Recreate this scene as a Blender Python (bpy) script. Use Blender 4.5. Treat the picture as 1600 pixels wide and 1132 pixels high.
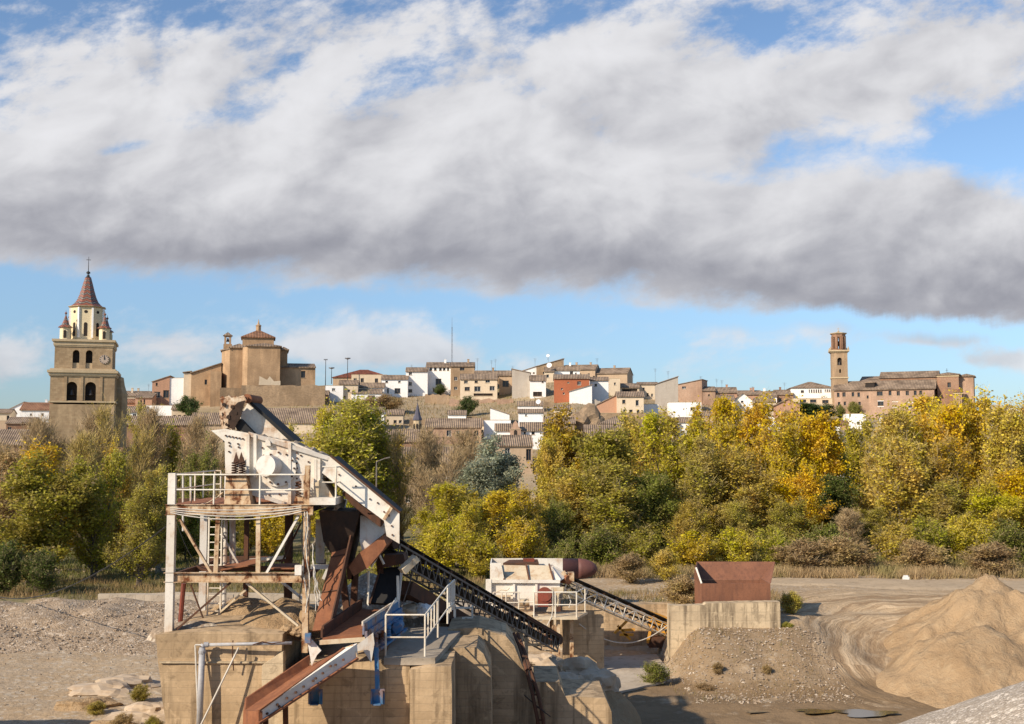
import bpy, bmesh, math, random
import numpy as np
from mathutils import Vector, Matrix, noise as mn
R = math.radians
sc = bpy.context.scene
for o in list(bpy.data.objects): bpy.data.objects.remove(o)
# ------------------------------------------------------------------ camera
F = 1700.0; PITCH = R(4.2); CAMZ = 10.0
cam = bpy.data.cameras.new('camera'); cam.sensor_width = 36; cam.lens = F/1600*36
cam.clip_end = 9000; cam.clip_start = .1
co = bpy.data.objects.new('camera', cam); sc.collection.objects.link(co)
co.location = (0, 0, CAMZ); co.rotation_euler = (R(90)+PITCH, 0, 0); sc.camera = co
# ------------------------------------------------------------------ sun, sky, exposure
SUNDIR = Vector((1.25, 1.05, -1.0)).normalized()
el = math.asin(-SUNDIR.z); az = math.atan2(-SUNDIR.x, -SUNDIR.y)      # where the sun stands
sl = bpy.data.lights.new('sun', 'SUN'); sl.energy = 4.6; sl.angle = R(.5); sl.color = (1, .86, .68)
so = bpy.data.objects.new('sun', sl); sc.collection.objects.link(so)
so.rotation_euler = SUNDIR.to_track_quat('-Z', 'Y').to_euler(); so.location = (-40, -40, 60)
sc.view_settings.view_transform = 'Standard'; sc.view_settings.look = 'None'
sc.view_settings.exposure = 0.42; sc.view_settings.gamma = 1

class NT:
    """tiny node-graph helper"""
    def __init__(s, tree): s.t = tree; tree.nodes.clear()
    def n(s, typ, ins=None, **kw):
        nd = s.t.nodes.new(typ)
        for k, v in kw.items(): setattr(nd, k, v)
        if ins:
            for k, v in ins.items():
                sk = nd.inputs[k]
                if isinstance(v, bpy.types.NodeSocket): s.t.links.new(v, sk)
                else: sk.default_value = (tuple(v)+(1,)) if (sk.type == 'RGBA' and len(v) == 3) else v
        return nd
    def m(s, op, a, b=0.0, c=0.0, clamp=False):
        nd = s.t.nodes.new('ShaderNodeMath'); nd.operation = op; nd.use_clamp = clamp
        for i, v in enumerate((a, b, c)):
            if isinstance(v, bpy.types.NodeSocket): s.t.links.new(v, nd.inputs[i])
            else: nd.inputs[i].default_value = v
        return nd.outputs[0]
    def mix(s, f, a, b, mode='MIX'):
        nd = s.t.nodes.new('ShaderNodeMix'); nd.data_type = 'RGBA'; nd.blend_type = mode
        for i, v in ((0, f), (6, a), (7, b)):
            if isinstance(v, bpy.types.NodeSocket): s.t.links.new(v, nd.inputs[i])
            else: nd.inputs[i].default_value = v if i == 0 else (tuple(v)+(1,) if len(v) == 3 else v)
        return nd.outputs[2]
    def ramp(s, f, lo, hi, a=0.0, b=1.0):
        nd = s.t.nodes.new('ShaderNodeMapRange'); nd.interpolation_type = 'SMOOTHSTEP'
        s.t.links.new(f, nd.inputs[0])
        for i, v in enumerate((lo, hi, a, b)):
            if isinstance(v, bpy.types.NodeSocket): s.t.links.new(v, nd.inputs[i+1])
            else: nd.inputs[i+1].default_value = v
        return nd.outputs[0]
    def noise(s, vec, scale, detail=5, rough=.55, dist=0.0):
        nd = s.n('ShaderNodeTexNoise', {'Vector': vec, 'Scale': scale, 'Detail': detail, 'Roughness': rough, 'Distortion': dist})
        return nd.outputs[0]
    def xyz(s, x, y, z=0.0):
        nd = s.t.nodes.new('ShaderNodeCombineXYZ')
        for i, v in enumerate((x, y, z)):
            if isinstance(v, bpy.types.NodeSocket): s.t.links.new(v, nd.inputs[i])
            else: nd.inputs[i].default_value = v
        return nd.outputs[0]
    def scale(s, vec, sx, sy, sz):
        nd = s.n('ShaderNodeVectorMath', {0: vec, 1: (sx, sy, sz)}, operation='MULTIPLY'); return nd.outputs[0]

w = bpy.data.worlds.new('World'); sc.world = w; w.use_nodes = True
def build_world():
    t = NT(w.node_tree)
    sky = t.n('ShaderNodeTexSky', sky_type='NISHITA', sun_disc=False, sun_elevation=el, sun_rotation=az,
              altitude=400, air_density=1.0, dust_density=0.35, ozone_density=2.6)
    sky.sun_rotation = az
    tc = t.n('ShaderNodeTexCoord').outputs['Generated']
    sp = t.n('ShaderNodeSeparateXYZ', {0: tc})
    X, Y, Z = sp.outputs
    Yc = t.m('MAXIMUM', Y, .12)
    # picture-free angular coordinates of the sky: U to the right of north, V up; units of 100 'px' of a 1700 px lens
    U = t.m('MULTIPLY', t.m('DIVIDE', X, Yc), 17.0)
    V = t.m('MULTIPLY', t.m('DIVIDE', Z, Yc), 17.0)
    def up(px, py): return ((px-800)/100.0, (690-py)/100.0)
    # fbm in slanted, sideways stretched space (clouds drift towards upper right)
    wz = t.n('ShaderNodeTexNoise', {'Vector': t.xyz(t.m('MULTIPLY', U, .25), t.m('MULTIPLY', V, .4), 9.0), 'Scale': 1.0, 'Detail': 3.0}).outputs[0]
    def fld(du, dv, det=7):
        u = t.m('ADD', U, du); v = t.m('ADD', V, dv)
        a = t.m('ADD', t.m('MULTIPLY', u, .50), t.m('MULTIPLY', v, .12))
        b = t.m('SUBTRACT', t.m('MULTIPLY', v, .72), t.m('MULTIPLY', u, .15))
        p = t.xyz(t.m('ADD', a, t.m('MULTIPLY', wz, 1.2)), b, 5.2)
        return t.n('ShaderNodeTexNoise', {'Vector': p, 'Scale': 1.0, 'Detail': det, 'Roughness': .52, 'Distortion': .1}).outputs[0]
    d0 = fld(0, 0, 12); d1 = fld(-.16, .20, 6); d2 = fld(-.5, .6, 3)
    fine = t.noise(t.xyz(t.m('MULTIPLY', U, .9), t.m('SUBTRACT', t.m('MULTIPLY', V, 1.5), t.m('MULTIPLY', U, .3)), 2.0), 2.2, 7, .65)
    B = [(260, 320, 420, 90, 3, .34), (700, 340, 520, 120, 4, .40), (1150, 370, 560, 110, 6, .42), (1550, 420, 330, 80, 8, .40), (120, 330, 300, 90, 0, .30),
         (800, 100, 1100, 130, -4, .19), (500, 45, 420, 80, -6, .17), (1000, 50, 320, 80, -10, .17), (230, 120, 420, 80, -10, .12), (60, 70, 260, 80, 0, .12), (1000, 190, 520, 80, -8, .20), (1330, 130, 330, 80, -14, .20),
         (1500, 60, 260, 60, -14, .18), (560, 230, 460, 70, -6, .20), (1450, 320, 280, 60, 0, .26), (1250, 300, 200, 40, 0, .12),
         (20, 560, 130, 60, 0, .32), (260, 545, 130, 42, 6, .33), (620, 550, 200, 30, 4, .30), (1465, 527, 60, 12, 0, .26), (1585, 562, 75, 17, 0, .32),
         (640, 95, 110, 36, -25, -.26), (1190, 28, 110, 34, 6, -.30), (190, 224, 80, 13, -10, -.30), (1520, 222, 110, 26, -8, -.34), (1150, 278, 110, 18, 4, -.20),
         (420, 60, 90, 40, 30, -.14), (860, 20, 90, 22, -20, -.12), (330, 10, 90, 25, -20, -.12), (560, 150, 60, 16, -20, -.10), (960, 90, 60, 18, -20, -.08), (300, 175, 90, 22, -10, -.16), (1330, 45, 80, 40, 0, -.16)]
    cov = None
    for cx, cy, rx, ry, tl, wt in B:
        cu, cv = up(cx, cy); ct, st = math.cos(R(-tl)), math.sin(R(-tl))
        a = t.m('SUBTRACT', U, cu); b = t.m('SUBTRACT', V, cv)
        aa = t.m('ADD', t.m('MULTIPLY', a, ct*100/rx), t.m('MULTIPLY', b, st*100/rx))
        bb = t.m('SUBTRACT', t.m('MULTIPLY', b, ct*100/ry), t.m('MULTIPLY', a, st*100/ry))
        q = t.m('ADD', t.m('MULTIPLY', aa, aa), t.m('MULTIPLY', bb, bb))
        g = t.m('MULTIPLY', t.m('EXPONENT', t.m('MULTIPLY', q, -1.0)), wt)
        cov = g if cov is None else t.m('ADD', cov, g)
    # level underside of the big bank
    ed = t.noise(t.xyz(t.m('MULTIPLY', U, .5), 0, 1.3), 1.3, 6, .6)
    low = t.m('ADD', t.m('MULTIPLY', U, -.052), t.m('ADD', t.m('MULTIPLY', ed, .75), 1.86))
    hv = t.m('SUBTRACT', V, low)
    above = t.ramp(t.m('ADD', hv, t.m('MULTIPLY', t.m('SUBTRACT', fine, .5), .25)), -.06, .16)
    lowc = t.ramp(hv, -.40, -.12, 1, 0)
    tot = t.m('ADD', t.m('ADD', t.m('MULTIPLY', d0, 1.0), t.m('MULTIPLY', t.m('SUBTRACT', fine, .5), t.m('ADD', .30, t.m('MULTIPLY', t.ramp(V, 3.8, 6.2), .35)))), cov)
    mhi = t.m('MULTIPLY', t.ramp(tot, .545, .88), above)
    mlo = t.m('MULTIPLY', t.m('MULTIPLY', t.ramp(tot, .60, .84), lowc), .85)
    mask = t.m('ADD', mhi, mlo, clamp=True)
    rel = t.m('ADD', t.m('MULTIPLY', t.m('SUBTRACT', d0, d1), .95), t.m('MULTIPLY', t.m('SUBTRACT', d0, d2), .85))
    rel = t.m('ADD', rel, t.m('MULTIPLY', t.m('SUBTRACT', fine, .5), .13))
    thick = t.ramp(tot, .62, 1.0)
    belly = t.ramp(t.m('ADD', hv, t.m('MULTIPLY', t.m('SUBTRACT', d2, .5), 2.2)), .0, 2.1, 1, 0)
    dark = t.m('MULTIPLY', t.m('MULTIPLY', belly, t.ramp(hv, -.5, 0)), t.m('ADD', .45, t.m('MULTIPLY', thick, .55)))
    br = t.m('SUBTRACT', t.m('ADD', .87, t.m('MULTIPLY', rel, .66)), t.m('ADD', t.m('MULTIPLY', dark, .40), t.m('MULTIPLY', thick, .06)))
    br = t.m('MINIMUM', t.m('MAXIMUM', br, .25), 1.05)
    ccol = t.mix(t.ramp(br, .25, .95), (.475, .485, .565), (.87, .87, .90))
    cst = t.m('MULTIPLY', t.m('ADD', .42, t.m('MULTIPLY', br, .40)), .83)
    low_v = t.ramp(V, -.2, 4.2)
    skyc = t.mix(1.0, sky.outputs[0], t.mix(low_v, (.50, .60, .76), (.98, 1.02, 1.05)), 'MULTIPLY')
    bs = t.n('ShaderNodeBackground', {'Color': skyc, 'Strength': .11})
    bc = t.n('ShaderNodeBackground', {'Color': ccol, 'Strength': cst})
    mx = t.n('ShaderNodeMixShader', {0: mask, 1: bs.outputs[0], 2: bc.outputs[0]})
    t.n('ShaderNodeOutputWorld', {0: mx.outputs[0]})
build_world()

# ------------------------------------------------------------------ placing helpers
cp, sp_ = math.cos(PITCH), math.sin(PITCH)
def P(px, py, Y):
    dx = (px-800)/F; dz = -(py-566)/F
    vy = cp - dz*sp_; vz = sp_ + dz*cp; s = Y/vy
    return Vector((dx*s, Y, CAMZ+vz*s))
def proj(v):
    y = v[1]*cp + (v[2]-CAMZ)*sp_; z = (v[2]-CAMZ)*cp - v[1]*sp_
    return 800+F*v[0]/y, 566-F*z/y
def sst(a, b, x): 
    t = min(1, max(0, (x-a)/(b-a))); return t*t*(3-2*t)
def lerp(xs, ys, x):
    return float(np.interp(x, xs, ys))
def pn(x, y, s, seed=0): return mn.noise(Vector((x*s+seed*7.3, y*s-seed*3.1, seed*1.7)))
RIDGE = ([-800, 0, 230, 300, 500, 700, 900, 1050, 1300, 1600, 2400], [690, 655, 640, 615, 605, 612, 592, 618, 640, 655, 690])
def ground_z(x, y):
    """terrain height"""
    n = .10*pn(x, y, .25) + .05*pn(x, y, .9, 1)
    # valley floor
    z = n
    if y < 100:
        # quarry pit right of the concrete blocks
        if x > -3:
            left = sst(-2.2, 0.6, x + .02*(y-40))
            fa = 1-sst(66.6, 67.1, y)
            m = sst(54.3, 61.6, y + .8*pn(x, 0, .5, 3))
            fb = 1-.86*m if y < 62.3 else .14*(1-sst(62.3, 62.7, y))
            mc = 1-sst(54.3, 63.5, y); w_ = sst(15.6, 20, x)
            fc = mc*(1-w_) + (1-sst(53.5, 72, y))*w_
            e = sst(8.2, 10.6, x) if y < 62.3 else sst(8.9, 9.25, x)
            g_ = sst(15.0, 16.6, x)
            back = (fa*(1-e)+fb*e)*(1-g_) + fc*g_
            z -= 2.5*left*back
            if x > 16: z += .18*math.sin(math.hypot(x-22, y-60)*2.2)*sst(16, 19, x)*sst(73, 66, y)*sst(50, 56, y)*.6
    if y > 95: z -= .6*sst(95, 110, y)
    if y > 150:
        px = 800+F*x/y
        rz = P(px, lerp(*RIDGE, px), 340).z
        t = min(1, max(0, (y-185)/155.0))
        z = z*(1-t) + rz*(t**.9)
        if y > 185: z += .9*pn(x, y, .03, 4)*min(1, t*4)
        if y > 345: z -= (y-345)*.05 if y < 900 else 27
    # bank on which the photographer stands
    if y < 30:
        k = 1-sst(4, 22, y)
        z = z*(1-k) + 8.2*k
    # unseen higher ground to the left, added so its shadow reaches the yard
    d = -x - .50*max(y, 0) - 1.2
    if y < 35.5 and d > 0: z = max(z, min(7.4, d*1.1)*(1-sst(32.3, 35.0, y)))
    return z
def depth_at(px, py, lo=186, hi=339):
    """distance at which the town's slope shows at this height in the view"""
    for k in range(40):
        m = (lo+hi)/2; p = P(px, py, m)
        if ground_z(p.x, m) > p.z: hi = m
        else: lo = m
    return (lo+hi)/2

# ------------------------------------------------------------------ mesh helpers
ZUP = Vector((0, 0, 1))
class MB:
    def __init__(s): s.v = []; s.f = []; s.mi = []; s.cur = 0
    def add(s, vs, fs):
        b = len(s.v); s.v.extend([tuple(v) for v in vs])
        for f in fs: s.f.append([i+b for i in f]); s.mi.append(s.cur)
        return s
    def box(s, x0, x1, y0, y1, z0, z1):
        return s.add([(x0,y0,z0),(x1,y0,z0),(x1,y1,z0),(x0,y1,z0),(x0,y0,z1),(x1,y0,z1),(x1,y1,z1),(x0,y1,z1)],
              [(0,3,2,1),(4,5,6,7),(0,1,5,4),(1,2,6,5),(2,3,7,6),(3,0,4,7)])
    def beam(s, p, q, w, h=None, up=ZUP):
        p = Vector(p); q = Vector(q); h = h or w; d = (q-p).normalized()
        if abs(d.dot(up)) > .98: up = Vector((0, 1, 0))
        a = d.cross(up).normalized()*w/2; b = a.cross(d).normalized()*h/2
        vs = [p-a-b, p+a-b, p+a+b, p-a+b, q-a-b, q+a-b, q+a+b, q-a+b]
        return s.add(vs, [(0,1,2,3),(7,6,5,4),(0,4,5,1),(1,5,6,2),(2,6,7,3),(3,7,4,0)])
    def ibeam(s, p, q, w, h, t=.03, up=ZUP):
        p = Vector(p); q = Vector(q); d = (q-p).normalized()
        if abs(d.dot(up)) > .98: up = Vector((0, 1, 0))
        a = d.cross(up).normalized(); b = a.cross(d).normalized()
        o = b*(h/2-t/2)
        s.beam(p+o, q+o, w, t, up); s.beam(p-o, q-o, w, t, up); s.beam(p, q, t, h-2*t, up); return s
    def tube(s, p, q, r, r2=None, n=8, cap=True):
        p = Vector(p); q = Vector(q); r2 = r if r2 is None else r2; d = (q-p).normalized()
        up = ZUP if abs(d.z) < .95 else Vector((0, 1, 0))
        a = d.cross(up).normalized(); b = a.cross(d).normalized(); vs = []
        for c, rr in ((p, r), (q, r2)):
            for i in range(n):
                g = 2*math.pi*i/n; vs.append(c + a*(rr*math.cos(g)) + b*(rr*math.sin(g)))
        fs = [(i, (i+1) % n, n+(i+1) % n, n+i) for i in range(n)]
        if cap: fs += [tuple(range(n))[::-1], tuple(range(n, 2*n))]
        return s.add(vs, fs)
    def path(s, pts, r, n=5):
        for a, b in zip(pts[:-1], pts[1:]):
            if (Vector(a)-Vector(b)).length > 1e-4: s.tube(a, b, r, n=n, cap=False)
        return s
    def prism(s, pts, vec):
        n = len(pts); vec = Vector(vec)
        vs = [Vector(p) for p in pts] + [Vector(p)+vec for p in pts]
        fs = [tuple(range(n)), tuple(range(2*n-1, n-1, -1))] + [(i, i+n, (i+1) % n+n, (i+1) % n) for i in range(n)]
        return s.add(vs, fs)
    def pprism(s, pix, Y0, Y1):
        """outline given where it shows at distance Y0, with real thickness back to Y1"""
        return s.prism([P(a, b, Y0) for a, b in pix], (0, Y1-Y0, 0))
    def lathe(s, c, prof, n=12, rot=0, cap=True):
        c = Vector(c); vs = []
        for r, z in prof:
            for i in range(n):
                g = 2*math.pi*(i+rot)/n; vs.append(c+Vector((r*math.cos(g), r*math.sin(g), z)))
        m = len(prof); fs = []
        for j in range(m-1):
            for i in range(n): fs.append((j*n+i, j*n+(i+1) % n, (j+1)*n+(i+1) % n, (j+1)*n+i))
        if cap: fs += [tuple(range(n))[::-1], tuple(range((m-1)*n, m*n))]
        return s.add(vs, fs)
    def disc(s, c, r, nrm, th, n=24):
        c = Vector(c); nrm = Vector(nrm).normalized(); return s.tube(c, c+nrm*th, r, n=n)
    def build(s, name, mats, parent=None, smooth=False, fix=True, M=None):
        me = bpy.data.meshes.new(name); me.from_pydata(s.v, [], s.f)
        if not isinstance(mats, (list, tuple)): mats = [mats]
        for m in mats: me.materials.append(m)
        if len(mats) > 1: me.polygons.foreach_set('material_index', s.mi)
        if fix and len(s.f) < 40000:
            bm = bmesh.new(); bm.from_mesh(me); bmesh.ops.recalc_face_normals(bm, faces=bm.faces); bm.to_mesh(me); bm.free()
        if smooth: me.polygons.foreach_set('use_smooth', [True]*len(me.polygons))
        me.update()
        o = bpy.data.objects.new(name, me); sc.collection.objects.link(o)
        if parent is not None: o.parent = parent
        return o
def tag(o, label, cat, group=None, kind=None):
    o['label'] = label; o['category'] = cat
    if group: o['group'] = group
    if kind: o['kind'] = kind
    return o
def thing(name, label, cat, loc=(0, 0, 0), rz=0, group=None):
    o = bpy.data.objects.new(name, None); sc.collection.objects.link(o)
    o.empty_display_size = .5
    o.location = loc; o.rotation_euler = (0, 0, rz); return tag(o, label, cat, group)
def roughen(o, size=.35, amp=.04, seed=0, cutmax=24):
    """break up long straight edges: subdivide to about size and shift by noise"""
    bm = bmesh.new(); bm.from_mesh(o.data)
    for it in range(6):
        es = [e for e in bm.edges if e.calc_length() > size*1.6]
        if not es or len(bm.verts) > 30000: break
        bmesh.ops.subdivide_edges(bm, edges=es, cuts=1, use_grid_fill=True)
    bmesh.ops.triangulate(bm, faces=[f for f in bm.faces if len(f.verts) > 4])
    for v in bm.verts:
        n = mn.noise_vector(v.co*1.3+Vector((seed, 0, 0)))*.6 + mn.noise_vector(v.co*4.1+Vector((0, seed, 0)))*.4
        v.co += n*amp
    bm.to_mesh(o.data); bm.free(); return o
# ------------------------------------------------------------------ materials
MATS = {}
def newmat(name):
    m = bpy.data.materials.new(name); m.use_nodes = True; t = NT(m.node_tree); MATS[name] = m; return m, t
def finish(t, col, rough=.85, bump=None, bstr=.3, bdist=.02, metal=0.0, spec=.3, nrm=None):
    ins = {'Base Color': col, 'Roughness': rough, 'Metallic': metal, 'Specular IOR Level': spec}
    if bump is not None:
        b = t.n('ShaderNodeBump', {'Height': bump, 'Strength': bstr, 'Distance': bdist}); ins['Normal'] = b.outputs[0]
    bs = t.n('ShaderNodeBsdfPrincipled', ins)
    t.n('ShaderNodeOutputMaterial', {0: bs.outputs[0]})
def objco(t): return t.n('ShaderNodeTexCoord').outputs['Object']
def wco(t): return t.n('ShaderNodeNewGeometry').outputs['Position']

def stucco(name, col, stain, amt=.35, sc_=.35, rough=.92, fine=3.0):
    m, t = newmat(name); p = wco(t)
    rnd = t.n('ShaderNodeObjectInfo').outputs['Random']
    n1 = t.noise(p, sc_, 5, .6); n2 = t.noise(t.scale(p, 1.6, 1.6, .22), .9, 4, .6); n3 = t.noise(p, fine, 3, .6)
    f = t.m('MULTIPLY', t.ramp(t.m('ADD', t.m('MULTIPLY', n1, .55), t.m('MULTIPLY', n2, .45)), .42, .68), amt)
    c = t.mix(f, col, stain)
    c = t.mix(t.m('MULTIPLY', t.ramp(n3, .35, .7), .18), c, tuple(x*.72 for x in stain))
    c = t.mix(1.0, c, t.n('ShaderNodeCombineColor', {i: t.m('ADD', .92, t.m('MULTIPLY', rnd, .14)) for i in range(3)}).outputs[0], 'MULTIPLY')
    finish(t, c, rough, n3, .25, .05); return m
def masonry(name, col, col2, bh=.09, bw=.28, amt=.6, mortar=(.36, .31, .25), big=.12):
    """courses of brick or stone seen from far: real courses plus patchy tone"""
    m, t = newmat(name); p = wco(t); s = t.n('ShaderNodeSeparateXYZ', {0: p}).outputs
    q = t.xyz(t.m('ADD', s[0], s[1]), s[2], 0)
    br = t.n('ShaderNodeTexBrick', {'Vector': q, 'Color1': tuple(col)+(1,), 'Color2': tuple(col2)+(1,), 'Mortar': tuple(mortar)+(1,), 'Scale': 1.0,
             'Mortar Size': .012, 'Brick Width': bw, 'Row Height': bh, 'Bias': 0.0})
    n1 = t.noise(p, big, 5, .65); n2 = t.noise(t.scale(p, 1, 1, .25), .7, 4, .6); n3 = t.noise(p, 2.6, 4, .7)
    c = t.mix(t.m('MULTIPLY', t.ramp(n1, .36, .66), amt), br.outputs[0], tuple(.55*x for x in col2))
    c = t.mix(t.m('MULTIPLY', t.ramp(n2, .45, .72), .35), c, tuple(min(1, 1.5*x) for x in col))
    c = t.mix(t.m('MULTIPLY', t.ramp(n3, .4, .75), .4), c, tuple(.6*x for x in col))
    finish(t, c, .92, n3, .4, .08); return m
def tiles(name, col, col2, axis=0):
    """pan tiles: ribs run down the slope, colour changes tile by tile"""
    m, t = newmat(name); p = objco(t); s = t.n('ShaderNodeSeparateXYZ', {0: p}).outputs
    a = s[axis]; b = s[1-axis]
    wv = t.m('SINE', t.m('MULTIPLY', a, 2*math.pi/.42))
    cell = t.n('ShaderNodeTexVoronoi', {'Vector': t.xyz(t.m('MULTIPLY', a, 2.4), t.m('MULTIPLY', b, 1.6), t.m('MULTIPLY', s[2], 1.6)), 'Scale': 1.0}).outputs['Color']
    cv = t.n('ShaderNodeSeparateColor', {0: cell}).outputs[0]
    n1 = t.noise(p, .35, 4, .6)
    c = t.mix(t.m('MULTIPLY', cv, .8), col, col2)
    c = t.mix(t.ramp(n1, .35, .7), c, tuple(.6*x for x in col2))
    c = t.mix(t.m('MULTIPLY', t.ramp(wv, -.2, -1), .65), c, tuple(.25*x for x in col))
    finish(t, c, .9, wv, .8, .07); return m
def painted(name, paint, rust=(.17, .055, .018), amt=.5, pale=(.42, .30, .17), lo=.52, hi=.60, sc_=1.4, rough=.55):
    """old paint on steel: chipped patches, rust runs below them, scuffed pale zones"""
    m, t = newmat(name); p = wco(t)
    n1 = t.noise(p, sc_, 8, .68, .4); n2 = t.noise(t.scale(p, 3.2, 3.2, .35), 1.3, 5, .6); n3 = t.noise(p, 9, 4, .6); n4 = t.noise(p, .55, 3, .5)
    k = t.m('ADD', t.m('ADD', t.m('MULTIPLY', n1, .55), t.m('MULTIPLY', n2, .25)), t.m('MULTIPLY', n4, .2))
    k = t.m('ADD', k, (amt-.5)*.25)
    chip = t.ramp(k, lo, hi)
    run = t.m('MULTIPLY', t.ramp(k, lo-.09, lo+.03), .55)
    c = t.mix(t.m('MULTIPLY', t.ramp(n4, .35, .65), .35), paint, pale)
    c = t.mix(run, c, (.40, .20, .07))
    rc = t.mix(t.ramp(n3, .35, .65), rust, (rust[0]*.45, rust[1]*.5, rust[2]*.6))
    c = t.mix(chip, c, rc)
    c = t.mix(t.m('MULTIPLY', t.ramp(n3, .5, .8), .25), c, (.12, .08, .05))
    rg = t.m('ADD', rough, t.m('MULTIPLY', chip, .35), clamp=True)
    finish(t, c, rg, t.m('SUBTRACT', n3, t.m('MULTIPLY', chip, .5)), .25, .02); return m
def rusty(name, a, b, c3, rough=.85, sc_=1.6):
    m, t = newmat(name); p = wco(t)
    n1 = t.noise(p, sc_, 7, .65, .3); n2 = t.noise(t.scale(p, 2.5, 2.5, .3), 1.5, 5, .6); n3 = t.noise(p, 12, 3, .6)
    c = t.mix(t.ramp(n1, .35, .65), a, b); c = t.mix(t.m('MULTIPLY', t.ramp(n2, .45, .7), .6), c, c3)
    c = t.mix(t.m('MULTIPLY', t.ramp(n3, .45, .75), .35), c, tuple(.5*x for x in a))
    finish(t, c, rough, n3, .3, .015); return m
def concrete(name, col, stain, board=.22, dirt=.5, vert=0.6):
    """board-marked concrete with pour lines, drips and patches"""
    m, t = newmat(name); p = wco(t); s = t.n('ShaderNodeSeparateXYZ', {0: p}).outputs
    zz = t.m('ADD', s[2], t.m('MULTIPLY', t.noise(p, .5, 2, .5), .05))
    fr = t.m('FRACT', t.m('DIVIDE', zz, board))
    line = t.ramp(fr, .90, .97); row = t.m('FLOOR', t.m('DIVIDE', zz, board))
    rv = t.n('ShaderNodeTexWhiteNoise', {'W': row}, noise_dimensions='1D').outputs[0]
    n1 = t.noise(p, .55, 6, .62); n2 = t.noise(t.scale(p, 3.0, 3.0, .25), .8, 6, .65); n3 = t.noise(p, 7, 4, .7); n4 = t.noise(p, 22, 2, .6)
    c = t.mix(t.m('MULTIPLY', t.ramp(n1, .38, .66), dirt), col, stain)
    c = t.mix(t.m('MULTIPLY', t.ramp(n2, .46, .66), vert), c, tuple(.42*x for x in stain))
    c = t.mix(t.m('MULTIPLY', rv, .34), c, tuple(.7*x for x in stain))
    c = t.mix(t.m('MULTIPLY', t.ramp(n3, .4, .75), .30), c, tuple(.6*x for x in col))
    c = t.mix(t.m('MULTIPLY', t.ramp(n4, .6, .8), .3), c, tuple(.4*x for x in col))
    c = t.mix(t.m('MULTIPLY', line, .6), c, tuple(.45*x for x in col))
    # upright formwork joints and damp patches under the top edges
    vj = t.ramp(t.m('ABSOLUTE', t.m('SUBTRACT', t.m('FRACT', t.m('DIVIDE', t.m('ADD', s[0], s[1]), 2.1)), .5)), .012, .004)
    c = t.mix(t.m('MULTIPLY', vj, .35), c, tuple(.4*x for x in col))
    n5 = t.noise(p, 1.5, 7, .7, .6); c = t.mix(t.m('MULTIPLY', t.ramp(n5, .54, .62), .45), c, tuple(.5*x for x in stain)); c = t.mix(t.m('MULTIPLY', t.ramp(n5, .42, .34), .35), c, tuple(min(1, 1.25*x) for x in col))
    h = t.m('SUBTRACT', t.m('ADD', n3, t.m('MULTIPLY', n4, .4)), line)
    finish(t, c, .93, h, .45, .03); return m
def plain(name, col, rough=.6, metal=0.0, var=.25):
    m, t = newmat(name); p = wco(t); n1 = t.noise(p, 2.2, 5, .6)
    c = t.mix(t.m('MULTIPLY', t.ramp(n1, .35, .7), var), col, tuple(.45*x for x in col))
    finish(t, c, rough, n1, .1, .02, metal); return m
def pebbles(name, a, b, c3, scale=7.0, size=.06, fines=.4, fcol=(.33, .27, .2)):
    """loose stones: cells of different tone with relief, finer material between"""
    m, t = newmat(name); p = wco(t)
    pw = t.n('ShaderNodeVectorMath', {0: p, 1: t.n('ShaderNodeVectorMath', {0: t.n('ShaderNodeTexNoise', {'Vector': p, 'Scale': scale*.5}).outputs[1], 1: (.25/scale,)*3}, operation='MULTIPLY').outputs[0]}, operation='ADD').outputs[0]
    v = t.n('ShaderNodeTexVoronoi', {'Vector': pw, 'Scale': scale}); v2 = t.n('ShaderNodeTexVoronoi', {'Vector': pw, 'Scale': scale*.37})
    cs = t.n('ShaderNodeSeparateColor', {0: v.outputs['Color']}).outputs; cs2 = t.n('ShaderNodeSeparateColor', {0: v2.outputs['Color']}).outputs
    n1 = t.noise(p, .35, 5, .6); n2 = t.noise(p, 1.7, 4, .6)
    c = t.mix(cs[0], a, b); c = t.mix(t.ramp(cs[1], .78, .9), c, c3)
    c = t.mix(t.m('MULTIPLY', t.ramp(cs2[0], .86, .93), .8), c, tuple(min(1, x*1.25) for x in c3))
    c = t.mix(t.m('MULTIPLY', t.ramp(v.outputs['Distance'], .35, .8), .5), c, tuple(.3*x for x in a))
    c = t.mix(t.m('MULTIPLY', t.ramp(t.m('ADD', t.m('MULTIPLY', n1, .6), t.m('MULTIPLY', n2, .4)), .60-fines*.35, .70), .75), c, fcol)
    h = t.m('SUBTRACT', t.m('MULTIPLY', n2, .5), v.outputs['Distance'])
    finish(t, c, .95, h, .9, size, spec=.15); return m

white = stucco('white_plaster', (.86, .85, .83), (.68, .63, .56), .25)
cream = stucco('cream_plaster', (.66, .54, .39), (.48, .37, .26), .45)
tan = stucco('tan_plaster', (.50, .37, .25), (.36, .25, .16), .5)
pink = stucco('pink_plaster', (.47, .27, .175), (.34, .20, .13), .5)
terra = stucco('terracotta_plaster', (.38, .125, .060), (.28, .10, .055), .4)
grey = stucco('grey_render', (.44, .39, .33), (.32, .27, .22), .5)
brick = masonry('brick_wall', (.33, .165, .088), (.25, .12, .065))
tanbrick = masonry('tan_brick_wall', (.46, .31, .18), (.35, .225, .125))
churchb = masonry('church_brick', (.48, .315, .18), (.36, .225, .125), .09, .3, .6, (.42, .30, .19), .12)
towerb = masonry('tower_stone', (.47, .34, .205), (.35, .24, .14), .35, .7, .5, (.30, .22, .13), .14)
redbrick = masonry('red_brick_wall', (.48, .30, .20), (.38, .225, .145))
stone = masonry('rubble_stone', (.36, .25, .15), (.24, .165, .10), .25, .45)
trimc = stucco('stone_trim', (.50, .39, .25), (.34, .25, .15), .5)
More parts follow.
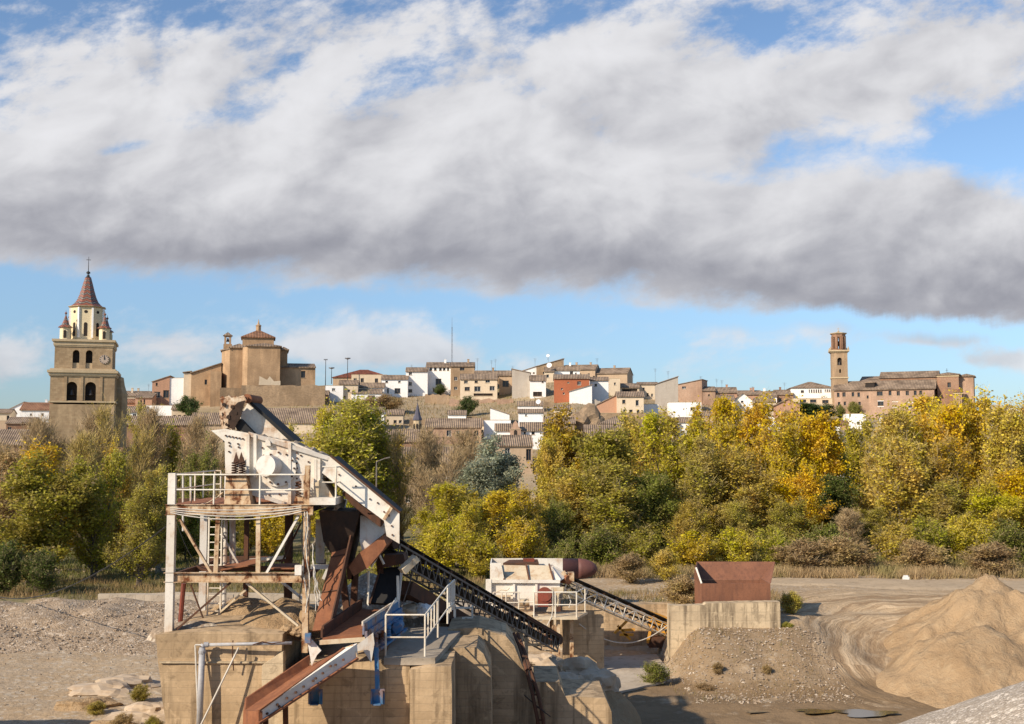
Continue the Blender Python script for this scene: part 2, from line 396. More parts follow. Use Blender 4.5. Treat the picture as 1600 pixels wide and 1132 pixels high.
cupola = stucco('cream_cupola', (.74, .62, .40), (.58, .46, .29), .4)
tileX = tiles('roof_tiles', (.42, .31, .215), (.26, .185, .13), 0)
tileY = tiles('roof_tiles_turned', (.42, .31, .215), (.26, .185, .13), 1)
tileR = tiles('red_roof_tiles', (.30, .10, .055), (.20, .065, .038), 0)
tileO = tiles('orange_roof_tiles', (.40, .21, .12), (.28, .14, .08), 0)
def spiretile():
    m, t = newmat('glazed_spire_tiles'); p = objco(t); s = t.n('ShaderNodeSeparateXYZ', {0: p}).outputs
    an = t.m('ARCTAN2', s[1], s[0])
    zz = t.m('ADD', t.m('MULTIPLY', s[2], 1.35), t.m('MULTIPLY', t.m('ABSOLUTE', t.m('SINE', t.m('MULTIPLY', an, 4))), .35))
    st = t.ramp(t.m('FRACT', zz), .45, .55)
    c = t.mix(st, (.24, .085, .045), (.06, .05, .05)); c = t.mix(t.ramp(t.m('FRACT', t.m('ADD', zz, .2)), .9, .96), c, (.5, .42, .3))
    finish(t, c, .38, t.noise(p, 6, 3), .3, .05, spec=.6)
spiretile(); spire = MATS['glazed_spire_tiles']
glass = plain('dark_glass', (.03, .035, .045), .15)
dark = plain('dark_interior', (.035, .027, .022), .9)
frame = plain('window_wood', (.22, .15, .10), .6)
framew = plain('white_window_frame', (.70, .68, .64), .5)
ironm = plain('dark_iron', (.05, .045, .045), .5, .4)
antm = plain('antenna_metal', (.25, .25, .26), .4, .6)
paintw = painted('white_rusty_paint', (.78, .74, .66), amt=.18)
paintc = painted('cream_rusty_paint', (.66, .56, .40), amt=.34)
paintd = painted('dirty_white_paint', (.62, .59, .54), amt=.30, pale=(.35, .30, .24))
paintr = painted('heavily_rusted_paint', (.64, .52, .36), amt=.62, sc_=2.4)
railw = painted('rail_paint', (.78, .73, .62), amt=.22)
blue = painted('blue_paint', (.035, .16, .34), amt=.45, pale=(.08, .18, .30))
yellow = painted('yellow_paint', (.78, .38, .04), amt=.35, pale=(.45, .2, .03))
rust = rusty('rust_sheet', (.22, .085, .040), (.30, .125, .060), (.15, .065, .04))
rustd = rusty('dark_rust', (.085, .045, .028), (.13, .055, .03), (.05, .032, .025))
rusth = rusty('hopper_rust', (.20, .088, .050), (.25, .11, .062), (.13, .062, .042), .7, .7)
maroon = rusty('maroon_steel', (.15, .062, .050), (.125, .055, .048), (.18, .08, .06), .6, .5)
redm = rusty('red_primer', (.24, .055, .032), (.19, .05, .03), (.12, .05, .035), .6)
rustk = rusty('shaded_rust', (.035, .022, .016), (.055, .030, .018), (.025, .018, .015))  # rust with shade put into its colour, for the hopper and conveyor head
rubber = plain('black_rubber', (.022, .021, .021), .75)
steelg = rusty('grey_steel', (.13, .115, .105), (.19, .165, .14), (.12, .06, .035), .55)
galv = rusty('galvanised_pipe', (.42, .42, .43), (.34, .34, .35), (.36, .28, .2), .45)
cablew = plain('white_cable', (.62, .57, .49), .6, 0, .4)
cableb = plain('black_cable', (.03, .028, .026), .6)
conc = concrete('board_marked_concrete', (.58, .425, .26), (.35, .245, .14), .24, .7, .85)
conc2 = concrete('pale_concrete', (.64, .51, .335), (.38, .29, .19), .5, .55, 1.0)
conc3 = concrete('flat_concrete', (.50, .43, .34), (.36, .29, .21), 3.3, .6, .1)
pebL = pebbles('gravel_heap_stones', (.40, .295, .195), (.29, .21, .135), (.50, .41, .31), 11, .04, .55, (.37, .285, .20))
pebN = pebbles('fine_gravel', (.50, .42, .33), (.36, .295, .225), (.68, .60, .50), 22, .02, .3, (.46, .38, .29))
pebM = pebbles('mixed_gravel_mound', (.29, .215, .145), (.20, .145, .095), (.56, .50, .42), 6.5, .06, .75, (.30, .215, .13))
stonem = pebbles('loose_stone', (.38, .30, .22), (.27, .20, .14), (.5, .43, .34), 9, .02, .3, (.40, .32, .23))
boulder = stucco('pale_boulder', (.50, .40, .29), (.33, .235, .15), .8, 1.3)
whiteplastic = plain('white_sheeting', (.75, .74, .72), .5, 0, .3)
bark = rusty('tree_bark', (.12, .09, .065), (.19, .15, .115), (.08, .06, .045), .95, 3)
barkp = rusty('pale_bark', (.30, .26, .21), (.20, .165, .13), (.12, .095, .07), .95, 3)
def sandmat():
    m, t = newmat('sand'); p = wco(t); s = t.n('ShaderNodeSeparateXYZ', {0: p}).outputs
    n1 = t.noise(p, .4, 6, .6); n2 = t.noise(t.scale(p, 1.4, 1.4, .3), 1.2, 6, .68, .4); n3 = t.noise(p, 5, 5, .7); n4 = t.noise(p, 24, 3, .7)
    c = t.mix(t.ramp(n1, .36, .66), (.41, .285, .165), (.335, .225, .125)); c = t.mix(t.m('MULTIPLY', t.ramp(n2, .45, .7), .55), c, (.47, .35, .215))
    c = t.mix(t.m('MULTIPLY', t.ramp(n4, .55, .8), .5), c, (.2, .13, .07))
    h = t.m('ADD', t.m('MULTIPLY', n2, 1.5), t.m('ADD', t.m('MULTIPLY', n3, .6), t.m('MULTIPLY', n4, .25)))
    finish(t, c, .95, h, .9, .16, spec=.12); return m
sandm = sandmat()
def leafmat():
    m, t = newmat('leaf'); oi = t.n('ShaderNodeObjectInfo'); g = t.n('ShaderNodeNewGeometry')
    p = t.n('ShaderNodeTexCoord').outputs['Object']; ri = g.outputs['Random Per Island']
    n1 = t.noise(g.outputs['Position'], .45, 3, .5)
    hs = t.n('ShaderNodeHueSaturation', {'Color': oi.outputs['Color'], 'Hue': t.m('ADD', .5, t.m('MULTIPLY', t.m('SUBTRACT', n1, .5), .09)),
             'Saturation': t.m('ADD', .92, t.m('MULTIPLY', n1, .2)), 'Value': t.m('ADD', .62, t.m('MULTIPLY', ri, .95))})
    c = t.mix(t.ramp(ri, .86, .97), hs.outputs[0], (.34, .26, .12))
    d = t.n('ShaderNodeBsdfPrincipled', {'Base Color': c, 'Roughness': .55, 'Specular IOR Level': .25}); tr = t.n('ShaderNodeBsdfTranslucent', {'Color': c})
    mx = t.n('ShaderNodeMixShader', {0: .45, 1: d.outputs[0], 2: tr.outputs[0]})
    t.n('ShaderNodeOutputMaterial', {0: mx.outputs[0]}); return m
leaf = leafmat()
def twigmat():
    m, t = newmat('twig'); oi = t.n('ShaderNodeObjectInfo'); g = t.n('ShaderNodeNewGeometry')
    c = t.mix(g.outputs['Random Per Island'], (.30, .21, .125), (.46, .35, .23))
    c = t.mix(.55, c, oi.outputs['Color'])
    finish(t, c, .9); return m
twig = twigmat()
def grassmat(name, a, b, c3):
    m, t = newmat(name); g = t.n('ShaderNodeNewGeometry'); ri = g.outputs['Random Per Island']
    n1 = t.noise(g.outputs['Position'], .3, 4, .6)
    c = t.mix(ri, a, b); c = t.mix(t.ramp(n1, .42, .62), c, c3)
    d = t.n('ShaderNodeBsdfDiffuse', {'Color': c}); tr = t.n('ShaderNodeBsdfTranslucent', {'Color': c})
    mx = t.n('ShaderNodeMixShader', {0: .3, 1: d.outputs[0], 2: tr.outputs[0]}); t.n('ShaderNodeOutputMaterial', {0: mx.outputs[0]}); return m
grass_dry = grassmat('dry_grass', (.30, .20, .095), (.40, .29, .15), (.17, .16, .055))
grass_red = grassmat('russet_grass', (.40, .28, .15), (.52, .39, .22), (.32, .27, .12))
grass_green = grassmat('green_grass', (.12, .15, .035), (.20, .20, .06), (.26, .21, .09))
def groundmat():
    m, t = newmat('earth_ground'); p = wco(t); s = t.n('ShaderNodeSeparateXYZ', {0: p}).outputs
    at = t.n('ShaderNodeAttribute', attribute_name='zone'); zc = t.n('ShaderNodeSeparateColor', {0: at.outputs['Color']}).outputs
    n0 = t.noise(p, .11, 5, .6); n1 = t.noise(p, .6, 6, .62); n2 = t.noise(p, 3.2, 5, .65); n3 = t.noise(p, 14, 3, .7)
    v = t.n('ShaderNodeTexVoronoi', {'Vector': p, 'Scale': 5.0}); vc = t.n('ShaderNodeSeparateColor', {0: v.outputs['Color']}).outputs
    c = t.mix(t.ramp(n0, .38, .64), (.43, .315, .195), (.34, .245, .15))
    c = t.mix(t.m('MULTIPLY', t.ramp(n1, .42, .68), .6), c, (.40, .325, .235))
    c = t.mix(t.m('MULTIPLY', t.ramp(n2, .45, .7), .35), c, (.19, .14, .09))
    c = t.mix(t.m('MULTIPLY', t.ramp(vc[0], .82, .9), .55), c, (.50, .44, .35))
    # lengthwise streaks (the left yard was graded left to right)
    stv = t.noise(t.scale(p, .12, 1.3, 1), 1.1, 6, .65)
    c = t.mix(t.m('MULTIPLY', t.ramp(stv, .45, .68), .5), c, (.46, .375, .275))
    # swirling wheel tracks on the ramp
    dx = t.m('SUBTRACT', s[0], 25.0); dy = t.m('MULTIPLY', t.m('SUBTRACT', s[1], 58.5), .8)
    rr = t.m('SQRT', t.m('ADD', t.m('MULTIPLY', dx, dx), t.m('MULTIPLY', dy, dy))); th = t.m('ARCTAN2', dy, dx)
    rr = t.m('ADD', rr, t.m('MULTIPLY', t.noise(p, .3, 3, .5), 1.6))
    tn = t.noise(t.xyz(t.m('MULTIPLY', rr, 1.9), t.m('MULTIPLY', th, .9), 0), 1.0, 6, .72)
    tn2 = t.noise(t.xyz(t.m('MULTIPLY', rr, 6.0), t.m('MULTIPLY', th, 1.6), 4.0), 1.0, 3, .6)
    tc_ = t.mix(t.ramp(tn, .40, .60), (.30, .205, .12), (.57, .43, .275)); tc_ = t.mix(t.m('MULTIPLY', t.ramp(tn2, .42, .62), .55), tc_, (.27, .185, .105))
    tc_ = t.mix(t.m('MULTIPLY', t.ramp(n1, .5, .7), .4), tc_, (.46, .37, .26))
    c = t.mix(zc[0], c, tc_)
    # green ground cover
    gn = t.mix(t.ramp(n1, .4, .6), (.105, .115, .04), (.24, .19, .10)); c = t.mix(t.m('MULTIPLY', zc[1], t.ramp(n1, .25, .5)), c, gn)
    # damp mud on the pit floor
    md = t.mix(t.ramp(n1, .4, .6), (.20, .135, .075), (.255, .175, .10)); c = t.mix(t.m('MULTIPLY', zc[2], t.ramp(t.m('ADD', n1, .12), .38, .6)), c, md)
    h = t.m('ADD', t.m('ADD', n2, t.m('MULTIPLY', n3, .25)), t.m('MULTIPLY', zc[0], t.m('ADD', t.m('MULTIPLY', tn, 2.0), t.m('MULTIPLY', tn2, .8))))
    finish(t, c, .95, h, .8, .10, spec=.12); return m
groundm = groundmat()
roadm = concrete('packed_road', (.48, .37, .245), (.40, .30, .19), 50, .5, .15)
def puddlem():
    m, t = newmat('puddle_water'); p = wco(t)
    finish(t, (.10, .075, .05), .06, t.noise(p, 2, 2), .02, .01, spec=.6); return m
water = puddlem()
# ------------------------------------------------------------------ the setting
def near(v, a, b): return a <= v <= b
def build_ground():
    xs = np.concatenate([np.linspace(-2200, -120, 22), np.linspace(-110, -34, 40), np.linspace(-33, 46, 200), np.linspace(47, 130, 40), np.linspace(140, 2200, 22)])
    ys = np.concatenate([np.linspace(-300, -20, 8), np.linspace(-10, 32, 30), np.linspace(32.5, 96, 180), np.linspace(97, 400, 110), np.linspace(420, 6000, 24)])
    vs = []; col = []
    for y in ys:
        for x in xs:
            z = ground_z(x, y); 
            if 36 < y < 96 and -33 < x < 46: z += .05*pn(x, y, 2.1, 5)+.03*pn(x, y, 4, 6)
            vs.append((x, y, z))
            tr = sst(14.5, 17.5, x+.5*pn(x, y, .5, 9))*sst(51.5, 54, y)*(1-sst(72.5, 76, y)) if x > 12 else 0
            gr = sst(72, 78, y+2*pn(x, y, .2, 8)) if x < 4 else sst(82, 88, y+2*pn(x, y, .2, 8))
            if x < -3 and near(y, 69, 76): gr = max(gr, .8)
            if y > 95: gr = 1
            if y > 180: gr = .25+.5*sst(-.1, .5, pn(x, y, .05, 3))
            md = sst(-1.8, -2.35, z) if (y < 58 and x > 1) else 0
            if 8.3 < x < 18 and 53 < y < 62.3: md = max(md, .75*sst(8.3, 9.3, x)*(1-sst(15.5, 17.5, x+.8*pn(x, y, .5, 7))))
            col.append((tr, gr, md, 1))
    nx = len(xs); fs = [(j*nx+i, j*nx+i+1, (j+1)*nx+i+1, (j+1)*nx+i) for j in range(len(ys)-1) for i in range(nx-1)]
    me = bpy.data.meshes.new('ground'); me.from_pydata(vs, [], fs); me.materials.append(groundm)
    ca = me.color_attributes.new('zone', 'FLOAT_COLOR', 'POINT'); ca.data.foreach_set('color', np.array(col, 'f').ravel())
    me.polygons.foreach_set('use_smooth', [True]*len(me.polygons)); me.update()
    o = bpy.data.objects.new('ground', me); sc.collection.objects.link(o); o['kind'] = 'structure'
build_ground()
def strip(name, path, wid, mat, dz=.03, kind='structure', n=80, jag=.5):
    """sheet laid along the ground"""
    pts = [Vector(p) for p in path]; L = [0]
    for a, b in zip(pts[:-1], pts[1:]): L.append(L[-1]+(b-a).length)
    vs = []; K = 10
    for i in range(n+1):
        s_ = L[-1]*i/n; x = float(np.interp(s_, L, [p.x for p in pts])); y = float(np.interp(s_, L, [p.y for p in pts])); wd = float(np.interp(s_, L, wid))
        x2 = float(np.interp(s_+.5, L, [p.x for p in pts])); y2 = float(np.interp(s_+.5, L, [p.y for p in pts]))
        if i == n: x2, y2 = x+(x-xp), y+(y-yp)
        xp, yp = x, y
        d = Vector((x2-x, y2-y)); d = d.normalized() if d.length > 1e-6 else Vector((1, 0)); nr = Vector((-d.y, d.x))
        for k in range(K+1):
            q = (k/K-.5)*wd*(1+.12*pn(x, y, .4, k//K*5+2)*jag); X = x+nr.x*q; Y = y+nr.y*q
            edge = -.10 if k in (0, K) else 0
            vs.append((X, Y, ground_z(X, Y)+dz+.06+edge))
    fs = [(i*(K+1)+k, i*(K+1)+k+1, (i+1)*(K+1)+k+1, (i+1)*(K+1)+k) for i in range(n) for k in range(K)]
    m = MB(); m.add(vs, fs); o = m.build(name, mat, fix=False, smooth=True)
    if kind: o['kind'] = kind
    return o
strip('road', [(11, 80), (22, 78.5), (34, 76.5), (60, 74)], [2, 4.5, 6.5, 8], roadm)
strip('dirt_track', [(-60, 63.5), (-30, 66.5), (-12, 67.5), (-2, 68)], [3.4, 3.2, 3.0, 2.4], conc3)
strip('path', [(-36, 85), (-20, 87), (-8, 88), (2, 90)], [1.4, 1.6, 1.5, 1.0], roadm)
# pale concrete floor of the pit
def slab(name, outline, z, mat, th=.1, seed=1):
    m = MB(); m.prism([(x, y, z) for x, y in outline], (0, 0, -th)); o = m.build(name, mat); roughen(o, .8, .05, seed); return o
o = slab('concrete_floor', [(2.6, 60.3), (4, 63.2), (8.4, 64.5), (8.5, 60), (7.9, 57.2), (5.6, 55.2), (4.2, 53.2), (3.0, 54.4), (2.4, 57)], -2.32, conc3); o['kind'] = 'structure'
def puddle(name, c, rx, ry, z):
    pts = []
    for i in range(40):
        g = 2*math.pi*i/40; k = 1+.22*math.sin(3*g+1)+.13*math.sin(5*g)
        pts.append((c[0]+rx*k*math.cos(g), c[1]+ry*k*math.sin(g), z))
    m = MB(); m.add(pts, [tuple(range(40))]); o = m.build(name, water, fix=False); o['kind'] = 'structure'; return o
pz = lambda px, py, z: (lambda q: (q.x, q.y))(P(px, py, 50)*1.0) 
def onplane(px, py, z):
    a = P(px, py, 10); d = a-Vector((0, 0, CAMZ)); k = (z-CAMZ)/d.z; return (d.x*k, d.y*k)
for i, (px, py, rx, ry) in enumerate([(1278, 1110, .95, .42), (1352, 1113, 1.25, .7), (1180, 1109, .5, .2)]):
    x, y = onplane(px, py, -2.36); puddle('puddle', (x, y), rx, ry, ground_z(x, y)+.10)

def heap(name, label, c, r, h, mat, prof, base=None, res=.35, seed=0, amp=.15, cat='heap', lumps=.0, zoff=None):
    """a heap as its own closed-off mound standing in the ground"""
    vs = []; nx = int(2*r[0]/res)+1; ny = int(2*r[1]/res)+1
    for j in range(ny+1):
        for i in range(nx+1):
            x = c[0]-r[0]+2*r[0]*i/nx; y = c[1]-r[1]+2*r[1]*j/ny
            g = ground_z(x, y); zz = prof(x, y)
            zz += amp*(pn(x, y, .7, seed)+.5*pn(x, y, 1.9, seed+1)+.22*pn(x, y, 5, seed+2))*min(1, max(0, (zz-g)/.6))
            vs.append((x, y, max(zz, g-.5)))
    fs = [(j*(nx+1)+i, j*(nx+1)+i+1, (j+1)*(nx+1)+i+1, (j+1)*(nx+1)+i) for j in range(ny) for i in range(nx)]
    fs = [f for f in fs if any(vs[k][2] > ground_z(vs[k][0], vs[k][1])-.45 for k in f)]
    m = MB(); m.add(vs, fs); o = m.build(name, mat, fix=False, smooth=True); tag(o, label, cat); return o
# big sand heap right
ax, ay = P(1541, 899, 63).x, 63.0; az_ = P(1541, 899, 63).z
def sandprof(x, y):
    dx = x-ax; dy = y-ay
    a = math.atan2(dy, dx)
    # ridge running to the right at slightly lower height, cone slope .62
    d1 = math.hypot(dx, dy*.95); z1 = az_-.10-.60*d1+.30*math.exp(-d1*d1/.6)
    x2, y2 = P(1640, 915, 60).x, 60
    t = max(0, min(1, ((x-ax)*(x2-ax)+(y-ay)*(y2-ay))/((x2-ax)**2+(y2-ay)**2))); qx, qy = ax+(x2-ax)*t, ay+(y2-ay)*t
    z2 = az_-.55-.5*t-.56*math.hypot(x-qx, y-qy)
    x3, y3 = P(1512, 1010, 58).x, 57.0; z3 = 0.8-.60*math.hypot((x-x3), y-y3)
    x4, y4 = 26.9, 57.6; z4 = .35-.46*math.hypot((x-x4), y-y4)
    x5, y5 = 31.5, 57.0; z5 = 1.9-.5*math.hypot((x-x5), y-y5)
    g = .16*math.sin(a*17+d1*.7)*min(1, d1/3)
    return max(z1+g*.7, z2, z3, z4, z5)+.12*math.sin(x*2.3+y*.8)*math.exp(-((y-58)/4)**2)
heap('sand_heap', 'large heap of pale brown sand with a pointed top beside the curved dirt ramp', (30, 60), (15, 9.5), 5, sandm, sandprof, seed=3, amp=.42, res=.25)
def gprof(x, y):
    # left gravel heap: long flat-topped bank seen across the yard
    cx = -24; a = (x-cx)
    top = 1.0+.10*math.sin(x*.7)+.06*math.sin(x*1.9); yy = 60.5
    ex = max(0, abs(x+27)-14.5); return min(top, 1.25-.155*max(0, yy-y)-.62*max(0, y-yy-2.0)-.50*ex)
heap('gravel_heap', 'long low heap of coarse pale gravel on the left side of the yard', (-27, 60), (20, 8.5), 2, pebL, gprof, seed=6, amp=.22, res=.3)
def nprof(x, y):
    return 8.72-.5*math.hypot(x-16, y-18)
heap('gravel_heap', 'near heap of fine grey gravel cut off at the bottom right corner', (16, 19), (11, 10), 5, pebN, nprof, seed=9, amp=.07, res=.2)

def stones(name, label, n, place, sz, mat, cat='stones', seed=1, kind='stuff', flat=.7):
    rnd = random.Random(seed); m = MB()
    for i in range(n):
        x, y, z = place(rnd); s = sz[0]+(sz[1]-sz[0])*rnd.random()**2.5
        ph = [rnd.uniform(.65, 1.25) for k in range(6)]; rz = rnd.uniform(0, 6.3); c_, s_ = math.cos(rz), math.sin(rz)
        pts = [(1, 0, 0), (0, 1, 0), (-1, 0, 0), (0, -1, 0), (.2, .1, flat), (-.1, .1, -flat), ]
        vs = []
        for k, (a, b, c) in enumerate(pts):
            a, b, c = a*ph[k]*s, b*ph[k]*s, c*ph[k]*s
            vs.append((x+a*c_-b*s_, y+a*s_+b*c_, z+c))
        m.add(vs, [(0,1,4),(1,2,4),(2,3,4),(3,0,4),(1,0,5),(2,1,5),(3,2,5),(0,3,5)])
    o = m.build(name, mat, fix=False); tag(o, label, cat, kind=kind); return o
def onheap(r):
    while True:
        x = r.uniform(-42, -9.5); y = r.uniform(50, 62); z = gprof(x, y)
        if z > ground_z(x, y)-.1: return x, y, z+.02
stones('gravel', 'coarse stones lying over the long gravel heap on the left', 4800, onheap, (.035, .115), stonem, seed=2)
def onmound(r):
    x = r.uniform(8.8, 17); y = 61.8-8.8*r.random()**1.1; return x, y, ground_z(x, y)+.02
stones('gravel', 'pale stones scattered on the mound below the rusty hopper', 2000, onmound, (.03, .11), stonem, seed=3)
def onyard(r):
    x = r.uniform(-26, -7); y = r.uniform(42, 60); return x, y, ground_z(x, y)+.01
stones('gravel', 'small stones scattered over the flat yard on the left', 900, onyard, (.03, .08), stonem, seed=4)
def rockmb(c, s, seed, sub=2):
    bm = bmesh.new(); bmesh.ops.create_icosphere(bm, subdivisions=sub+1, radius=1)
    for v in bm.verts:
        n = mn.noise(v.co*1.1+Vector((seed*3.3, 0, 0)))*.55+mn.noise(v.co*2.7+Vector((0, seed, 0)))*.22
        q = v.co*(1+n); q.z = max(q.z, -.55)
        v.co = Vector((q.x*s[0]+c[0], q.y*s[1]+c[1], q.z*s[2]+c[2]))
    me = bpy.data.meshes.new('boulder'); bm.to_mesh(me); bm.free(); return me
def boulder_at(px, py, Y, s, label, seed, mat=boulder, group=None, name='boulder', z=None):
    p = P(px, py, Y); zz = p.z if z is None else z
    me = rockmb((0, 0, 0), s, seed); me.materials.append(mat)
    o = bpy.data.objects.new(name, me); sc.collection.objects.link(o); o.location = (p.x, p.y, zz); tag(o, label, 'rock', group); return o
# broken slabs and rocks at the left foot of the concrete block
bl = [(165, 1078, 44.5, (1.3, .8, .34), 'broad flat pale rock left of the stained concrete block'),
      (205, 1062, 45.6, (1.3, .8, .40), 'pale rock behind the broad flat one, nearest the block corner'),
      (140, 1098, 42.0, (1.0, .7, .32), 'low pale rock at the edge of the dark ground shadow'),
      (232, 1082, 41.0, (.9, .5, .36), 'pale rock touching the left edge of the concrete block'),
      (205, 1108, 39.6, (1.1, .55, .34), 'long pale rock nearest the bottom edge beside the block'),
      (172, 1120, 38.5, (.8, .4, .30), 'smallest brownish rock at the bottom edge left of the block')]
for i, (px, py, Y, s, lb) in enumerate(bl): boulder_at(px, py, Y, s, lb, i+1, mat=sandm if i % 3 == 2 else boulder, group='pale rocks left of the concrete block', z=ground_z(P(px, py, Y).x, Y)+.05)
# rounded rubble right of the buttress
rr_ = [(868, 1050, 45.5, (.75, .6, .42)), (905, 1052, 44.8, (.8, .6, .50)), (935, 1070, 44.2, (.75, .6, .55)), (880, 1072, 43.2, (.8, .55, .45)), (915, 1083, 43.0, (.7, .5, .42)), (850, 1038, 47, (.8, .6, .35))]
rl = ['round tan boulder behind the rubble top, beside the buttress', 'tan boulder at the top middle of the rubble group', 'round tan boulder at the right end of the rubble group',
      'tan boulder low in the rubble, touching the buttress', 'tan boulder lying right on the low wall', 'flat tan boulder furthest back in the rubble group']
for i, (px, py, Y, s) in enumerate(rr_): boulder_at(px, py-3, Y+4.5, tuple(q*1.12 for q in s), rl[i], i+20, group='tan boulders right of the buttress')
wl = [(628, 938, 41.5, (.38, .35, .62), 'tall white lump of hardened cement beside the black belt'), (646, 945, 41.2, (.40, .4, .42), 'white cement lump in the middle of the row'),
      (661, 955, 40.8, (.35, .35, .30), 'low white cement lump behind the rail corner'), (636, 958, 40.6, (.45, .4, .3), 'tan cement lump lowest of the white row')]
for i, (px, py, Y, s, lb) in enumerate(wl): boulder_at(px, py, Y, s, lb, i+40, mat=whiteplastic if i < 3 else boulder, group='hardened cement lumps behind the trough', name='cement_lump')
# river bank rubble line and background bushes come with the vegetation
# ------------------------------------------------------------------ the town
def facade(mb, w, z0, z1, holes, y=0.0, rec=.28, x0=0.0):
    """front wall in the local plane y, looking towards -y, with real openings"""
    holes = [h for h in holes if h[1]-h[0] > .1 and h[0] > x0+.05 and h[1] < x0+w-.05 and h[2] > z0+.02 and h[3] < z1-.02]
    us = sorted({x0, x0+w, *[v for h in holes for v in h[:2]]}); zs = sorted({z0, z1, *[v for h in holes for v in h[2:4]]})
    for a, b in zip(us[:-1], us[1:]):
        for c, d in zip(zs[:-1], zs[1:]):
            mu, mz = (a+b)/2, (c+d)/2
            if any(h[0] < mu < h[1] and h[2] < mz < h[3] for h in holes): continue
            mb.add([(a, y, c), (b, y, c), (b, y, d), (a, y, d)], [(0, 1, 2, 3)])
    for a, b, c, d in holes:
        q = y+rec
        mb.add([(a,y,c),(a,q,c),(a,q,d),(a,y,d)], [(0,1,2,3)]); mb.add([(b,y,c),(b,y,d),(b,q,d),(b,q,c)], [(0,1,2,3)])
        mb.add([(a,y,d),(a,q,d),(b,q,d),(b,y,d)], [(0,1,2,3)]); mb.add([(a,y,c),(b,y,c),(b,q,c),(a,q,c)], [(0,1,2,3)])
    return holes
def window(par, h, y=0.0, rec=.22, fm=None, pane=None, sill=True, rz=0, style='window'):
    a, b, c, d = h; m = MB(); t = .07; q = y+rec
    m.box(a+.002, a+t, q, q+.06, c+.002, d-.002); m.box(b-t, b-.002, q, q+.06, c+.002, d-.002)
    m.box(a+t, b-t, q, q+.06, d-t, d-.002); m.box(a+t, b-t, q, q+.06, c+.002, c+t)
    if b-a > .8: m.box((a+b)/2-.03, (a+b)/2+.03, q+.003, q+.057, c+t, d-t)
    f = m.build(style, fm or frame, par, fix=False)
    p = MB(); p.box(a+.004, b-.004, q+.062, q+.085, c+.004, d-.004); p.build('pane', pane or glass, f, fix=False)
    if sill and style == 'window':
        s = MB(); s.box(a-.08, b+.08, y-.08, y+.06, c-.09, c-.003); s.build('sill', trimc, f, fix=False)
    return f
rnd = random.Random(5)
def axis_w(dpx, x, Y, rz):
    ax_, ay_ = math.cos(rz), math.sin(rz); return dpx*Y*Y/(F*(ax_*Y-x*ay_))
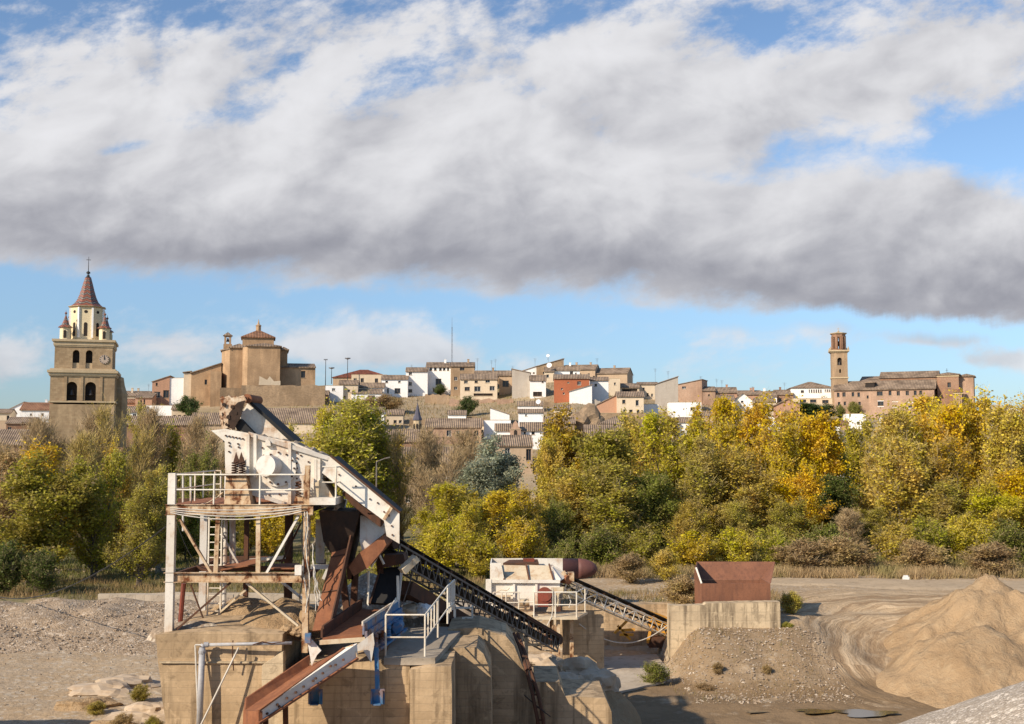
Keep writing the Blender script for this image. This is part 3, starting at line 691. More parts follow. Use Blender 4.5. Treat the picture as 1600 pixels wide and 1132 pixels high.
def house(name, label, cat, px0, px1, ye, yb, wall, roof='side', yr=None, rm=None, wins=None, depth=8.0, rz=None, Y=None, sink=3.0, chim=0, group=None,
          eh=.32, door=None, auto=None, fm=None, dY=0, ylow=None):
    """px0..px1, eave ye, foot yb, ridge yr as seen in the view; everything is built as a real volume on the slope"""
    pc = (px0+px1)/2
    if Y is None: Y = depth_at(pc, yb)
    Y += dY
    c = P(pc, yb, Y)
    if rz is None: rz = -math.atan2(c.x, Y)*.55
    W = axis_w(px1-px0, c.x, Y, rz); x0 = -W/2
    t = thing(name, label, cat, (c.x, Y, c.z), rz, group)
    L = lambda py, dy=0: P(pc, py, Y+dy).z-c.z
    ze = L(ye); zb = -sink; dm = depth
    U = lambda px: (px-pc)/(px1-px0)*W
    holes = []
    for q in (wins or []):
        wx, wy, ww, wh = q[:4]; holes.append((U(wx-ww/2), U(wx+ww/2), L(wy+wh/2), L(wy-wh/2)))
    if auto:
        nc, nr = auto
        for i in range(nc):
            for j in range(nr):
                if rnd.random() < .15: continue
                cx = x0+W*(i+.5)/nc+rnd.uniform(-.15, .15); cz = ze*(j+.5)/nr+rnd.uniform(-.1, .1)+.2
                hw = min(.5, W/nc*.28); hh = min(.65, ze/nr*.3)
                if cz+hh < ze-.25: holes.append((cx-hw, cx+hw, cz-hh, cz+hh))
    m = MB(); holes = facade(m, W, zb, ze, holes, x0=x0)
    # other walls
    x1 = -x0
    def wallpoly(pts): m.add(pts, [tuple(range(len(pts)))])
    rt = .16; o_ = .35; r = MB(); r2 = None
    zr = ze
    if roof == 'side':
        zr = max(P(pc, yr, Y+dm/2).z-c.z, ze+.5)
        wallpoly([(x1,0,zb),(x1,dm,zb),(x1,dm,ze),(x1,dm/2,zr-.01),(x1,0,ze)]); wallpoly([(x0,0,zb),(x0,0,ze),(x0,dm/2,zr-.01),(x0,dm,ze),(x0,dm,zb)]); wallpoly([(x0,dm,zb),(x0,dm,ze),(x1,dm,ze),(x1,dm,zb)])
        sl_ = (zr-ze)/(dm/2)
        for s in (1, -1):
            ya = -o_ if s == 1 else dm+o_; za = ze-o_*sl_
            r.prism([(x0-.2, ya, za), (x1+.2, ya, za), (x1+.2, dm/2, zr), (x0-.2, dm/2, zr)], (0, 0, rt))
        for k in range(0): pass
    elif roof == 'gable':
        zr = P(pc, yr, Y).z-c.z; mid = 0
        wallpoly([(x0,0,ze),(x1,0,ze),(0,0,zr)])
        wallpoly([(x1,0,zb),(x1,dm,zb),(x1,dm,ze),(x1,0,ze)]); wallpoly([(x0,0,zb),(x0,0,ze),(x0,dm,ze),(x0,dm,zb)]); wallpoly([(x0,dm,zb),(x0,dm,ze),(0,dm,zr),(x1,dm,ze),(x1,dm,zb)])
        sl_ = (zr-ze)/x1
        for s in (1, -1):
            r.prism([(s*(x1+o_), -o_, ze-o_*sl_), (s*(x1+o_), dm+.2, ze-o_*sl_), (0, dm+.2, zr), (0, -o_, zr)], (0, 0, rt))
    elif roof in ('up', 'down'):      # single slope rising to the right (up) or to the left (down), seen from its tall gable side
        zr = P(pc, yr, Y).z-c.z; za, zb2 = (ze, zr) if roof == 'up' else (zr, ze)
        zm = min(za, zb2)
        wallpoly([(x0,0,ze),(x1,0,ze),(x1 if roof == 'up' else x0,0,zr)])
        wallpoly([(x1,0,zb),(x1,dm,zb),(x1,dm,zb2),(x1,0,zb2)]); wallpoly([(x0,0,zb),(x0,0,za),(x0,dm,za),(x0,dm,zb)]); wallpoly([(x0,dm,zb),(x0,dm,za),(x1,dm,zb2),(x1,dm,zb)])
        sl_ = (zb2-za)/W
        r.prism([(x0-.2, -.25, za-.2*sl_), (x0-.2, dm+.2, za-.2*sl_), (x1+.2, dm+.2, zb2+.2*sl_), (x1+.2, -.25, zb2+.2*sl_)], (0, 0, rt))
    elif roof == 'back':              # single slope rising away from the front
        zr = max(P(pc, yr, Y+dm).z-c.z, ze+.6)
        wallpoly([(x1,0,zb),(x1,dm,zb),(x1,dm,zr),(x1,0,ze)]); wallpoly([(x0,0,zb),(x0,0,ze),(x0,dm,zr),(x0,dm,zb)]); wallpoly([(x0,dm,zb),(x0,dm,zr),(x1,dm,zr),(x1,dm,zb)])
        sl_ = (zr-ze)/dm
        r.prism([(x0-.2, -o_, ze-o_*sl_), (x1+.2, -o_, ze-o_*sl_), (x1+.2, dm+.1, zr+.1*sl_), (x0-.2, dm+.1, zr+.1*sl_)], (0, 0, rt))
    elif roof == 'hip':
        zr = max(P(pc, yr, Y+dm/2).z-c.z, ze+.5); k = min(W/2-.2, dm/2)
        for a in (x0, x1): wallpoly([(a,0,zb),(a,dm,zb),(a,dm,ze),(a,0,ze)])
        wallpoly([(x0,dm,zb),(x0,dm,ze),(x1,dm,ze),(x1,dm,zb)])
        a, b, cc, d = (x0-o_, -o_), (x1+o_, -o_), (x1+o_, dm+o_), (x0-o_, dm+o_)
        r.add([(*a, ze), (*b, ze), (*cc, ze), (*d, ze), (x0+k, dm/2, zr), (x1-k, dm/2, zr), (*a, ze-.14), (*b, ze-.14), (*cc, ze-.14), (*d, ze-.14)],
              [(0,1,5,4),(1,2,5),(2,3,4,5),(3,0,4),(0,6,7,1),(1,7,8,2),(2,8,9,3),(3,9,6,0),(9,8,7,6)])
    else:  # flat with parapet
        for a in (x0, x1): wallpoly([(a,0,zb),(a,dm,zb),(a,dm,ze),(a,0,ze)])
        wallpoly([(x0,dm,zb),(x0,dm,ze),(x1,dm,ze),(x1,dm,zb)])
        r.box(x0+.02, x1-.02, .02, dm-.02, ze-.25, ze-.1)
        r.box(x0-.05, x1+.05, -.05, .22, ze+.002, ze+.10); r.box(x0-.05, x0+.2, .222, dm, ze+.002, ze+.10); r.box(x1-.2, x1+.05, .222, dm, ze+.002, ze+.10)
    m.build('wall', wall, t, fix=False)
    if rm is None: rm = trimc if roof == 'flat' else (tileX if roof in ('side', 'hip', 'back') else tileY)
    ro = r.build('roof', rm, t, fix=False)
    for k in range(chim):
        cx = rnd.uniform(x0*.6, x1*.6); cy = dm*rnd.uniform(.3, .7); q = MB(); q.box(cx-.3, cx+.3, cy-.25, cy+.25, ze-.2, zr+.9); q.box(cx-.38, cx+.38, cy-.33, cy+.33, zr+.902, zr+1.0)
        q.build('chimney', wall, ro, fix=False)
    for h in holes:
        tall = h[3]-h[2] > 1.9 and h[2] < .6
        window(t, h, fm=fm or (framew if rnd.random() < .35 else frame), pane=dark if (h[1]-h[0]) > 2.2 else glass, style='door' if tall and (h[1]-h[0]) < 1.6 else 'window')
    t['_w'] = W; return t
HT = 'houses of the hill town'
def W(*a): return list(a)
H = lambda *a, **k: house(*a, group=HT, **k)
# ---- hilltop, left of the middle
H('long_building', 'long hilltop building with red tiled roof right of the big brick church', 'building', 520, 612, 590, 606, tan, 'hip', 578, tileR, depth=16, Y=345)
H('house', 'cream wing in front of the long red-roofed hilltop building', 'house', 549, 604, 586, 606, cream, 'flat', None, depth=4, Y=343.0, auto=(5, 1))
H('house', 'small plain white house furthest left of the white row below the red roof', 'house', 507, 536, 603, 628, white, 'flat', None, wins=[(521, 609, 5, 4)], depth=7)
H('house', 'beige house with two small dark windows beside the leftmost white house', 'house', 530, 559, 601, 627, cream, 'side', 595, wins=[(530+15, 611, 4, 4), (538, 621, 4, 4), (552, 613, 4, 4)], depth=7, dY=-1.5)
H('house', 'low white house under a dark roof left of the tall white one', 'house', 557, 600, 606, 625, white, 'side', 599, wins=[(568, 611, 4, 4), (586, 613, 12, 4)], depth=7)
H('shed', 'grey lean-to shed with white front wall below the dark-roofed house', 'shed', 549, 596, 615, 627, white, 'back', 609, wins=[(580, 620, 12, 4)], depth=5, dY=-3)
H('house', 'white two-storey house with brown eave left of the tallest white house', 'house', 596, 637, 593, 621, white, 'side', 587, wins=[(604, 597, 4, 3), (624, 597, 4, 3), (606, 611, 3, 8), (621, 611, 9, 8)], depth=8)
H('house', 'tallest white house on the hill, lower left wing with corner windows', 'house', 634, 668, 581, 619, white, 'side', 575, wins=[(641, 584, 5, 5), (641, 600, 5, 6), (641, 611, 6, 5)], depth=9)
H('house', 'tallest white house on the hill, main block with window row under the roof', 'house', 666, 706, 574, 617, white, 'side', 567,
  wins=[(673, 577, 4, 5), (680, 577, 4, 5), (688, 577, 4, 5), (694, 577, 4, 5), (700, 577, 3, 5), (685, 597, 9, 10), (659+2, 610, 4, 5), (679, 610, 5, 5)], depth=11, chim=1)
H('house', 'brown house with brick top floor right of the tallest white house', 'house', 704, 741, 573, 618, tanbrick, 'side', 567, wins=[(722, 577, 7, 5), (712, 592, 5, 6), (712, 607, 5, 5), (733, 592, 4, 6)], depth=10, chim=1)
H('house', 'beige house with a covered porch and shutters below the brown house', 'house', 719, 777, 593, 624, cream, 'side', 585,
  wins=[(728, 597, 6, 5), (744, 597, 5, 4), (762, 596, 7, 5), (730, 608, 8, 6), (746, 608, 10, 8), (769, 607, 8, 7), (755, 617, 30, 4)], depth=9, dY=-4)
H('house', 'tan brick house behind the grey blank wall, low brown roof', 'house', 742, 800, 588, 606, tanbrick, 'side', 580, wins=[(787, 592, 4, 4)], depth=8, Y=336, chim=2)
H('house', 'narrow house with grey blank wall and one square window on the skyline', 'house', 800, 829, 583, 622, grey, 'down', 577, wins=[(820, 586, 6, 6)], depth=9)
H('house', 'tan house with dark shaded yard left of the grey blank wall', 'house', 780, 802, 587, 620, tan, 'side', 580, wins=[(790, 600, 10, 10)], depth=6, dY=4)
H('house', 'white house under brown roof right of the grey blank wall', 'house', 828, 853, 595, 622, white, 'side', 587, wins=[(848, 597, 3, 3), (840, 616, 14, 7)], depth=8)
H('house', 'small white gabled house on the skyline left of the ruined shed', 'house', 816, 841, 580, 592, white, 'up', 572, wins=[(834, 583, 3, 2)], depth=7, Y=340)
H('shed', 'topmost tan brick shed with slanted roof, highest point of the town', 'shed', 838, 881, 573, 592, stone, 'up', 561, wins=[(867, 571, 4, 3), (850, 583, 4, 4)], depth=7, Y=339)
H('house', 'white house with brown tiled roof just above the terracotta house', 'house', 861, 906, 579, 594, white, 'side', 572, wins=[(893, 583, 5, 5), (900, 584, 3, 3)], depth=8, Y=336, chim=1)
H('house', 'narrow dark-fronted house left of the terracotta house', 'house', 851, 866, 581, 618, cream, 'side', 575, wins=[(856, 588, 4, 5), (857, 603, 3, 4)], depth=8, Y=333)
H('house', 'terracotta red plastered house with small white windows', 'house', 866, 921, 592, 628, terra, 'side', 586, wins=[(878, 608, 3, 3), (888, 598, 3, 2), (905, 599, 6, 6), (881, 615, 3, 3)], depth=9, fm=framew)
H('house', 'white house with slanting roofline in front of the terracotta house', 'house', 890, 925, 612, 625, white, 'up', 602, wins=[(914, 606, 3, 3)], depth=6, dY=-9)
H('house', 'white house with level brown roof right of the slanting white one', 'house', 922, 951, 595, 624, white, 'side', 590, wins=[(931, 602, 4, 4)], depth=8, dY=-6)
H('house', 'long brown-roofed apartments along the falling skyline', 'building', 880, 930, 578, 596, tan, 'side', 571, depth=9, Y=346, wins=[(912, 583, 3, 10), (920, 586, 3, 4), (928, 590, 3, 4)], chim=2, rz=-.25)
H('house', 'brown-roofed apartments at the lower right end of the falling skyline', 'building', 928, 980, 584, 600, tan, 'side', 576, depth=9, Y=344, rz=-.3, chim=1)
H('house', 'narrow cream house right of the level-roofed white house', 'house', 953, 969, 592, 620, cream, 'flat', None, depth=7, wins=[(961, 600, 3, 4)])
H('house', 'cream house with a dark arcade under its brown roof', 'house', 969, 999, 606, 622, cream, 'side', 600, wins=[(984, 610, 24, 4)], depth=8)
H('house', 'pale house with two small doors on the right of the arcade house', 'house', 997, 1028, 601, 624, cream, 'side', 598, wins=[(1006, 608, 3, 4), (1012, 617, 3, 5), (1019, 618, 3, 5)], depth=8)
H('house', 'cream two-storey house with a balcony in the middle of the slope', 'house', 964, 1006, 620, 657, cream, 'side', 613,
  wins=[(975, 628, 5, 6), (996, 630, 5, 9), (976, 642, 4, 4), (986, 646, 5, 11), (997, 643, 4, 5)], depth=9)
H('house', 'pinkish blank-gabled extension left of the cream balcony house', 'house', 934, 965, 632, 650, pink, 'up', 617, depth=7)
H('shed', 'grey stone outbuilding under the cream balcony house', 'shed', 934, 1010, 646, 662, stone, 'flat', None, depth=3, dY=-3)
H('house', 'white house with a grey top terrace right of the balcony house', 'house', 1006, 1029, 632, 657, white, 'flat', None, depth=7, wins=[(1017, 628, 10, 5)])
H('house', 'tall blank beige-brown party wall house with slanted top', 'house', 1026, 1060, 600, 646, grey, 'up', 589, depth=8)
H('house', 'brown brick house with slanted roof and one square window', 'house', 1055, 1097, 602, 630, redbrick, 'up', 594, wins=[(1069, 606, 6, 4)], depth=9, rz=-.35)
H('house', 'broad white house below the brown slanted brick house', 'house', 1045, 1096, 629, 655, white, 'flat', None, wins=[(1051, 620, 3, 3), (1081, 639, 4, 5)], depth=7)
H('house', 'pink house with brown roof right of the slanted brick house', 'house', 1098, 1118, 611, 634, redbrick, 'side', 605, depth=8, wins=[(1108, 618, 3, 3)])
H('house', 'low pinkish house with pale roof, second right of the slanted brick house', 'house', 1117, 1152, 614, 630, pink, 'side', 606, depth=8, auto=(3, 1), chim=1)
H('house', 'cream house with tiled roof above the narrow yellow tree', 'house', 1122, 1148, 625, 650, cream, 'side', 618, depth=7, wins=[(1128, 629, 3, 4), (1140, 629, 4, 4)])
H('house', 'white gabled house right of the cream one above the yellow trees', 'house', 1147, 1176, 626, 650, white, 'gable', 615, depth=7, wins=[(1160, 628, 4, 3)])
H('house', 'row of low brown roofs on the distant skyline, left section', 'house', 1152, 1190, 617, 632, pink, 'side', 611, depth=8, Y=337, auto=(4, 1), chim=2)
H('house', 'row of low brown roofs on the distant skyline, middle section', 'house', 1186, 1214, 620, 636, white, 'side', 612, depth=8, Y=336, auto=(4, 1), chim=1)
H('house', 'row of low brown roofs on the distant skyline, section beside the long white villa', 'house', 1212, 1240, 617, 636, brick, 'side', 610, depth=8, Y=337, auto=(2, 1), chim=1)
H('house', 'small cream house between yellow treetops and the brown roof row', 'house', 1180, 1212, 628, 650, cream, 'side', 623, depth=6, auto=(4, 1))
H('house', 'pink brick house with blank gable left of the dark green tree', 'house', 1213, 1250, 633, 660, pink, 'gable', 624, wins=[(1238, 640, 4, 4)], depth=7)
H('villa', 'long white villa with brown hipped roof and a strip of windows', 'house', 1236, 1303, 606, 622, white, 'hip', 597,
  wins=[(1254, 612, 5, 4)]+[(1265+i*3.6, 611.5, 2.2, 5) for i in range(6)]+[(1290+i*3, 611, 2, 4) for i in range(4)], depth=12, Y=337)
H('house', 'cream lower storey with wide openings below the long white villa', 'house', 1240, 1304, 623, 640, cream, 'flat', None, wins=[(1255, 627, 10, 5), (1271, 627, 10, 5), (1290, 628, 10, 5)], depth=5, Y=330)
H('house', 'small white gabled house under the dark green tree', 'house', 1274, 1313, 668, 690, white, 'gable', 655, depth=8, wins=[(1282, 669, 4, 4)])
H('house', 'white box-like house below the monastery', 'house', 1323, 1353, 647, 670, white, 'flat', None, wins=[(1342, 661, 4, 4)], depth=7)
H('shed', 'low orange-roofed shed between the two small white houses', 'shed', 1306, 1326, 663, 672, pink, 'side', 658, tileO, depth=6)
H('house', 'small white house with slanted roof at the foot of the monastery', 'house', 1425, 1458, 646, 660, white, 'down', 638, depth=6, wins=[(1448, 645, 8, 3)])
H('house', 'grey box-shaped house left of the white one at the right edge', 'house', 1546, 1564, 633, 652, grey, 'flat', None, depth=7, wins=[(1554, 637, 3, 3)])
H('house', 'white gabled house cut by the right edge of the photo', 'house', 1557, 1606, 648, 668, white, 'gable', 634, depth=9, Y=300)
H('house', 'white house seen through the gap in the yellow trees', 'house', 1316, 1350, 738, 800, white, 'side', 728, wins=[(1326, 752, 5, 6), (1341, 752, 5, 6), (1333, 778, 6, 9)], depth=8, Y=205)
# ---- middle of the slope
H('house', 'white two-tiered house with dark roofs in the middle of the slope, upper tier', 'house', 809, 848, 634, 646, white, 'side', 628, wins=[(821, 636, 5, 4), (837, 635, 3, 3)], depth=6)
H('house', 'white two-tiered house with dark roofs in the middle of the slope, lower tier', 'house', 810, 849, 645, 672, white, 'side', 640, wins=[(822, 649, 3, 3), (838, 647, 4, 5)], depth=5, dY=-2)
H('house', 'upper small white block with slanted top left of the two-tiered house', 'house', 766, 796, 648, 664, white, 'down', 638, depth=6, dY=-3)
H('house', 'lower white block with sloping wall left of the two-tiered house', 'house', 756, 798, 657, 676, white, 'flat', None, depth=6, dY=-8)
H('house', 'long low white house under dark roof beside the brick chapel', 'house', 813, 848, 673, 684, white, 'side', 661, wins=[(820, 677, 3, 4), (833, 677, 5, 5)], depth=7, Y=228)
H('house', 'dark-roofed white house left of the small brick chapel', 'house', 774, 799, 673, 684, white, 'side', 663, depth=7, Y=228)
H('house', 'stone-walled house with grey-brown roof and one dark opening', 'house', 850, 898, 662, 690, stone, 'side', 653, wins=[(866, 667, 4, 4), (889, 666, 4, 7)], depth=8, Y=232, chim=1)
H('barn', 'broad barn with tall dark doorways and tiled roof behind the silvery tree', 'barn', 770, 832, 697, 745, tan, 'side', 681, wins=[(793, 709, 8, 17), (826, 711, 8, 18)], depth=11, Y=205, rz=.05)
H('house', 'tan house under a broad hipped roof right of the rock outcrop', 'house', 937, 990, 662, 690, tan, 'hip', 651, depth=10, Y=225)
H('barn', 'low barn with a wide grey-brown roof right in front of the hipped house', 'barn', 914, 992, 690, 730, stone, 'side', 665, depth=13, Y=208, rz=-.05)
H('house', 'small white house at the right end of the wide barn roof', 'house', 997, 1013, 676, 700, white, 'gable', 664, depth=6, Y=214)
for a in [(1062, 1092, 660, 684, white, 'side', 653, 'small white house half hidden by yellow treetops, left of the narrow golden poplar'),
          (1150, 1180, 652, 672, cream, 'side', 645, 'cream house between two golden treetops'),
          (1184, 1212, 655, 676, white, 'gable', 645, 'white gabled house behind the golden poplars'),
          (1100, 1122, 650, 672, tan, 'side', 643, 'tan house just behind the narrow golden poplar'),
          (1030, 1052, 664, 684, cream, 'up', 655, 'cream house with slanted roof below the blank party wall'),
          (1216, 1244, 666, 688, white, 'side', 660, 'white house under the pink brick gable'),
          (866, 892, 640, 656, cream, 'side', 634, 'cream house on the slope left of the path'),
          (700, 728, 648, 664, white, 'side', 642, 'white cottage on the bank left of the round green bush'),
          (604, 630, 648, 664, cream, 'side', 641, 'cream cottage on the slope left of the spire'),
          (512, 540, 655, 672, white, 'side', 648, 'white cottage behind the top of the yellow-green tree'),
          (556, 580, 662, 680, tan, 'side', 655, 'tan cottage low on the slope behind the yellow-green tree'),
          (348, 372, 634, 650, pink, 'side', 628, 'pink cottage under the big church, left of the conveyor head'),
          (268, 292, 640, 656, cream, 'side', 633, 'cream cottage beside the dark green bush'),
          (742, 766, 664, 680, cream, 'side', 658, 'cream house below the white slanted blocks'),
          (1380, 1420, 655, 676, white, 'side', 648, 'white house under the middle windows of the monastery'),
          (1500, 1534, 652, 674, cream, 'side', 645, 'cream house below the monastery choir')]:
    H('house', a[7], 'house', a[0], a[1], a[2], a[3], a[4], a[5], a[6], depth=7, auto=(3, 2))
# small brick chapel front
def chapel():
    Y = 226; c = P(805.5, 685, Y); t = thing('chapel', 'small brick chapel front with a pointed gable between two dark-roofed houses', 'chapel', (c.x, Y, c.z), .0)
    s = Y/F; m = MB(); w_ = 8.5*s
    pts = [(-w_, 0, -3), (w_, 0, -3), (w_, 0, 14*s), (w_*.62, 0, 17*s), (w_*.5, 0, 22*s), (0, 0, 28*s), (-w_*.5, 0, 22*s), (-w_*.62, 0, 17*s), (-w_, 0, 14*s)]
    m.prism(pts, (0, 2.2, 0)); m.build('wall', redbrick, t)
    m = MB(); k = 10; q = [( -w_*.3, -.05, 2*s), (w_*.3, -.05, 2*s)]+[(w_*.3*math.cos(a), -.05, 10*s+w_*.3*math.sin(a)) for a in np.linspace(0, math.pi, k)]
    m.prism(q, (0, .2, 0)); m.build('door', dark, t)
    m = MB(); m.box(-w_-.1, w_+.1, -.12, .4, 13.4*s, 14.2*s); m.build('cornice', trimc, t)
chapel()
# ---- left part of the town
H('house', 'white gabled house on the far left skyline', 'house', 14, 36, 640, 655, white, 'up', 629, depth=8, Y=330)
H('house', 'white house with orange roof left of the cathedral tower', 'house', 31, 76, 641, 660, white, 'side', 630, tileO, depth=10, Y=300, wins=[(48, 648, 3, 3), (66, 648, 4, 4)], chim=1)
H('house', 'cream house at the left edge of the photo', 'house', -6, 16, 646, 662, cream, 'side', 640, depth=8, Y=300, auto=(3, 1))
H('house', 'small yellow house at the left edge below the cream one', 'house', -6, 10, 658, 670, tan, 'flat', None, depth=6, Y=270)
H('house', 'brick house with dark roof low on the left of the tower', 'house', 9, 52, 662, 684, brick, 'side', 653, depth=9, Y=250, auto=(4, 1))
H('barn', 'long dark barn roof at the far left behind bare trees', 'barn', -20, 66, 695, 735, brick, 'side', 672, depth=14, Y=215)
H('house', 'grey-roofed shed between the dark barn and the tower', 'shed', 55, 80, 672, 695, grey, 'side', 662, depth=8, Y=235)
H('house', 'white house with brown roof at the right foot of the tower', 'house', 184, 226, 644, 660, white, 'side', 636, depth=9, Y=262, auto=(4, 1))
H('house', 'orange-walled house directly right of the cathedral tower', 'house', 180, 210, 630, 650, pink, 'side', 624, tileO, depth=9, Y=300)
H('house', 'cream house with a brown skyline roof right of the tower', 'house', 190, 232, 619, 636, cream, 'side', 612, depth=9, Y=332, auto=(4, 1), chim=2)
H('house', 'pink house with three tall windows below the skyline', 'house', 211, 237, 622, 648, pink, 'back', 615, depth=8, Y=296, wins=[(220, 629, 2.5, 7), (225, 628, 2.5, 8), (216, 630, 2.5, 7)])
H('house', 'orange-pink house with dark balconies beside the church wall', 'house', 237, 264, 597, 636, pink, 'up', 588, depth=9, Y=305, wins=[(244, 601, 3, 5), (256, 599, 8, 7), (259, 616, 9, 12), (245, 617, 10, 9)])
H('house', 'blank white party-wall house between the orange house and the church', 'house', 264, 287, 591, 634, white, 'flat', None, depth=8, Y=306)
H('house', 'white terrace house under the pink house, left of the green bush', 'house', 228, 268, 634, 652, white, 'flat', None, depth=6, Y=290, wins=[(236, 642, 4, 6)])
H('long_building', 'long dark roof across the slope right of the tower', 'building', 182, 300, 664, 700, brick, 'side', 651, depth=9, Y=238)
H('house', 'brown-roofed house below the church, left of the rusty conveyor head', 'house', 296, 348, 663, 695, tan, 'side', 646, depth=12, Y=240)
H('house', 'broad brown-roofed house below the church, right of the conveyor head', 'house', 400, 512, 661, 700, cream, 'side', 639, depth=15, Y=250)
H('house', 'small stone house with two windows below the church', 'house', 448, 476, 622, 640, cream, 'gable', 613, depth=9, Y=300, wins=[(460, 624, 4, 5), (457, 634, 4, 4)])
H('house', 'ruined brown brick house right of the small stone house', 'house', 484, 512, 617, 642, brick, 'side', 611, depth=8, Y=300, wins=[(495, 625, 4, 5), (495, 636, 4, 4)])
H('house', 'small white house with dark gable below the hillside shrubs', 'house', 574, 600, 644, 662, white, 'side', 637, depth=7, Y=255)
H('house', 'white ruin behind the big yellow-green tree', 'house', 536, 556, 642, 655, white, 'flat', None, depth=6, Y=262)
H('long_building', 'long brown brick works building behind the bare trees on the left', 'building', 186, 330, 720, 800, brick, 'side', 700, depth=10, Y=180, auto=(12, 2), sink=1)
H('long_building', 'low tan brick building behind the bare trees in the middle', 'building', 600, 735, 725, 800, tanbrick, 'side', 700, depth=10, Y=185, auto=(9, 2), sink=1)
H('house', 'brown brick house behind bare trees under the tiled spire', 'house', 590, 660, 690, 730, brick, 'side', 672, depth=10, Y=212, auto=(5, 1))
H('house', 'reddish ruined house on the bank between spire and green bush', 'house', 665, 752, 668, 690, redbrick, 'side', 655, depth=9, Y=238, auto=(6, 1))

# retaining walls on the slope
def rwall(label, x0, x1, yt, yb, mat, Y, th=.6, yt2=None, rz=None):
    yt2 = yt if yt2 is None else yt2
    c = P((x0+x1)/2, yb, Y); m = MB(); n = 12; pts = []
    a = P(x0, yt, Y); b = P(x1, yt2, Y); zb = ground_z(c.x, Y)-3
    tops = [a.lerp(b, i/n)+Vector((0, 0, .18*math.sin(i*2.1)+.1*math.cos(i*5))) for i in range(n+1)]
    m.prism([(a.x, Y, zb), (b.x, Y, zb)]+tops[::-1], (0, th, 0)); o = m.build('retaining_wall', mat); tag(o, label, 'wall', 'retaining walls on the town slope'); return o
rwall('brick retaining wall below the tallest white house', 664, 701, 617, 632, tanbrick, depth_at(682, 632)+1)
rwall('orange brick wall below the beige porch house', 702, 777, 624, 634, redbrick, depth_at(740, 633)+1)
rwall('short orange brick wall right of the longer orange one', 777, 802, 624, 633, redbrick, depth_at(790, 632)+1)
rwall('pale retaining wall below the white houses near the terracotta house', 892, 938, 624, 634, grey, depth_at(915, 633)+1, yt2=626)
rwall('tan terrace wall at the foot of the big brick church', 384, 508, 603, 640, stone, 296, yt2=602)
rwall('rubble wall under the reddish ruin', 640, 760, 655, 668, stone, depth_at(700, 664), yt2=652)
rwall('low wall along the path on the slope', 850, 935, 628, 632, stone, depth_at(890, 634), yt2=644)
rwall('stone wall above the orange roofed shed on the right slope', 1010, 1060, 656, 668, stone, depth_at(1035, 662))
for i, (px, py, s, lb) in enumerate([(912, 660, (3.2, 2.5, 3.2), 'tan rock outcrop between the stone house and the hipped roof'), (925, 664, (2.6, 2, 2.6), 'smaller rock at the right flank of the outcrop')]):
    boulder_at(px, py, 240, s, lb, 60+i, mat=boulder if 0 else stone, name='rock_outcrop')

# ------------------------------------------------------------------ antennas, lamps, mast
def antenna(px, yt, yb, Y, label, kind=0):
    p = P(px, yb, Y); h = P(px, yt, Y).z-p.z
    m = MB(); m.tube((0, 0, -1.5), (0, 0, h), .035, n=5)
    for k in range(4): 
        z = h-.15-k*.28; wd = .55-.08*k
        m.beam((-wd, 0, z), (wd, 0, z), .035)
    m.beam((0, -.5, h-.5), (0, .5, h-.5), .03)
    o = m.build('tv_antenna', antm); o.location = p; tag(o, label, 'antenna', 'television antennas on the roofs'); return o
for a in [(746, 560, 586, 336, 'antenna on the tan brick roof right of the tallest white house'), (768, 563, 586, 334, 'antenna above the beige porch house, left of a pair'), (774, 561, 586, 334, 'antenna above the beige porch house, right of a pair'),
          (836, 560, 576, 340, 'antenna on the small white gabled house on the skyline'), (857, 553, 570, 339, 'tall antenna beside the highest shed'), (933, 560, 578, 346, 'antenna over the falling skyline apartments'),
          (989, 585, 606, 330, 'antenna above the arcade house'), (1024, 576, 602, 326, 'tall antenna left of the blank party wall'), (1044, 580, 596, 326, 'antenna behind the slanted top of the party wall'),
          (1095, 588, 606, 325, 'antenna right of the slanted brick house'), (1120, 592, 608, 326, 'antenna above the low pinkish house'), (1128, 594, 608, 326, 'shorter antenna above the low pinkish house'),
          (1176, 604, 618, 337, 'antenna over the brown roof row, left section'), (1226, 598, 612, 337, 'antenna beside the long white villa'), (232, 600, 618, 330, 'antenna above the pink house right of the tower'),
          (801, 572, 588, 330, 'antenna on the grey blank wall house'), (643, 570, 592, 330, 'antenna on the left wing of the tallest white house'), (879, 560, 575, 338, 'antenna above the white house over the terracotta one')]: antenna(*a)
def mast():
    Y = 350; b = P(706, 575, Y); t = thing('radio_mast', 'tall thin radio mast rising behind the tallest white house', 'mast', b)
    h = P(706, 496, Y).z-b.z; m = MB()
    for k in range(3):
        g = k*2.094; m.tube((.28*math.cos(g), .28*math.sin(g), -4), (.16*math.cos(g), .16*math.sin(g), h*.8), .05, n=5)
    n = 22
    for i in range(n):
        z0, z1 = h*.8*i/n, h*.8*(i+1)/n; g = i*2.094; m.tube((.26*math.cos(g), .26*math.sin(g), z0), (.22*math.cos(g+2.094), .22*math.sin(g+2.094), z1), .03, n=4)
    m.build('lattice', antm, t, fix=False); m = MB(); m.tube((0, 0, h*.79), (0, 0, h), .06, .03, n=6); m.build('rod', antm, t)
mast()
def flood(px, yt, yb, Y, label, ring):
    p = P(px, yb, Y); t = thing('street_lamp', label, 'street lamp', p, group='tall lamps on the hilltop beside the church'); h = P(px, yt, Y).z-p.z
    m = MB(); m.tube((0, 0, -2), (0, 0, h), .12, .08, n=8); m.build('pole', ironm, t)
    m = MB()
    if ring: m.lathe((0, 0, h), [(.15, 0), (.9, .25), (.9, .5), (.2, .55)], 12)
    else: m.box(-.55, .55, -.25, .25, h, h+.3)
    m.build('lamp_head', antm, t)
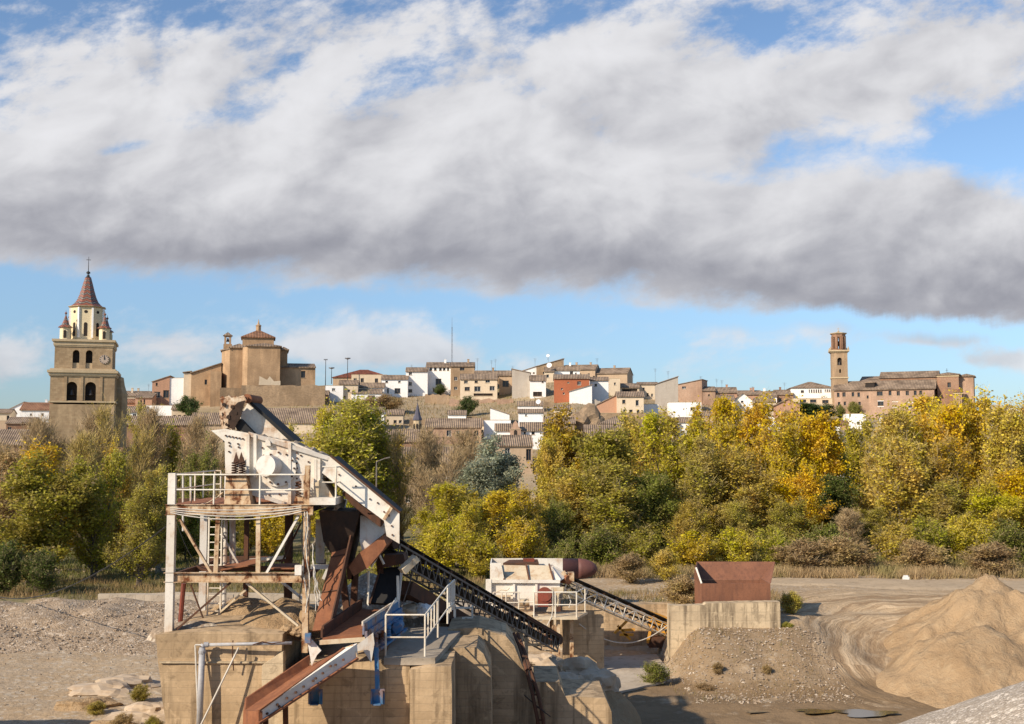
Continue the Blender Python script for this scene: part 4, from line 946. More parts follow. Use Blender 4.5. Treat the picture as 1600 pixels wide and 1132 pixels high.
flood(508.5, 563, 600, 325, 'thin tall lamp just right of the big brick church', 0); flood(518, 577, 590, 335, 'short lamp with bowl head between church and red roof', 1); flood(543, 562, 585, 340, 'tall lamp with bowl head above the red-roofed building', 1)
def dish(px, py, Y, r, label):
    p = P(px, py, Y); t = thing('satellite_dish', label, 'satellite dish', p, group='satellite dishes on the roofs'); m = MB(); d = Vector((-.3, -1, .35)).normalized()
    a = d.cross(ZUP).normalized(); b = a.cross(d); vs = [(-d*.25*r)]
    for k in range(16): g = k*math.pi/8; vs.append(a*r*math.cos(g)+b*r*math.sin(g))
    m.add(vs, [(0, 1+k, 1+(k+1) % 16) for k in range(16)]); m.build('dish', white, t, fix=False)
    m = MB(); m.tube((0, .1, -1.4), (0, .1, 0), .05, n=5); m.build('mount', antm, t)
dish(858, 571, 333, .8, 'white satellite dish beside the highest shed'); dish(740, 577, 330, .5, 'white dish on the corner of the brown house'); dish(841, 628, 270, .6, 'white dish over the two-tiered white house'); dish(856, 556, 338, .5, 'small dish on the pole above the highest shed')
# ------------------------------------------------------------------ cathedral tower
def archhole(m, u, z0, w_, h, y, rec=.7, n=8):
    pass
def arch_wall(m, x0, x1, z0, z1, arches, y=0.0, rec=.8, n=8):
    """wall with round-headed openings: rectangles cut out, the shoulders of each arch filled back in flush"""
    hs = [(c-r, c+r, a, b+r) for c, r, a, b in arches]
    facade(m, x1-x0, z0, z1, hs, y=y, rec=rec, x0=x0)
    for c, r, a, b in arches:
        for s in (1, -1):
            arc = [(c+s*r*math.cos(g), b+r*math.sin(g)) for g in np.linspace(0, math.pi/2, n)]
            pts = [(c+s*r, y, b+r)]+[(p, y, q) for p, q in arc]
            m.add(pts, [tuple(range(len(pts)))])
            m.add([(p, y, q) for p, q in arc]+[(p, y+rec, q) for p, q in arc], [(i, i+1, n+i+1, n+i) for i in range(n-1)])
def rotM(m, M): m.v = [tuple(M @ Vector(v)) for v in m.v]; return m
def octa(m, c, r, z0, z1): m.lathe(c, [(r, z0), (r, z1)], 8, .5)
def cathedral():
    Y = 170; rz = R(17); pc = 124.5; c = P(pc, 760, Y)
    t = thing('cathedral_tower', 'tall square stone cathedral tower with clock and tiled spire, left of the photo', 'tower', (c.x, Y, 0), rz)
    S = Y/F
    def z(py): return P(pc, py, Y).z
    w2 = axis_w(101, c.x, Y, rz)/2; wu = axis_w(91, c.x, Y, rz)/2      # half widths lower, upper
    U = lambda px: (px-124.5)/101*2*w2
    D = 2*w2
    M180 = Matrix
    def side_walls(m, hw, z0, z1, arches, yoff=0):
        for k in range(4):
            q = MB(); arch_wall(q, -hw, hw, z0, z1, arches if k < 4 else [])
            M = Matrix.Translation((0, w2, 0)) @ Matrix.Rotation(k*math.pi/2, 4, 'Z') @ Matrix.Translation((0, -hw, 0)); rotM(q, M); m.add(q.v, q.f)
    # shaft
    m = MB(); side_walls(m, w2, -3, z(632), []); m.build('shaft', towerb, t, fix=False)
    ar = [(U(107.5), 8*S, z(627), z(605)), (U(137), 8*S, z(627), z(605))]
    m = MB(); side_walls(m, w2, z(627), z(583), [(a, r, p+.06, q) for a, r, p, q in ar]); m.build('belfry_stage', towerb, t, fix=False)
    ar2 = [(U(112.5), 5*S, z(576), z(552)), (U(133), 5*S, z(576), z(552))]
    m = MB(); side_walls(m, wu, z(576.5), z(542), [(a, r, p+.03, q) for a, r, p, q in ar2]); m.build('upper_stage', towerb, t, fix=False)
    m = MB(); m.box(-w2+.9, w2-.9, .9, D-.9, z(628), z(584)); m.box(-wu+.9, wu-.9, w2-wu+.9, w2+wu-.9, z(577), z(543)); m.build('bell_chamber', dark, t)
    # floors close the inner core so that the openings read deep; cornices
    def ring(m, hw, z0, z1): m.box(-hw, hw, w2-hw, w2+hw, z0, z1)
    m = MB(); ring(m, w2+.18, z(629.5), z(627)); ring(m, w2+.15, z(588.5), z(586.8)); ring(m, w2+.45, z(583), z(579)); ring(m, w2+.25, z(586.7), z(583.05)); ring(m, w2+.10, z(578.95), z(576.5))
    ring(m, wu+.12, z(542), z(540)); ring(m, wu+.42, z(534), z(530.5)); ring(m, wu+.2, z(539.95), z(534.05)); m.build('cornice', trimc, t)
    m = MB()
    for px in (98, 123.5, 154):
        for k in range(4):
            q = MB(); x = U(px)-.22; q.box(x, x+.4, -.10, .05, z(626.9), z(588.6)); rotM(q, Matrix.Translation((0, w2, 0)) @ Matrix.Rotation(k*math.pi/2, 4, 'Z') @ Matrix.Translation((0, -w2, 0))); q.build('pilaster', towerb, t)
    # bells in the lower openings
    for a, r, p, q in ar:
        b = MB(); b.lathe((a, .65, q-.5), [(.42, -.75), (.34, -.55), (.26, -.2), (.2, .05), (.05, .12)], 12); b.build('bell', ironm, t)
    # balcony rails in the upper openings
    for a, r, p, q in ar2: m = MB(); m.box(a-r, a+r, w2-wu+.25, w2-wu+.35, p, p+.9); m.build('parapet', trimc, t)
    # clock
    f = MB(); fy = w2-wu; cx, cz = U(157), z(561); r0 = 7.2*S*1.0
    f.disc((cx, fy-.02, cz), r0, (0, -1, 0), .10, 28); f.build('clock_face', stucco('clock_stone', (.50, .40, .32), (.38, .29, .22), .4), t)
    h = MB(); 
    for k in range(12):
        g = k*math.pi/6; h.beam((cx+r0*.78*math.sin(g), fy-.14, cz+r0*.78*math.cos(g)), (cx+r0*.95*math.sin(g), fy-.14, cz+r0*.95*math.cos(g)), .09, .04, up=Vector((0, 1, 0)))
    h.beam((cx, fy-.15, cz-.05), (cx, fy-.15, cz+r0*.72), .09, .04, up=Vector((0, 1, 0))); h.beam((cx, fy-.16, cz), (cx+.05, fy-.16, cz+r0*.45), .12, .04, up=Vector((0, 1, 0))); h.build('clock_hands', ironm, t)
    # octagonal lantern
    cc = (0, w2, 0); ro = 26.5*S
    m = MB(); m.lathe(cc, [(ro*1.04, z(530.4)), (ro*1.04, z(527)), (ro, z(526.5)), (ro, z(477.5))], 8, .5); lan = m.build('lantern', cupola, t, fix=False)
    m = MB(); m.lathe(cc, [(ro+.05, z(477.4)), (ro+.35, z(476)), (ro+.35, z(475.2))], 8, .5); m.build('lantern_cornice', trimc, t)
    for k in range(8):
        g = -math.pi/2+k*math.pi/4; nr = Vector((math.cos(g), math.sin(g), 0)); tg = Vector((-math.sin(g), math.cos(g), 0)); ap = ro*math.cos(math.pi/8); b = Vector(cc)+nr*(ap-.1)
        q = MB(); hw = 2.6*S
        if k in (0, 7, 1, 6, 2):
            pts = [b+tg*-hw+ZUP*z(523), b+tg*hw+ZUP*z(523)]+[b+tg*(hw*math.cos(a))+ZUP*(z(504)+hw*math.sin(a)) for a in np.linspace(0, math.pi, 7)]
            q.prism(pts, nr*.13); q.build('lantern_window', dark, t)
            q = MB(); o_ = b+ZUP*z(484.5); q.prism([o_+tg*(.27*math.cos(a))+ZUP*(.25*math.sin(a)) for a in np.linspace(0, 2*math.pi, 12, endpoint=False)], nr*.13); q.build('oculus', dark, t)
        e = Vector(cc)+Vector((math.cos(g+math.pi/8), math.sin(g+math.pi/8), 0))*ro
        q = MB(); q.beam(e+ZUP*z(526), e+ZUP*z(478), .28, .28, up=nr); q.build('corner_rib', white, lan)
    # concave tiled spire
    zs = [(475, 26.5), (472, 22.5), (467, 18), (459, 14.2), (449, 11), (438, 8), (428, 5)]
    m = MB(); m.lathe((0, 0, 0), [(r*S, z(y)) for y, r in zs], 8, .5); o = m.build('spire', spire, t, fix=False); o.location = cc
    m = MB(); m.lathe(cc, [(5*S, z(428)), (2.2*S, z(425)), (.2, z(423)), (.15, z(422.5))], 8); m.lathe(cc, [(.05, z(422)), (.3, z(420.8)), (.3, z(418.5)), (.05, z(417))], 10); m.tube((0, w2, z(418)), (0, w2, z(394)), .06, .03, n=6)
    m.beam((-.35, w2, z(399)), (.35, w2, z(399)), .07); m.build('finial', ironm, t)
    # four corner turrets
    for sx in (-1, 1):
        for sy in (-1, 1):
            q = (sx*(wu-1.35), w2+sy*(wu-1.35), 0); r = 8.6*S
            m = MB(); m.lathe(q, [(r, z(530.45)), (r, z(511.5))], 8, .5); tu = m.build('turret', cupola, t, fix=False)
            m = MB(); m.lathe((0, 0, 0), [(r+.3, z(511.4)), (r+.25, z(510.6)), (r*.72, z(507)), (r*.45, z(501)), (r*.22, z(495)), (.06, z(491)), (.2, z(489.5)), (.2, z(488)), (.04, z(486.8)), (.03, z(484))], 8, .5); k = m.build('turret_roof', spire, tu, fix=False); k.location = q
            for g in (-math.pi/2, 0): 
                m = MB(); nr = Vector((math.cos(g), math.sin(g), 0)); b = Vector(q)+nr*(r*.86); tg = Vector((-nr.y, nr.x, 0)); m.prism([b-tg*.2+ZUP*z(528), b+tg*.2+ZUP*z(528), b+tg*.2+ZUP*z(517), b+ZUP*z(515.5), b-tg*.2+ZUP*z(517)], nr*.12); m.build('turret_window', dark, tu)
    m = MB(); m.lathe((w2+.25, w2+2.4, 0), [(1.5, z(700)), (1.5, z(612)), (1.25, z(606)), (1.0, z(598)), (.8, z(586)), (.3, z(584))], 8, .5); m.build('stair_turret', towerb, t)
cathedral()

# ------------------------------------------------------------------ brick church on the hill
def boxpart(par, name, x0, x1, y0, y1, z0, z1, mat, holes=None):
    m = MB(); facade(m, x1-x0, z0, z1, holes or [], y=y0, x0=x0, rec=.4)
    m.add([(x0,y0,z0),(x0,y1,z0),(x0,y1,z1),(x0,y0,z1)], [(0,1,2,3)]); m.add([(x1,y0,z0),(x1,y1,z0),(x1,y1,z1),(x1,y0,z1)], [(0,1,2,3)]); m.add([(x0,y1,z0),(x1,y1,z0),(x1,y1,z1),(x0,y1,z1)], [(0,1,2,3)])
    m.add([(x0,y0,z1),(x1,y0,z1),(x1,y1,z1),(x0,y1,z1)], [(0,1,2,3)])
    o = m.build(name, mat, par, fix=False)
    for h in holes or []: window(par, h, y=y0, rec=.3, pane=glass)
    return o
def hiproof(par, x0, x1, y0, y1, z0, z1, mat, ov=.45, ap=None, name='roof'):
    k = min((x1-x0)/2, (y1-y0)/2); r = MB(); ym = (y0+y1)/2; xm = (x0+x1)/2
    if x1-x0 >= y1-y0: e = [(x0+k, ym, z1), (x1-k, ym, z1)]; fs = [(0,1,5,4),(1,2,5),(2,3,4,5),(3,0,4)]
    else: e = [(xm, y0+k, z1), (xm, y1-k, z1)]; fs = [(0,1,4),(1,2,5,4),(2,3,5),(3,0,4,5)]
    r.add([(x0-ov,y0-ov,z0),(x1+ov,y0-ov,z0),(x1+ov,y1+ov,z0),(x0-ov,y1+ov,z0)]+e, fs)
    r.add([(x0-ov,y0-ov,z0-.25),(x1+ov,y0-ov,z0-.25),(x1+ov,y1+ov,z0-.25),(x0-ov,y1+ov,z0-.25),(x0-ov,y0-ov,z0),(x1+ov,y0-ov,z0),(x1+ov,y1+ov,z0),(x0-ov,y1+ov,z0)], [(0,1,5,4),(1,2,6,5),(2,3,7,6),(3,0,4,7),(3,2,1,0)])
    return r.build(name, mat, par, fix=False)
def church():
    Y = 300; pc = 412; c = P(pc, 615, Y); rz = R(13)
    t = thing('church', 'massive brown brick church with pyramid roof on the hilltop, left of the white houses', 'church', (c.x, Y, 0), rz)
    k = axis_w(1, c.x, Y, rz); U = lambda px: (px-pc)*k; z = lambda py, dy=0: P(pc, py, Y+dy).z
    zb = 17
    boxpart(t, 'front_wing', U(386), U(437), 0, 9, zb, z(542), churchb)
    hiproof(t, U(386), U(437), 0, 9, z(542)+.25, z(538, 5)+.3, tileX)
    # octagon-like left wings stepping back
    boxpart(t, 'nave_wing', U(358), U(386)+.01, 3.4, 16, zb, z(545, 3.4), churchb)
    hiproof(t, U(358), U(386), 3.4, 16, z(545, 3.4)+.25, z(539, 8), tileX)
    m = MB(); m.prism([(U(344), 9, zb), (U(358)-.01, 3.42, zb), (U(358)-.01, 16, zb), (U(344), 16, zb)], (0, 0, z(548, 5)-zb)); m.build('chamfered_corner', churchb, t)
    m = MB(); m.prism([(U(343)-.2, 8.6, z(548, 5)+.01), (U(358), 3.0, z(548, 5)+.01), (U(360), 16, z(544, 5)), (U(343)-.2, 16, z(548, 5)+.01)], (0, 0, .3)); m.build('corner_roof', tileX, t)
    m = MB(); m.prism([(U(378), 1.4, zb), (U(386)-.01, .02, zb), (U(386)-.01, 3.39, zb), (U(378), 3.39, zb)], (0, 0, z(543)-zb)); m.build('buttress', churchb, t)
    boxpart(t, 'lantern_drum', U(377), U(427), 4.5, 13, z(544), z(528.5, 5), churchb)
    hiproof(t, U(377), U(427), 4.5, 13, z(528.5, 5)+.2, z(515.5, 8), tileO)
    m = MB(); xa = (U(377)+U(427))/2; zt = z(515.5, 8); m.lathe((xa, 8.75, zt-.6), [(.7, 0), (.7, 1.6), (.9, 1.7), (.3, 2.2), (.15, 3.0), (.05, 3.6)], 8); m.build('finial', churchb, t)
    boxpart(t, 'right_transept', U(437)+.01, U(449), 4, 15, zb, z(547, 4), churchb); hiproof(t, U(437), U(449), 4, 15, z(547, 4)+.2, z(543, 8), tileX)
    boxpart(t, 'low_wing', U(437.2), U(494), 3.0, 12, zb, z(574, 3), churchb, holes=[(U(471), U(478), z(589), z(578))])
    r = MB(); r.prism([(U(437.4), 2.6, z(574, 3)-.1), (U(495), 2.6, z(574, 3)-.1), (U(495), 12.2, z(569, 12)), (U(437.4), 12.2, z(569, 12))], (0, 0, .3)); r.build('low_roof', tileX, t)
    boxpart(t, 'left_nave', U(297), U(344), 8, 22, zb, z(586, 8), churchb, holes=[(U(318), U(322), z(600), z(592))])
    r = MB(); r.prism([(U(296), 7.98, z(586, 8)), (U(344), 7.98, z(586, 8)), (U(344), 7.98, z(570, 8))], (0, 14, 0)); r.build('gable_wall', churchb, t)
    r = MB(); r.prism([(U(295), 7.6, z(586, 8)+.05), (U(344), 7.6, z(570, 8)+.05), (U(344), 22.2, z(570, 8)+.05), (U(295), 22.2, z(586, 8)+.05)], (0, 0, .3)); r.build('nave_roof', tileY, t)
    boxpart(t, 'left_porch', U(285), U(297)-.01, 9, 20, zb, z(585, 9), cream)
    r = MB(); r.prism([(U(283), 8.6, z(585, 9)+.05), (U(297), 8.6, z(583, 9)+.05), (U(297), 20, z(583, 9)+.05), (U(283), 20, z(585, 9)+.05)], (0, 0, .25)); r.build('porch_roof', tileY, t)
    boxpart(t, 'side_chapel', U(328), U(345), 4.5, 8.0, zb, z(582, 5), churchb)
    # bell turret
    m = MB(); a, b = U(347), U(358); m.box(a-.2, b+.2, 12, 14.5, z(549, 10), z(539, 12)); 
    for x in (a, b-.55): 
        for y in (12.1, 13.8): m.box(x, x+.5, y, y+.5, z(539, 12)+.003, z(527.5, 12))
    m.box(a-.1, b+.1, 11.9, 14.5, z(527.5, 12)+.003, z(526, 12)); m.build('bell_turret', churchb, t)
    m = MB(); m.add([(a-.4, 11.7, z(526, 12)+.003), (b+.4, 11.7, z(526, 12)+.003), (b+.4, 14.7, z(526, 12)+.003), (a-.4, 14.7, z(526, 12)+.003), ((a+b)/2, 13.2, z(520, 12))], [(0,1,4),(1,2,4),(2,3,4),(3,0,4),(3,2,1,0)]); m.build('turret_roof', tileX, t)
    m = MB(); m.lathe(((a+b)/2, 13.2, z(533, 12)), [(.5, -.4), (.35, 0), (.2, .6), (.05, .7)], 10); m.build('bell', ironm, t)
    # pale footing with weathered plaster
    m = MB(); m.box(U(343.5), U(386)-.05, 3.1, 3.38, zb, z(606)); m.box(U(377), U(440), -.22, -.01, zb, z(603)); m.build('footing', stone, t)
    m = MB(); m.add([(U(404), -.03, z(602)), (U(438), -.03, z(602)), (U(438), -.03, z(595)), (U(428), -.03, z(596)), (U(421), -.03, z(588)), (U(417), -.03, z(594)), (U(405), -.03, z(588))], [tuple(range(7))]); m.build('plaster_patch', cream, t, fix=False)
church()

# ------------------------------------------------------------------ monastery and its tower at right
def monastery():
    Y = 325; c = P(1304, 640, Y); rz = R(-25)
    t = thing('monastery', 'long reddish brick monastery with rows of windows on the right hilltop', 'monastery', (c.x, Y, 0), rz)
    def U(px):
        lo, hi = -20, 90
        for i in range(40):
            m = (lo+hi)/2; q = 800+F*(c.x+m*math.cos(rz))/(Y+m*math.sin(rz))
            if q < px: lo = m
            else: hi = m
        return lo
    def z(px, py): u = U(px); py = py+(px-1304)*.054 if 1304 < px < 1461 else py; return P(px, py, Y+u*math.sin(rz)).z
    u1 = U(1460); ze = z(1304, 610); zb = 10
    hs = []
    for px, py, w_, h in [(1310, 617, 4, 7), (1319, 616, 5, 7), (1333, 615, 4, 7), (1342, 615, 4, 7), (1375, 611.5, 9, 7), (1391, 610, 4.5, 7), (1404, 609.5, 5, 7), (1418, 608.5, 5, 7), (1430.5, 607.5, 4.5, 7), (1439, 607, 4.5, 7),
                        (1311, 631, 4, 6), (1320, 630, 3.5, 6), (1334, 629.5, 4, 6), (1343, 629, 4, 6), (1376, 627, 9, 7), (1356, 618, 3, 5), (1399, 631, 4, 6), (1422, 629, 6, 6), (1441, 628, 6, 7)]:
        hs.append((U(px-w_/2), U(px+w_/2), z(px, py+h/2), z(px, py-h/2)))
    boxpart(t, 'wall', 0, u1, 0, 12, zb, ze, redbrick, holes=hs)
    r = MB(); zr = ze+2.9
    r.add([(-.5, -.5, ze), (u1+.5, -.5, ze), (u1+.5, 6, zr), (-.5, 6, zr), (-.5, 12.5, ze), (u1+.5, 12.5, ze)], [(0,1,2,3), (3,2,5,4), (0,3,4), (1,5,2)]); r.add([(-.5, -.5, ze-.2), (u1+.5, -.5, ze-.2), (u1+.5, -.5, ze), (-.5, -.5, ze)], [(0,1,2,3)]); ro = r.build('roof', tileX, t, fix=False)
    d0 = U(1352); d = MB(); d.box(d0, d0+2.6, .9, 3.6, ze+.6, ze+2.0); d.build('dormer', dark, ro); d = MB(); d.box(d0-.25, d0+2.85, .7, 4.2, ze+2.003, ze+2.2); d.build('dormer_roof', tileX, ro)
    # taller nave behind
    a = U(1372); boxpart(t, 'nave', a, U(1464)-.01, 7, 17, zb, ze+3.6, brick); r = MB(); r.add([(a-.4, 6.6, ze+3.6), (U(1464)+.2, 6.6, ze+3.6), (U(1464)+.2, 12, ze+5.8), (a-.4, 12, ze+5.8), (a-.4, 17.4, ze+3.6), (U(1464)+.2, 17.4, ze+3.6)], [(0,1,2,3), (3,2,5,4), (0,3,4), (1,5,2)]); r.build('nave_roof', tileX, t, fix=False)
    a = U(1338); boxpart(t, 'low_nave', a, U(1374), 9, 17, zb, ze+2.4, brick); r = MB(); r.prism([(a-.3, 8.6, ze+2.41), (U(1372)-.42, 8.6, ze+2.41), (U(1372)-.42, 17, ze+4.6), (a-.3, 17, ze+4.6)], (0, 0, .25)); r.build('low_nave_roof', tileX, t)
    # church choir at the right end, stepped blocks
    a, b, d_ = U(1464), U(1498), U(1521)
    hs = [(U(1479), U(1486), z(1482, 605), z(1482, 595))]
    boxpart(t, 'choir', U(1464), b, 3.5, 14, zb, z(1480, 585), brick, holes=[(U(1480), U(1485.5), z(1482, 605), z(1482, 597))]); hiproof(t, U(1464), b, 3.5, 14, z(1480, 585)+.2, z(1480, 580), tileX, name='choir_roof')
    boxpart(t, 'apse', b+.01, d_, 5.5, 14, zb, z(1505, 587), redbrick); hiproof(t, b+.01, d_, 5.5, 14, z(1505, 587)+.2, z(1505, 582), tileX, name='apse_roof')
    boxpart(t, 'lower_chapel', u1+5, U(1503), .5, 3.49, zb, z(1480, 613), redbrick); r = MB(); r.prism([(u1+4.8, .1, z(1480, 613)+.01), (U(1503)+.2, .1, z(1480, 613)+.01), (U(1503)+.2, 3.48, z(1480, 609)), (u1+4.8, 3.48, z(1480, 609))], (0, 0, .2)); r.build('chapel_roof', tileO, t)
    m = MB(); m.box(u1+5, U(1503)+.3, .2, 3.0, z(1480, 616), z(1480, 614.5)); m.box(U(1464)-.1, b+.1, 3.3, 13.9, z(1480, 588), z(1480, 586)); m.build('cornice', trimc, t)
    fm = MB()
    for px in (1376, 1399, 1422, 1441): 
        u = U(px); zz = z(px, 627.5); fm.box(u-.9, u+.9, -.08, -.01, zz-.9, zz-.72); fm.box(u-.9, u+.9, -.08, -.01, zz+.75, zz+.93)
    fm.build('window_surround', white, t)
    m = MB(); m.tube((U(1478), 9, z(1480, 581)), (U(1478), 9, z(1480, 573)), .06, n=5); m.beam((U(1478)-.4, 9, z(1480, 576)), (U(1478)+.4, 9, z(1480, 576)), .07); m.build('cross', ironm, t)
monastery()
def belltower():
    Y = 328; pc = 1313.5; c = P(pc, 640, Y); rz = R(-12); t = thing('bell_tower', 'slim brick bell tower with octagonal arcaded top beside the monastery', 'tower', (c.x, Y, 0), rz)
    S = Y/F; z = lambda py: P(pc, py, Y).z; hw = 12*S
    m = MB()
    for k in range(4):
        q = MB(); arch_wall(q, -hw, hw, 10, z(551), [(0, 3.4*S, z(571), z(562.5)), (0.1, 1.4*S, z(583), z(578.5))] if k in (0, 1) else [], rec=.7)
        rotM(q, Matrix.Translation((0, hw, 0)) @ Matrix.Rotation(k*math.pi/2, 4, 'Z') @ Matrix.Translation((0, -hw, 0))); m.add(q.v, q.f)
    m.build('shaft', tanbrick, t, fix=False)
    m = MB(); m.box(-hw+.72, hw-.72, .72, 2*hw-.72, z(588), z(552)); m.build('bell_chamber', dark, t)
    m = MB(); m.lathe((0, .75, z(566)), [(.55, -.9), (.42, -.6), (.3, 0), (.1, .25)], 12); m.build('bell', ironm, t)
    m = MB(); m.box(-hw-.2, hw+.2, -.2, 2*hw+.2, z(591.5), z(589.5)); m.box(-hw-.3, hw+.3, -.3, 2*hw+.3, z(551), z(549.5)); m.box(-hw-.6, hw+.6, -.6, 2*hw+.6, z(549.4), z(547.2)); m.build('cornice', trimc, t)
    m = MB()
    for a in (-1, 1):
        for b in (-1, 1): m.lathe((a*(hw+.25), hw+b*(hw+.25), z(547.2)), [(.22, 0), (.28, .4), (.1, .8), (.05, 1.1)], 6)
    m.build('corner_urn', trimc, t)
    # octagonal open belfry: eight piers and arches
    ro = 11.2*S; m = MB(); cc = Vector((0, hw, 0)); m.lathe(cc, [(ro, z(547.15)), (ro, z(545))], 8, .5)
    for k in range(8):
        g = k*math.pi/4+math.pi/8; e = cc+Vector((math.cos(g), math.sin(g), 0))*(ro-.35); m.beam(e+ZUP*z(545), e+ZUP*z(525), .75, .75, up=Vector((math.cos(g), math.sin(g), 0)))
    m.lathe(cc, [(ro, z(526.5)), (ro, z(522))], 8, .5)
    for k in range(8):   # arch shoulders
        g = k*math.pi/4; nr = Vector((math.cos(g), math.sin(g), 0)); tg = Vector((-nr.y, nr.x, 0)); ap = ro*math.cos(math.pi/8); o_ = cc+nr*(ap-.6)
        hwid = ro*math.sin(math.pi/8)-.4
        for s in (1, -1):
            arc = [o_+tg*(s*hwid*.95*math.cos(a))+ZUP*(z(530.5)+hwid*.95*math.sin(a)) for a in np.linspace(0, math.pi/2, 6)]
            m.prism([o_+tg*(s*hwid*.97)+ZUP*z(526.6)]+arc, nr*.45)
    m.build('belfry', brick, t)
    m = MB(); m.lathe(cc, [(ro+.1, z(522)+.003), (ro+.45, z(521)), (ro+.45, z(520)), (ro*.6, z(518.8)), (.3, z(518)), (.3, z(516.5)), (.06, z(515)), (.05, z(511))], 8, .5); m.beam(cc+Vector((-.4, 0, z(513))), cc+Vector((.4, 0, z(513))), .07); m.build('cap', trimc, t)
    m = MB(); m.lathe(cc+Vector((0, 0, z(534))), [(.6, -1.2), (.45, -.8), (.32, 0), (.1, .3)], 12); m.build('belfry_bell', ironm, t)
belltower()
def small_spire():
    Y = 222; c = P(652, 700, Y); t = thing('small_spire_tower', 'small slender turret with dark blue tiled spire among the bare trees', 'tower', (c.x, Y, 0), 0)
    S = Y/F; z = lambda py: P(652, py, Y).z
    m = MB(); m.lathe((0, 0, 0), [(6.5*S, z(760)), (6.5*S, z(657))], 8, .5); m.build('shaft', trimc, t, fix=False)
    m = MB(); m.lathe((0, 0, 0), [(7.8*S, z(657)), (7.6*S, z(655)), (5*S, z(649)), (3*S, z(641)), (1*S, z(633)), (.05, z(630))], 8, .5); m.build('spire', plain('slate_blue_tiles', (.09, .085, .11), .5), t, fix=False)
    m = MB(); m.tube((0, 0, z(631)), (0, 0, z(623)), .05, n=5); m.beam((-.3, 0, z(626)), (.3, 0, z(626)), .06); m.build('finial', ironm, t)
    for k in range(8):
        g = k*math.pi/4; nr = Vector((math.cos(g), math.sin(g), 0)); tg = Vector((-nr.y, nr.x, 0)); b = nr*(6.5*S*.9); q = MB()
        q.prism([b-tg*.2+ZUP*z(675), b+tg*.2+ZUP*z(675), b+tg*.2+ZUP*z(664), b+ZUP*z(662), b-tg*.2+ZUP*z(664)], nr*.1); q.build('window', dark, t)
small_spire()
# ------------------------------------------------------------------ concrete blocks of the plant
def cblock(name, pix, Y0, Y1, mat, label, seed, amp=.02, cat='concrete block', group=None, size=.35):
    m = MB(); m.pprism(pix, Y0, Y1); o = m.build(name, mat); roughen(o, size, amp, seed); return tag(o, label, cat, group)
YF, YB = 36.0, 40.8
t = thing('concrete_block', 'tall stained concrete block under the steel platform, left of the rusty chute', 'concrete block')
m = MB(); m.pprism([(243, 993), (262, 990), (330, 987), (400, 989), (442, 991), (440, 1060), (433, 1100), (430, 1180), (264, 1180), (258, 1125), (250, 1060)], 35.6, 42.2); roughen(m.build('block', conc, t), .35, .045, 1)
m = MB(); m.pprism([(248, 1034), (442, 1034), (442, 1037), (249, 1037)], 35.52, 35.62); roughen(m.build('pour_ledge', conc2, t), .2, .03, 2)
m = MB(); m.pprism([(410, 1040), (442, 1020), (446, 1180), (408, 1180)], 35.2, 35.58); roughen(m.build('patched_corner', conc2, t), .2, .05, 3)
# main wall with the walkway on it
t = thing('concrete_wall', 'broad concrete wall behind the blue legs, carrying the railed walkway', 'concrete wall')
m = MB(); m.pprism([(446, 1062), (470, 1046), (520, 1040), (600, 1032), (640, 1030), (640, 1190), (446, 1190)], 34.9, 39.0); roughen(m.build('wall', conc, t), .35, .018, 4)
m = MB(); m.pprism([(640, 1048), (655, 1045), (672, 1042), (705, 1041), (706, 1190), (641, 1190)], 34.45, 37.0); roughen(m.build('pier', conc, t), .3, .03, 5)
zt = P(640, 1029, 34.9).z
m = MB(); a = P(600, 1030, 34.9); b = P(668, 1030, 34.9); m.prism([(a.x, 34.85, zt+.02), (b.x+.25, 34.85, zt+.02), (P(706, 975, 39.6).x+.4, 40.6, zt+.02), (a.x-.1, 40.6, zt+.02)], (0, 0, -.22)); roughen(m.build('walkway', conc3, t), .35, .03, 6)
m = MB(); m.prism([(P(641, 1, 34.9).x, 37.01, zt-.21), (b.x+.02, 34.95, zt-.21), (P(706, 975, 39.6).x+.3, 40.5, zt-.21), (P(641, 1, 34.9).x, 40.5, zt-.21)], (0, 0, -6)) if 0 else m.prism([(P(641, 1, 34.9).x+.01, 37.02, zt-.205), (P(680, 1, 37).x, 37.02, zt-.205), (P(706, 975, 39.6).x+.3, 40.5, zt-.205), (P(641, 1, 34.9).x+.01, 40.5, zt-.205)], (0, 0, -5)); m.build('walkway_base', conc, t)
cblock('buttress', [(698, 1018), (704, 1013), (744, 1012), (755, 1022), (766, 1046), (768, 1110), (769, 1200), (703, 1200)], 37.2, 39.6, conc, 'nearer and smaller of two round-shouldered concrete buttresses', 8, group='round-shouldered buttresses')
cblock('buttress', [(700, 984), (745, 981), (790, 994), (803, 1010), (826, 1064), (838, 1096), (844, 1200), (700, 1200)], 39.8, 42.6, conc, 'farther and larger of two round-shouldered concrete buttresses, under the long conveyor', 9, group='round-shouldered buttresses')
cblock('low_wall', [(836, 1066), (874, 1066), (883, 1088), (946, 1091), (956, 1112), (957, 1200), (838, 1200)], 40.5, 43.4, conc, 'low concrete wall with broken top right of the buttresses, holding the boulders', 10, .03, cat='concrete wall')
cblock('low_wall', [(870, 948), (1050, 944), (1050, 1040), (868, 1040)], 66.6, 67.5, conc, 'dark shaded retaining wall behind the white truss conveyor', 11, .06, cat='retaining wall')
